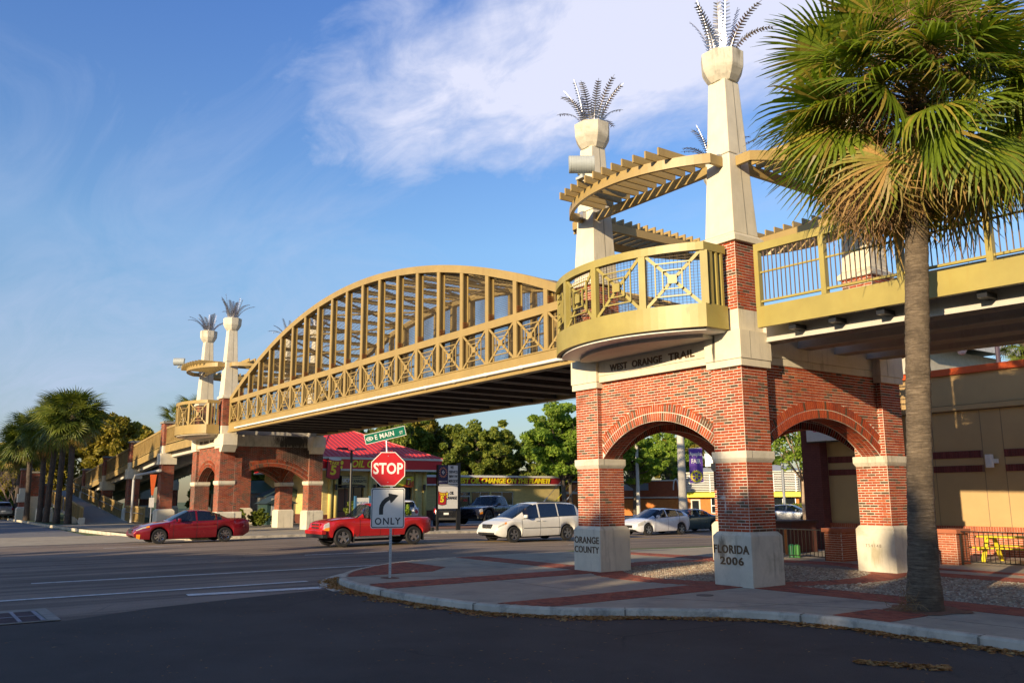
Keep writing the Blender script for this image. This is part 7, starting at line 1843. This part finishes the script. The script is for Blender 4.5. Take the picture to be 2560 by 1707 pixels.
    for wx in (xf, xr):
        for s in (1, -1):
            yo = s * (ws_ - .03); wd = .22
            h = MB().lathe([(wr * .63, 0.012), (wr * .70, 0), (wr * .93, .0), (wr, .03), (wr, wd - .03), (wr * .93, wd), (wr * .60, wd)], (wx, 0, zc), 28, axis='y', cap=False)
            h.v = [(a, yo - s * b, c) for a, b, c in h.v]
            w = obj('wheel', h, M_TYRE, T, ang=35)
            rm = MB().lathe([(wr * .62, .016), (wr * .66, .008), (wr * .60, .02), (wr * .57, .09)], (wx, 0, zc), 24, axis='y', cap=False)
            ns = S.get('spokes', 5)
            for k in range(ns):
                a = 2 * math.pi * k / ns + .3
                for da in ((-.14, .14) if S.get('split', True) else (0,)):
                    d = Vector((math.cos(a + da), 0, math.sin(a + da))); d2 = Vector((math.cos(a + da * .3), 0, math.sin(a + da * .3)))
                    rm.bar(tuple(Vector((wx, .025, zc)) + d2 * wr * .10), tuple(Vector((wx, .018, zc)) + d * wr * .60), wr * S.get('spw', .10), .03, (0, 1, 0))
            rm.lathe([(wr * .16, .012), (wr * .15, .03)], (wx, 0, zc), 12, axis='y')
            rm.v = [(a, yo - s * b, c) for a, b, c in rm.v]
            obj('rim', rm, S.get('rim', M_ALLOY), w, ang=35)
            bk = MB().lathe([(wr * .57, .085), (wr * .57, .086)], (wx, 0, zc), 20, axis='y'); bk.v = [(a, yo - s * b, c) for a, b, c in bk.v]; obj('brake_disc', bk, M_RIMB, w)
    for nm, m, (a, b, c, d, e, f) in S.get('boxes', ()):
        o = obj(nm, MB().box(a, b, c, d, e, f), m, T, bevel=min(.02, (b - a) * .3, (d - c) * .3, (f - e) * .3))
    mx, mz = S['mirror']
    for s in (1, -1):
        o = obj('wing_mirror', MB().box(mx - .06, mx + .06, *sorted((s * (ws_ * .93), s * (ws_ * .93 + .21))), mz, mz + .15), S.get('mirror_m', P_), T, bevel=.035)
    for hx in S['handles']:
        for s in (1, -1): obj('door_handle', MB().box(hx - .09, hx + .09, *sorted((s * ws_ * .992, s * (ws_ * .992 + .03))), S['hz'] - .015, S['hz'] + .015), S.get('handle_m', P_), T, bevel=.008)
    it = MB()       # seats and dash seen through the glass
    for sx in S['seats']:
        for s in (.36, -.36): it.box(sx - .45, sx, s - .24, s + .24, .35, .62); it.box(sx - .55, sx - .42, s - .23, s + .23, .5, 1.08 * S.get('seath', 1)); it.box(sx - .55, sx - .46, s - .12, s + .12, 1.1 * S.get('seath', 1), 1.24 * S.get('seath', 1))
    it.box(S['seats'][0] + .45, S['seats'][0] + .8, -ws_ * .8, ws_ * .8, .6, interp(top, S['seats'][0] + .6) - .04)
    obj('seats', it, M_SEATM, T)
    return T
def driver(T, label, x, y, zb, skin, shirt, hair, heading_wheel=True):
    """seated person visible from the chest up, hands on the wheel"""
    M = T.matrix_world if False else None
    loc, rz, sc = T.location, T.rotation_euler[2], T.scale[0]
    c, s = math.cos(rz), math.sin(rz); w = lambda a, b, z: (loc[0] + (c * a - s * b) * sc, loc[1] + (s * a + c * b) * sc, loc[2] + z * sc)
    D = thing('person', label, 'person', w(x, y, zb), rz, 'drivers')
    D.scale = (sc,) * 3
    V_ = [(0, 0, .0), (-.02, 0, .22), (-.05, 0, .42), (-.04, 0, .54), (-.02, 0, .60), (.0, .0, .72), (-.04, .19, .46), (.16, .24, .26), (.40, .13, .34), (-.04, -.19, .46), (.16, -.24, .26), (.40, -.13, .34), (.22, .10, -.04), (.55, .11, .0), (.22, -.10, -.04), (.55, -.11, .0)]
    E_ = [(0, 1), (1, 2), (2, 3), (3, 4), (4, 5), (2, 6), (6, 7), (7, 8), (2, 9), (9, 10), (10, 11), (0, 12), (12, 13), (0, 14), (14, 15)]
    Rr = [.15, .15, .16, .06, .06, .10, .07, .05, .035, .07, .05, .035, .09, .07, .09, .07]
    me = bpy.data.meshes.new('body'); me.from_pydata(V_, E_, []); me.materials.append(shirt); o = put('body', me, D)
    sk = o.modifiers.new('skin', 'SKIN'); lay = me.skin_vertices[0] if me.skin_vertices else None
    if lay:
        for v, r in zip(lay.data, Rr): v.radius = (r, r)
        lay.data[0].use_root = True
    o.modifiers.new('sub', 'SUBSURF').levels = 1; o.modifiers['sub'].render_levels = 1
    hm = MB().lathe([(.02, -.13), (.055, -.115), (.078, -.06), (.088, 0), (.086, .06), (.06, .11), (.02, .13)], (.0, 0, .72), 14); hm.tube([(.08, 0, .73), (.105, 0, .705)], [.012, .016], 6)
    for e in (-1, 1): hm.obox((.0, e * .088, .72), (.02, 0, 0), (0, .008, 0), (0, 0, .03))
    obj('head', hm, skin, D, smooth=True)
    hr = MB().lathe([(.094, .01), (.094, .06), (.07, .12), (.02, .142)], (-.012, 0, .72), 14); obj('hair', hr, hair, D, smooth=True)
    fc = MB()
    for e in (-1, 1): fc.obox((.082, e * .032, .735), (.005, 0, 0), (0, .012, 0), (0, 0, .005))
    fc.obox((.084, 0, .67), (.004, 0, 0), (0, .022, 0), (0, 0, .004)); obj('face_details', fc, mat_flat('face_dark', (.05, .02, .015), .6), D)
    for e in (-1, 1):
        h = MB().box(.38, .44, e * .13 - .03, e * .13 + .03, .31, .36)
        for k in range(4): h.tube([(.42, e * .13 - .025 + k * .017, .355), (.445, e * .13 - .025 + k * .017, .36), (.45, e * .13 - .025 + k * .017, .33)], .008, 5)
        obj('hand', h, skin, D, smooth=True)
    return D
M_SKIN = mat_flat('skin', (.42, .20, .13), .6)
HD = -math.pi / 2      # driving towards -y
def zroad(x, y): return H(x, y)
P_RED = paint('maroon_red_paint', (.26, .008, .018), .35, .22); P_TRK = paint('bright_red_paint', (.48, .012, .014), .05, .32); P_WHT = paint('white_paint_car', (.72, .71, .66), 0, .3); P_WH2 = paint('cool_white_paint', (.70, .71, .74), .05, .28)
P_TEAL = paint('teal_blue_paint', (.055, .105, .125), .6, .3); P_NAVY = paint('dark_navy_paint', (.012, .014, .028), .4, .25); P_BLK = paint('black_paint_car', (.008, .009, .012), .3, .25); P_SIL = paint('silver_paint', (.42, .43, .44), .8, .3); P_SUVW = paint('suv_white_paint', (.66, .66, .66), 0, .3)
def sedan(paint_, **kw):
    S = dict(L=5.08, W=1.87, wr=.325, xf=1.50, xr=-1.35, taper=.20, crown=.05,
        sill=[(-2.5, .40), (-2.2, .24), (1.9, .20), (2.3, .22), (2.52, .34)],
        top=[(-2.50, .72), (-2.46, .92), (-2.30, .98), (-1.55, 1.00), (-1.0, .965), (.6, .93), (1.05, .92), (1.7, .84), (2.2, .72), (2.45, .60), (2.52, .50)],
        roof=[(-1.72, .99), (-1.35, 1.13), (-.95, 1.31), (-.70, 1.39), (-.35, 1.43), (.0, 1.435), (.25, 1.40), (.62, 1.22), (1.12, .93)],
        windscreen=(.22, 1.08), rear_glass=(-1.60, -.74), side_glass=[(-1.20, -.97), (-.93, -.12), (-.04, .80)], seams=[-.08, .92, -.98], roofw=.60, paint=paint_, seats=[.25, -.65],
        mirror=(.70, .93), handles=[-.85, .05], hz=.80, glass=M_TINT, rim=M_CHROME, spokes=8, split=False, spw=.17,
        patches=[(2.06, 2.44, 5, 6, M_LAMP, 'headlight'), (1.92, 2.06, 5, 6, M_AMBER, 'indicator'), (-2.46, -2.26, 4, 6, M_TAIL, 'tail_light'), (2.28, 2.42, 1, 3, M_AMBER, 'fog_lamp')],
        boxes=[('grille', M_PLASTIC, (2.46, 2.535, -.30, .30, .46, .62)), ('grille_surround', M_CHROME, (2.45, 2.525, -.34, .34, .43, .455)), ('grille_surround', M_CHROME, (2.44, 2.50, -.34, .34, .625, .65)), ('plate', M_PLATE, (-2.53, -2.50, -.16, .16, .55, .68))])
    S.update(kw); return S
vehicle('parked_car', 'maroon red four door sedan with chrome wheels driving left in front of the distant tower', 'car', (-29.0, -3.35 - 1.45, zroad(-29, -4) + .012), HD, sedan(P_RED), scale=1.045) if False else None
def place(x_side, y_front, scale, S): # nearside wheels plane and front axle give the centre
    return (x_side - S['W'] / 2 * scale * .94, y_front + S['xf'] * scale)
S = sedan(P_RED); sc_ = 1.0; cx_, cy_ = place(-27.6, -5.68, sc_, S)
sed = vehicle('sedan_car', 'maroon red four door sedan with chrome wheels driving left in front of the distant tower', 'car', (cx_, cy_, zroad(cx_, cy_) + .012), HD, S, 'traffic on the main road', sc_)
driver(sed, 'driver in a pale shirt inside the maroon sedan', .02, .36, .52, M_SKIN, mat_flat('pale_shirt', (.45, .42, .35), .8), mat_flat('brown_hair', (.06, .035, .02), .8))
# white minivan
def minivan(p):
    return dict(L=5.14, W=1.95, wr=.345, xf=1.62, xr=-1.46, taper=.20, crown=.06,
        sill=[(-2.5, .42), (-2.2, .27), (1.9, .24), (2.3, .26), (2.52, .36)],
        top=[(-2.52, .80), (-2.50, 1.02), (-2.40, 1.12), (-1.0, 1.09), (.4, 1.04), (1.15, 1.01), (1.7, .98), (2.1, .88), (2.38, .74), (2.52, .52)],
        roof=[(-2.46, 1.14), (-2.34, 1.40), (-2.15, 1.62), (-1.90, 1.70), (-1.0, 1.745), (.0, 1.745), (.35, 1.70), (.70, 1.55), (1.20, 1.28), (1.72, 1.0)],
        windscreen=(.42, 1.66), rear_glass=(-2.42, -2.12), side_glass=[(-2.08, -.98), (-.92, .12), (.20, 1.02), ], seams=[.16, 1.18, -.95], roofw=.68, paint=p, seats=[.75, -.2, -1.1], seath=1.2,
        mirror=(1.02, 1.06), handles=[.0, .34], hz=.92, glass=M_TINT, spokes=5, split=True, spw=.12, belt=M_PLASTIC,
        patches=[(2.12, 2.42, 5, 6, M_LAMP, 'headlight'), (2.02, 2.12, 5, 6, M_AMBER, 'indicator'), (-2.52, -2.40, 3, 6, M_TAIL, 'tail_light')],
        boxes=[('grille', M_PLASTIC, (2.40, 2.50, -.36, .36, .60, .80)), ('grille_bar', M_CHROME, (2.49, 2.515, -.36, .36, .69, .72)), ('grille_bar', M_CHROME, (2.49, 2.52, -.03, .03, .60, .80)), ('lower_intake', M_PLASTIC, (2.42, 2.54, -.66, .66, .34, .44)), ('roof_rail', M_PLASTIC, (-1.7, .1, .58, .62, 1.74, 1.78)), ('roof_rail', M_PLASTIC, (-1.7, .1, -.62, -.58, 1.74, 1.78)), ('side_moulding', M_PLASTIC, (-1.0, 1.1, .975, .985, .60, .625))])
S = minivan(P_WHT); cx_, cy_ = place(-19.53, 7.61, 1.0, S)
van = vehicle('minivan', 'white minivan with dark tinted rear windows driving left beside the near tower', 'van', (cx_, cy_, zroad(cx_, cy_) + .010), HD, S, 'traffic on the main road', 1.0)
for o in van.children:
    if o.name.startswith('side_window') and False: pass
driver(van, 'driver with a red top behind the wheel of the white minivan', .55, .38, .68, M_SKIN, mat_flat('red_shirt', (.45, .10, .06), .8), mat_flat('grey_hair', (.18, .16, .15), .8))
# red pickup
def pickup(p, big=False, **kw):
    S = dict(L=4.9, W=1.76, wr=.365, xf=1.62, xr=-1.57, taper=.15, crown=.05,
        sill=[(-2.45, .52), (-2.2, .42), (2.0, .38), (2.3, .38), (2.45, .46)],
        top=[(-2.42, .84), (-2.40, 1.04), (-2.30, 1.08), (-.62, 1.08), (-.58, 1.09), (.6, 1.09), (1.0, 1.10), (1.6, 1.06), (2.2, .98), (2.38, .90), (2.46, .72)],
        roof=[(-.62, 1.10), (-.56, 1.52), (-.42, 1.64), (-.1, 1.69), (.22, 1.68), (.40, 1.62), (.68, 1.36), (1.00, 1.10)],
        windscreen=(.36, .97), rear_glass=(-.60, -.45), side_glass=[(-.40, -.04), (.02, .72)], seams=[-.60, .0, .92], roofw=.60, paint=p, seats=[.22], seath=1.22,
        mirror=(.62, 1.10), mirror_m=M_PLASTIC, handles=[.10], hz=.96, handle_m=M_PLASTIC, spokes=5, split=False, spw=.26,
        patches=[(2.22, 2.42, 4, 6, M_LAMP, 'headlight'), (2.22, 2.42, 3, 4, M_AMBER, 'indicator'), (-2.42, -2.34, 4, 6, M_TAIL, 'tail_light'), (-2.30, -1.1, 2, 5, p, 'flared_fender')],
        boxes=[('grille', p, (2.42, 2.47, -.42, .42, .68, .94)), ('grille_slot', M_PLASTIC, (2.465, 2.48, -.36, -.02, .84, .90)), ('grille_slot', M_PLASTIC, (2.465, 2.48, .02, .36, .84, .90)), ('grille_slot', M_PLASTIC, (2.465, 2.48, -.36, -.02, .72, .78)), ('grille_slot', M_PLASTIC, (2.465, 2.48, .02, .36, .72, .78)),
               ('bumper', p, (2.36, 2.56, -.86, .86, .50, .66)), ('valance', M_PLASTIC, (2.30, 2.52, -.84, .84, .36, .50)), ('rear_bumper', M_PLASTIC, (-2.58, -2.42, -.80, .80, .50, .66)), ('dark_bed_slab', M_PLASTIC, (-2.34, -.66, -.66, .66, 1.075, 1.135)), ('side_step', M_CHROME, (-.9, 1.0, .80, .90, .36, .41)), ('side_step', M_CHROME, (-.9, 1.0, -.90, -.80, .36, .41)), ('mud_flap', M_PLASTIC, (1.14, 1.17, .62, .86, .16, .50)), ('mud_flap', M_PLASTIC, (-2.05, -2.02, .62, .86, .16, .50))])  # bed slab is a flat dark top standing in for the shaded hollow
    S.update(kw); return S
S = pickup(P_TRK); cx_, cy_ = place(-19.88, -.51, 1.0, S)
trk = vehicle('pickup_truck', 'bright red compact pickup truck with an open bed, partly hidden by the stop sign', 'truck', (cx_, cy_, zroad(cx_, cy_) + .010), HD, S, 'traffic on the main road', 1.0)
obj('hood_fade', MB().add([(1.10, -.62, 1.160), (2.1, -.58, 1.052), (2.1, .58, 1.052), (1.10, .62, 1.160)], [(0, 1, 2, 3)]), mat('sun_faded_clearcoat', (.46, .26, .22), .6, var=.25, vscale=3), trk) if False else None
driver(trk, 'driver in a dark shirt inside the red pickup truck', .0, .36, .72, M_SKIN, mat_flat('dark_shirt', (.05, .06, .09), .8), mat_flat('black_cap', (.02, .02, .02), .8))
def hatch(p, **kw):
    S = dict(L=4.36, W=1.82, wr=.325, xf=1.35, xr=-1.30, taper=.24, crown=.05,
        sill=[(-2.15, .42), (-1.9, .24), (1.7, .20), (2.0, .22), (2.18, .34)],
        top=[(-2.16, .70), (-2.12, .98), (-2.0, 1.06), (-1.0, 1.02), (.2, .96), (.9, .95), (1.5, .86), (1.9, .74), (2.10, .62), (2.18, .50)],
        roof=[(-2.08, 1.05), (-1.85, 1.24), (-1.55, 1.36), (-1.2, 1.42), (-.5, 1.475), (-.05, 1.47), (.25, 1.41), (.70, 1.20), (1.30, .92)],
        windscreen=(.20, 1.24), rear_glass=(-2.02, -1.52), side_glass=[(-1.52, -1.12), (-1.08, -.22), (-.14, .80)], seams=[-.18, .82, -1.1], roofw=.60, paint=p, seats=[.2, -.7],
        mirror=(.66, .96), handles=[-.95, -.02], hz=.84, spokes=5, split=True, spw=.12,
        patches=[(1.62, 2.06, 4, 6, M_LAMP, 'headlight'), (-2.12, -1.86, 5, 7, M_TAIL, 'tail_light')],
        boxes=[('grille', M_PLASTIC, (2.08, 2.20, -.42, .42, .42, .58)), ('lower_intake', M_PLASTIC, (2.05, 2.19, -.60, .60, .26, .34)), ('spoiler', p, (-1.92, -1.60, -.52, .52, 1.385, 1.41))])
    S.update(kw); return S
S = hatch(P_WH2); cx_, cy_ = place(-23.07, 19.41, 1.0, S)
vehicle('hatchback_car', 'white hatchback driving left, framed by the front arch of the near tower', 'car', (cx_, cy_, zroad(cx_, cy_) + .010), HD, S, 'traffic on the main road')
S = sedan(P_TEAL, rim=M_PLASTIC, spokes=5, glass=M_CARGLASS); cx_, cy_ = place(-24.6, 26.6 - 2.85, 1.0, S)
vehicle('sedan_car', 'teal blue sedan with black wheels right behind the white hatchback', 'car', (cx_, cy_, zroad(cx_, cy_) + .010), HD, S, 'traffic on the main road', .97)
S = hatch(P_SIL); vehicle('hatchback_car', 'small grey blue car far behind the teal sedan', 'car', (-31.5, 43.5, -.33), R(20), hatch(P_SIL), 'cars far behind the arches')
vehicle('hatchback_car', 'silver car parked beyond the hedge in the right arch', 'car', (-38.5, 60.5, -.30), R(15), hatch(P_SIL), 'cars far behind the arches')
# parking lot by the oil change shop
S = pickup(P_NAVY, L=5.9, W=2.05, wr=.44, roofw=.74, rim=M_PLASTIC)
vehicle('pickup_truck', 'large dark navy pickup truck with roof marker lights parked behind the white minivan', 'truck', (-39.4, 19.7, .02), HD + R(22), S, 'cars in the shop parking lot', 1.17)
def suv(p, **kw):
    S = hatch(p, L=4.7, W=1.88, wr=.37, xf=1.42, xr=-1.38,
        sill=[(-2.2, .46), (-1.9, .32), (1.8, .28), (2.2, .40)], top=[(-2.2, .80), (-2.16, 1.06), (-2.05, 1.14), (-1.0, 1.12), (.4, 1.07), (1.0, 1.06), (1.7, .98), (2.05, .86), (2.2, .66)],
        roof=[(-2.12, 1.15), (-2.0, 1.40), (-1.82, 1.60), (-1.5, 1.68), (-.5, 1.72), (.1, 1.70), (.40, 1.62), (.75, 1.38), (1.20, 1.06)], windscreen=(.36, 1.16), rear_glass=(-2.09, -1.78), side_glass=[(-1.75, -1.10), (-1.02, -.16), (-.08, .72)], seams=[-.12, .80, -1.06], mirror=(.64, 1.06), hz=.94,
        patches=[(1.75, 2.10, 4, 6, M_LAMP, 'headlight'), (-2.18, -1.98, 4, 7, M_TAIL, 'tail_light')], seath=1.2,
        boxes=[('plate', M_PLATE, (-2.235, -2.19, -.17, .17, .74, .88)), ('rear_bumper', M_PLASTIC, (-2.27, -2.1, -.85, .85, .40, .56)), ('trim_bar', M_PLASTIC, (-2.225, -2.18, -.45, .45, .93, .97)), ('spoiler', p, (-2.08, -1.82, -.56, .56, 1.60, 1.64))], glass=M_TINT)
    S.update(kw); return S
vehicle('suv_car', 'white sport utility vehicle seen from behind between the stop sign and the red pickup bed', 'suv', (-39.3, 12.6, .02), R(154), suv(P_SUVW), 'cars in the shop parking lot')
vehicle('suv_car', 'black sport utility vehicle seen from behind, left of the roadside sign', 'suv', (-39.0, 15.9, .02), R(146), suv(P_BLK), 'cars in the shop parking lot')
# cars parked along the far left side street
for k, (x, y, p, mk, lab) in enumerate(((-88.5, -6.6, P_SIL, suv, 'silver sport utility vehicle, rightmost of the cars at the far left'), (-93.5, -7.2, P_RED, suv, 'dark red sport utility vehicle among the cars at the far left'), (-98, -8.2, P_BLK, suv, 'black car half hidden in the line at the far left'), (-101.5, -9.6, P_SUVW, suv, 'white car at the left edge of the picture'))):
    vehicle('suv_car', lab, 'suv', (x, y, -.02), R(184 + k * 2), mk(p), 'cars parked at the far left')
flush_text()
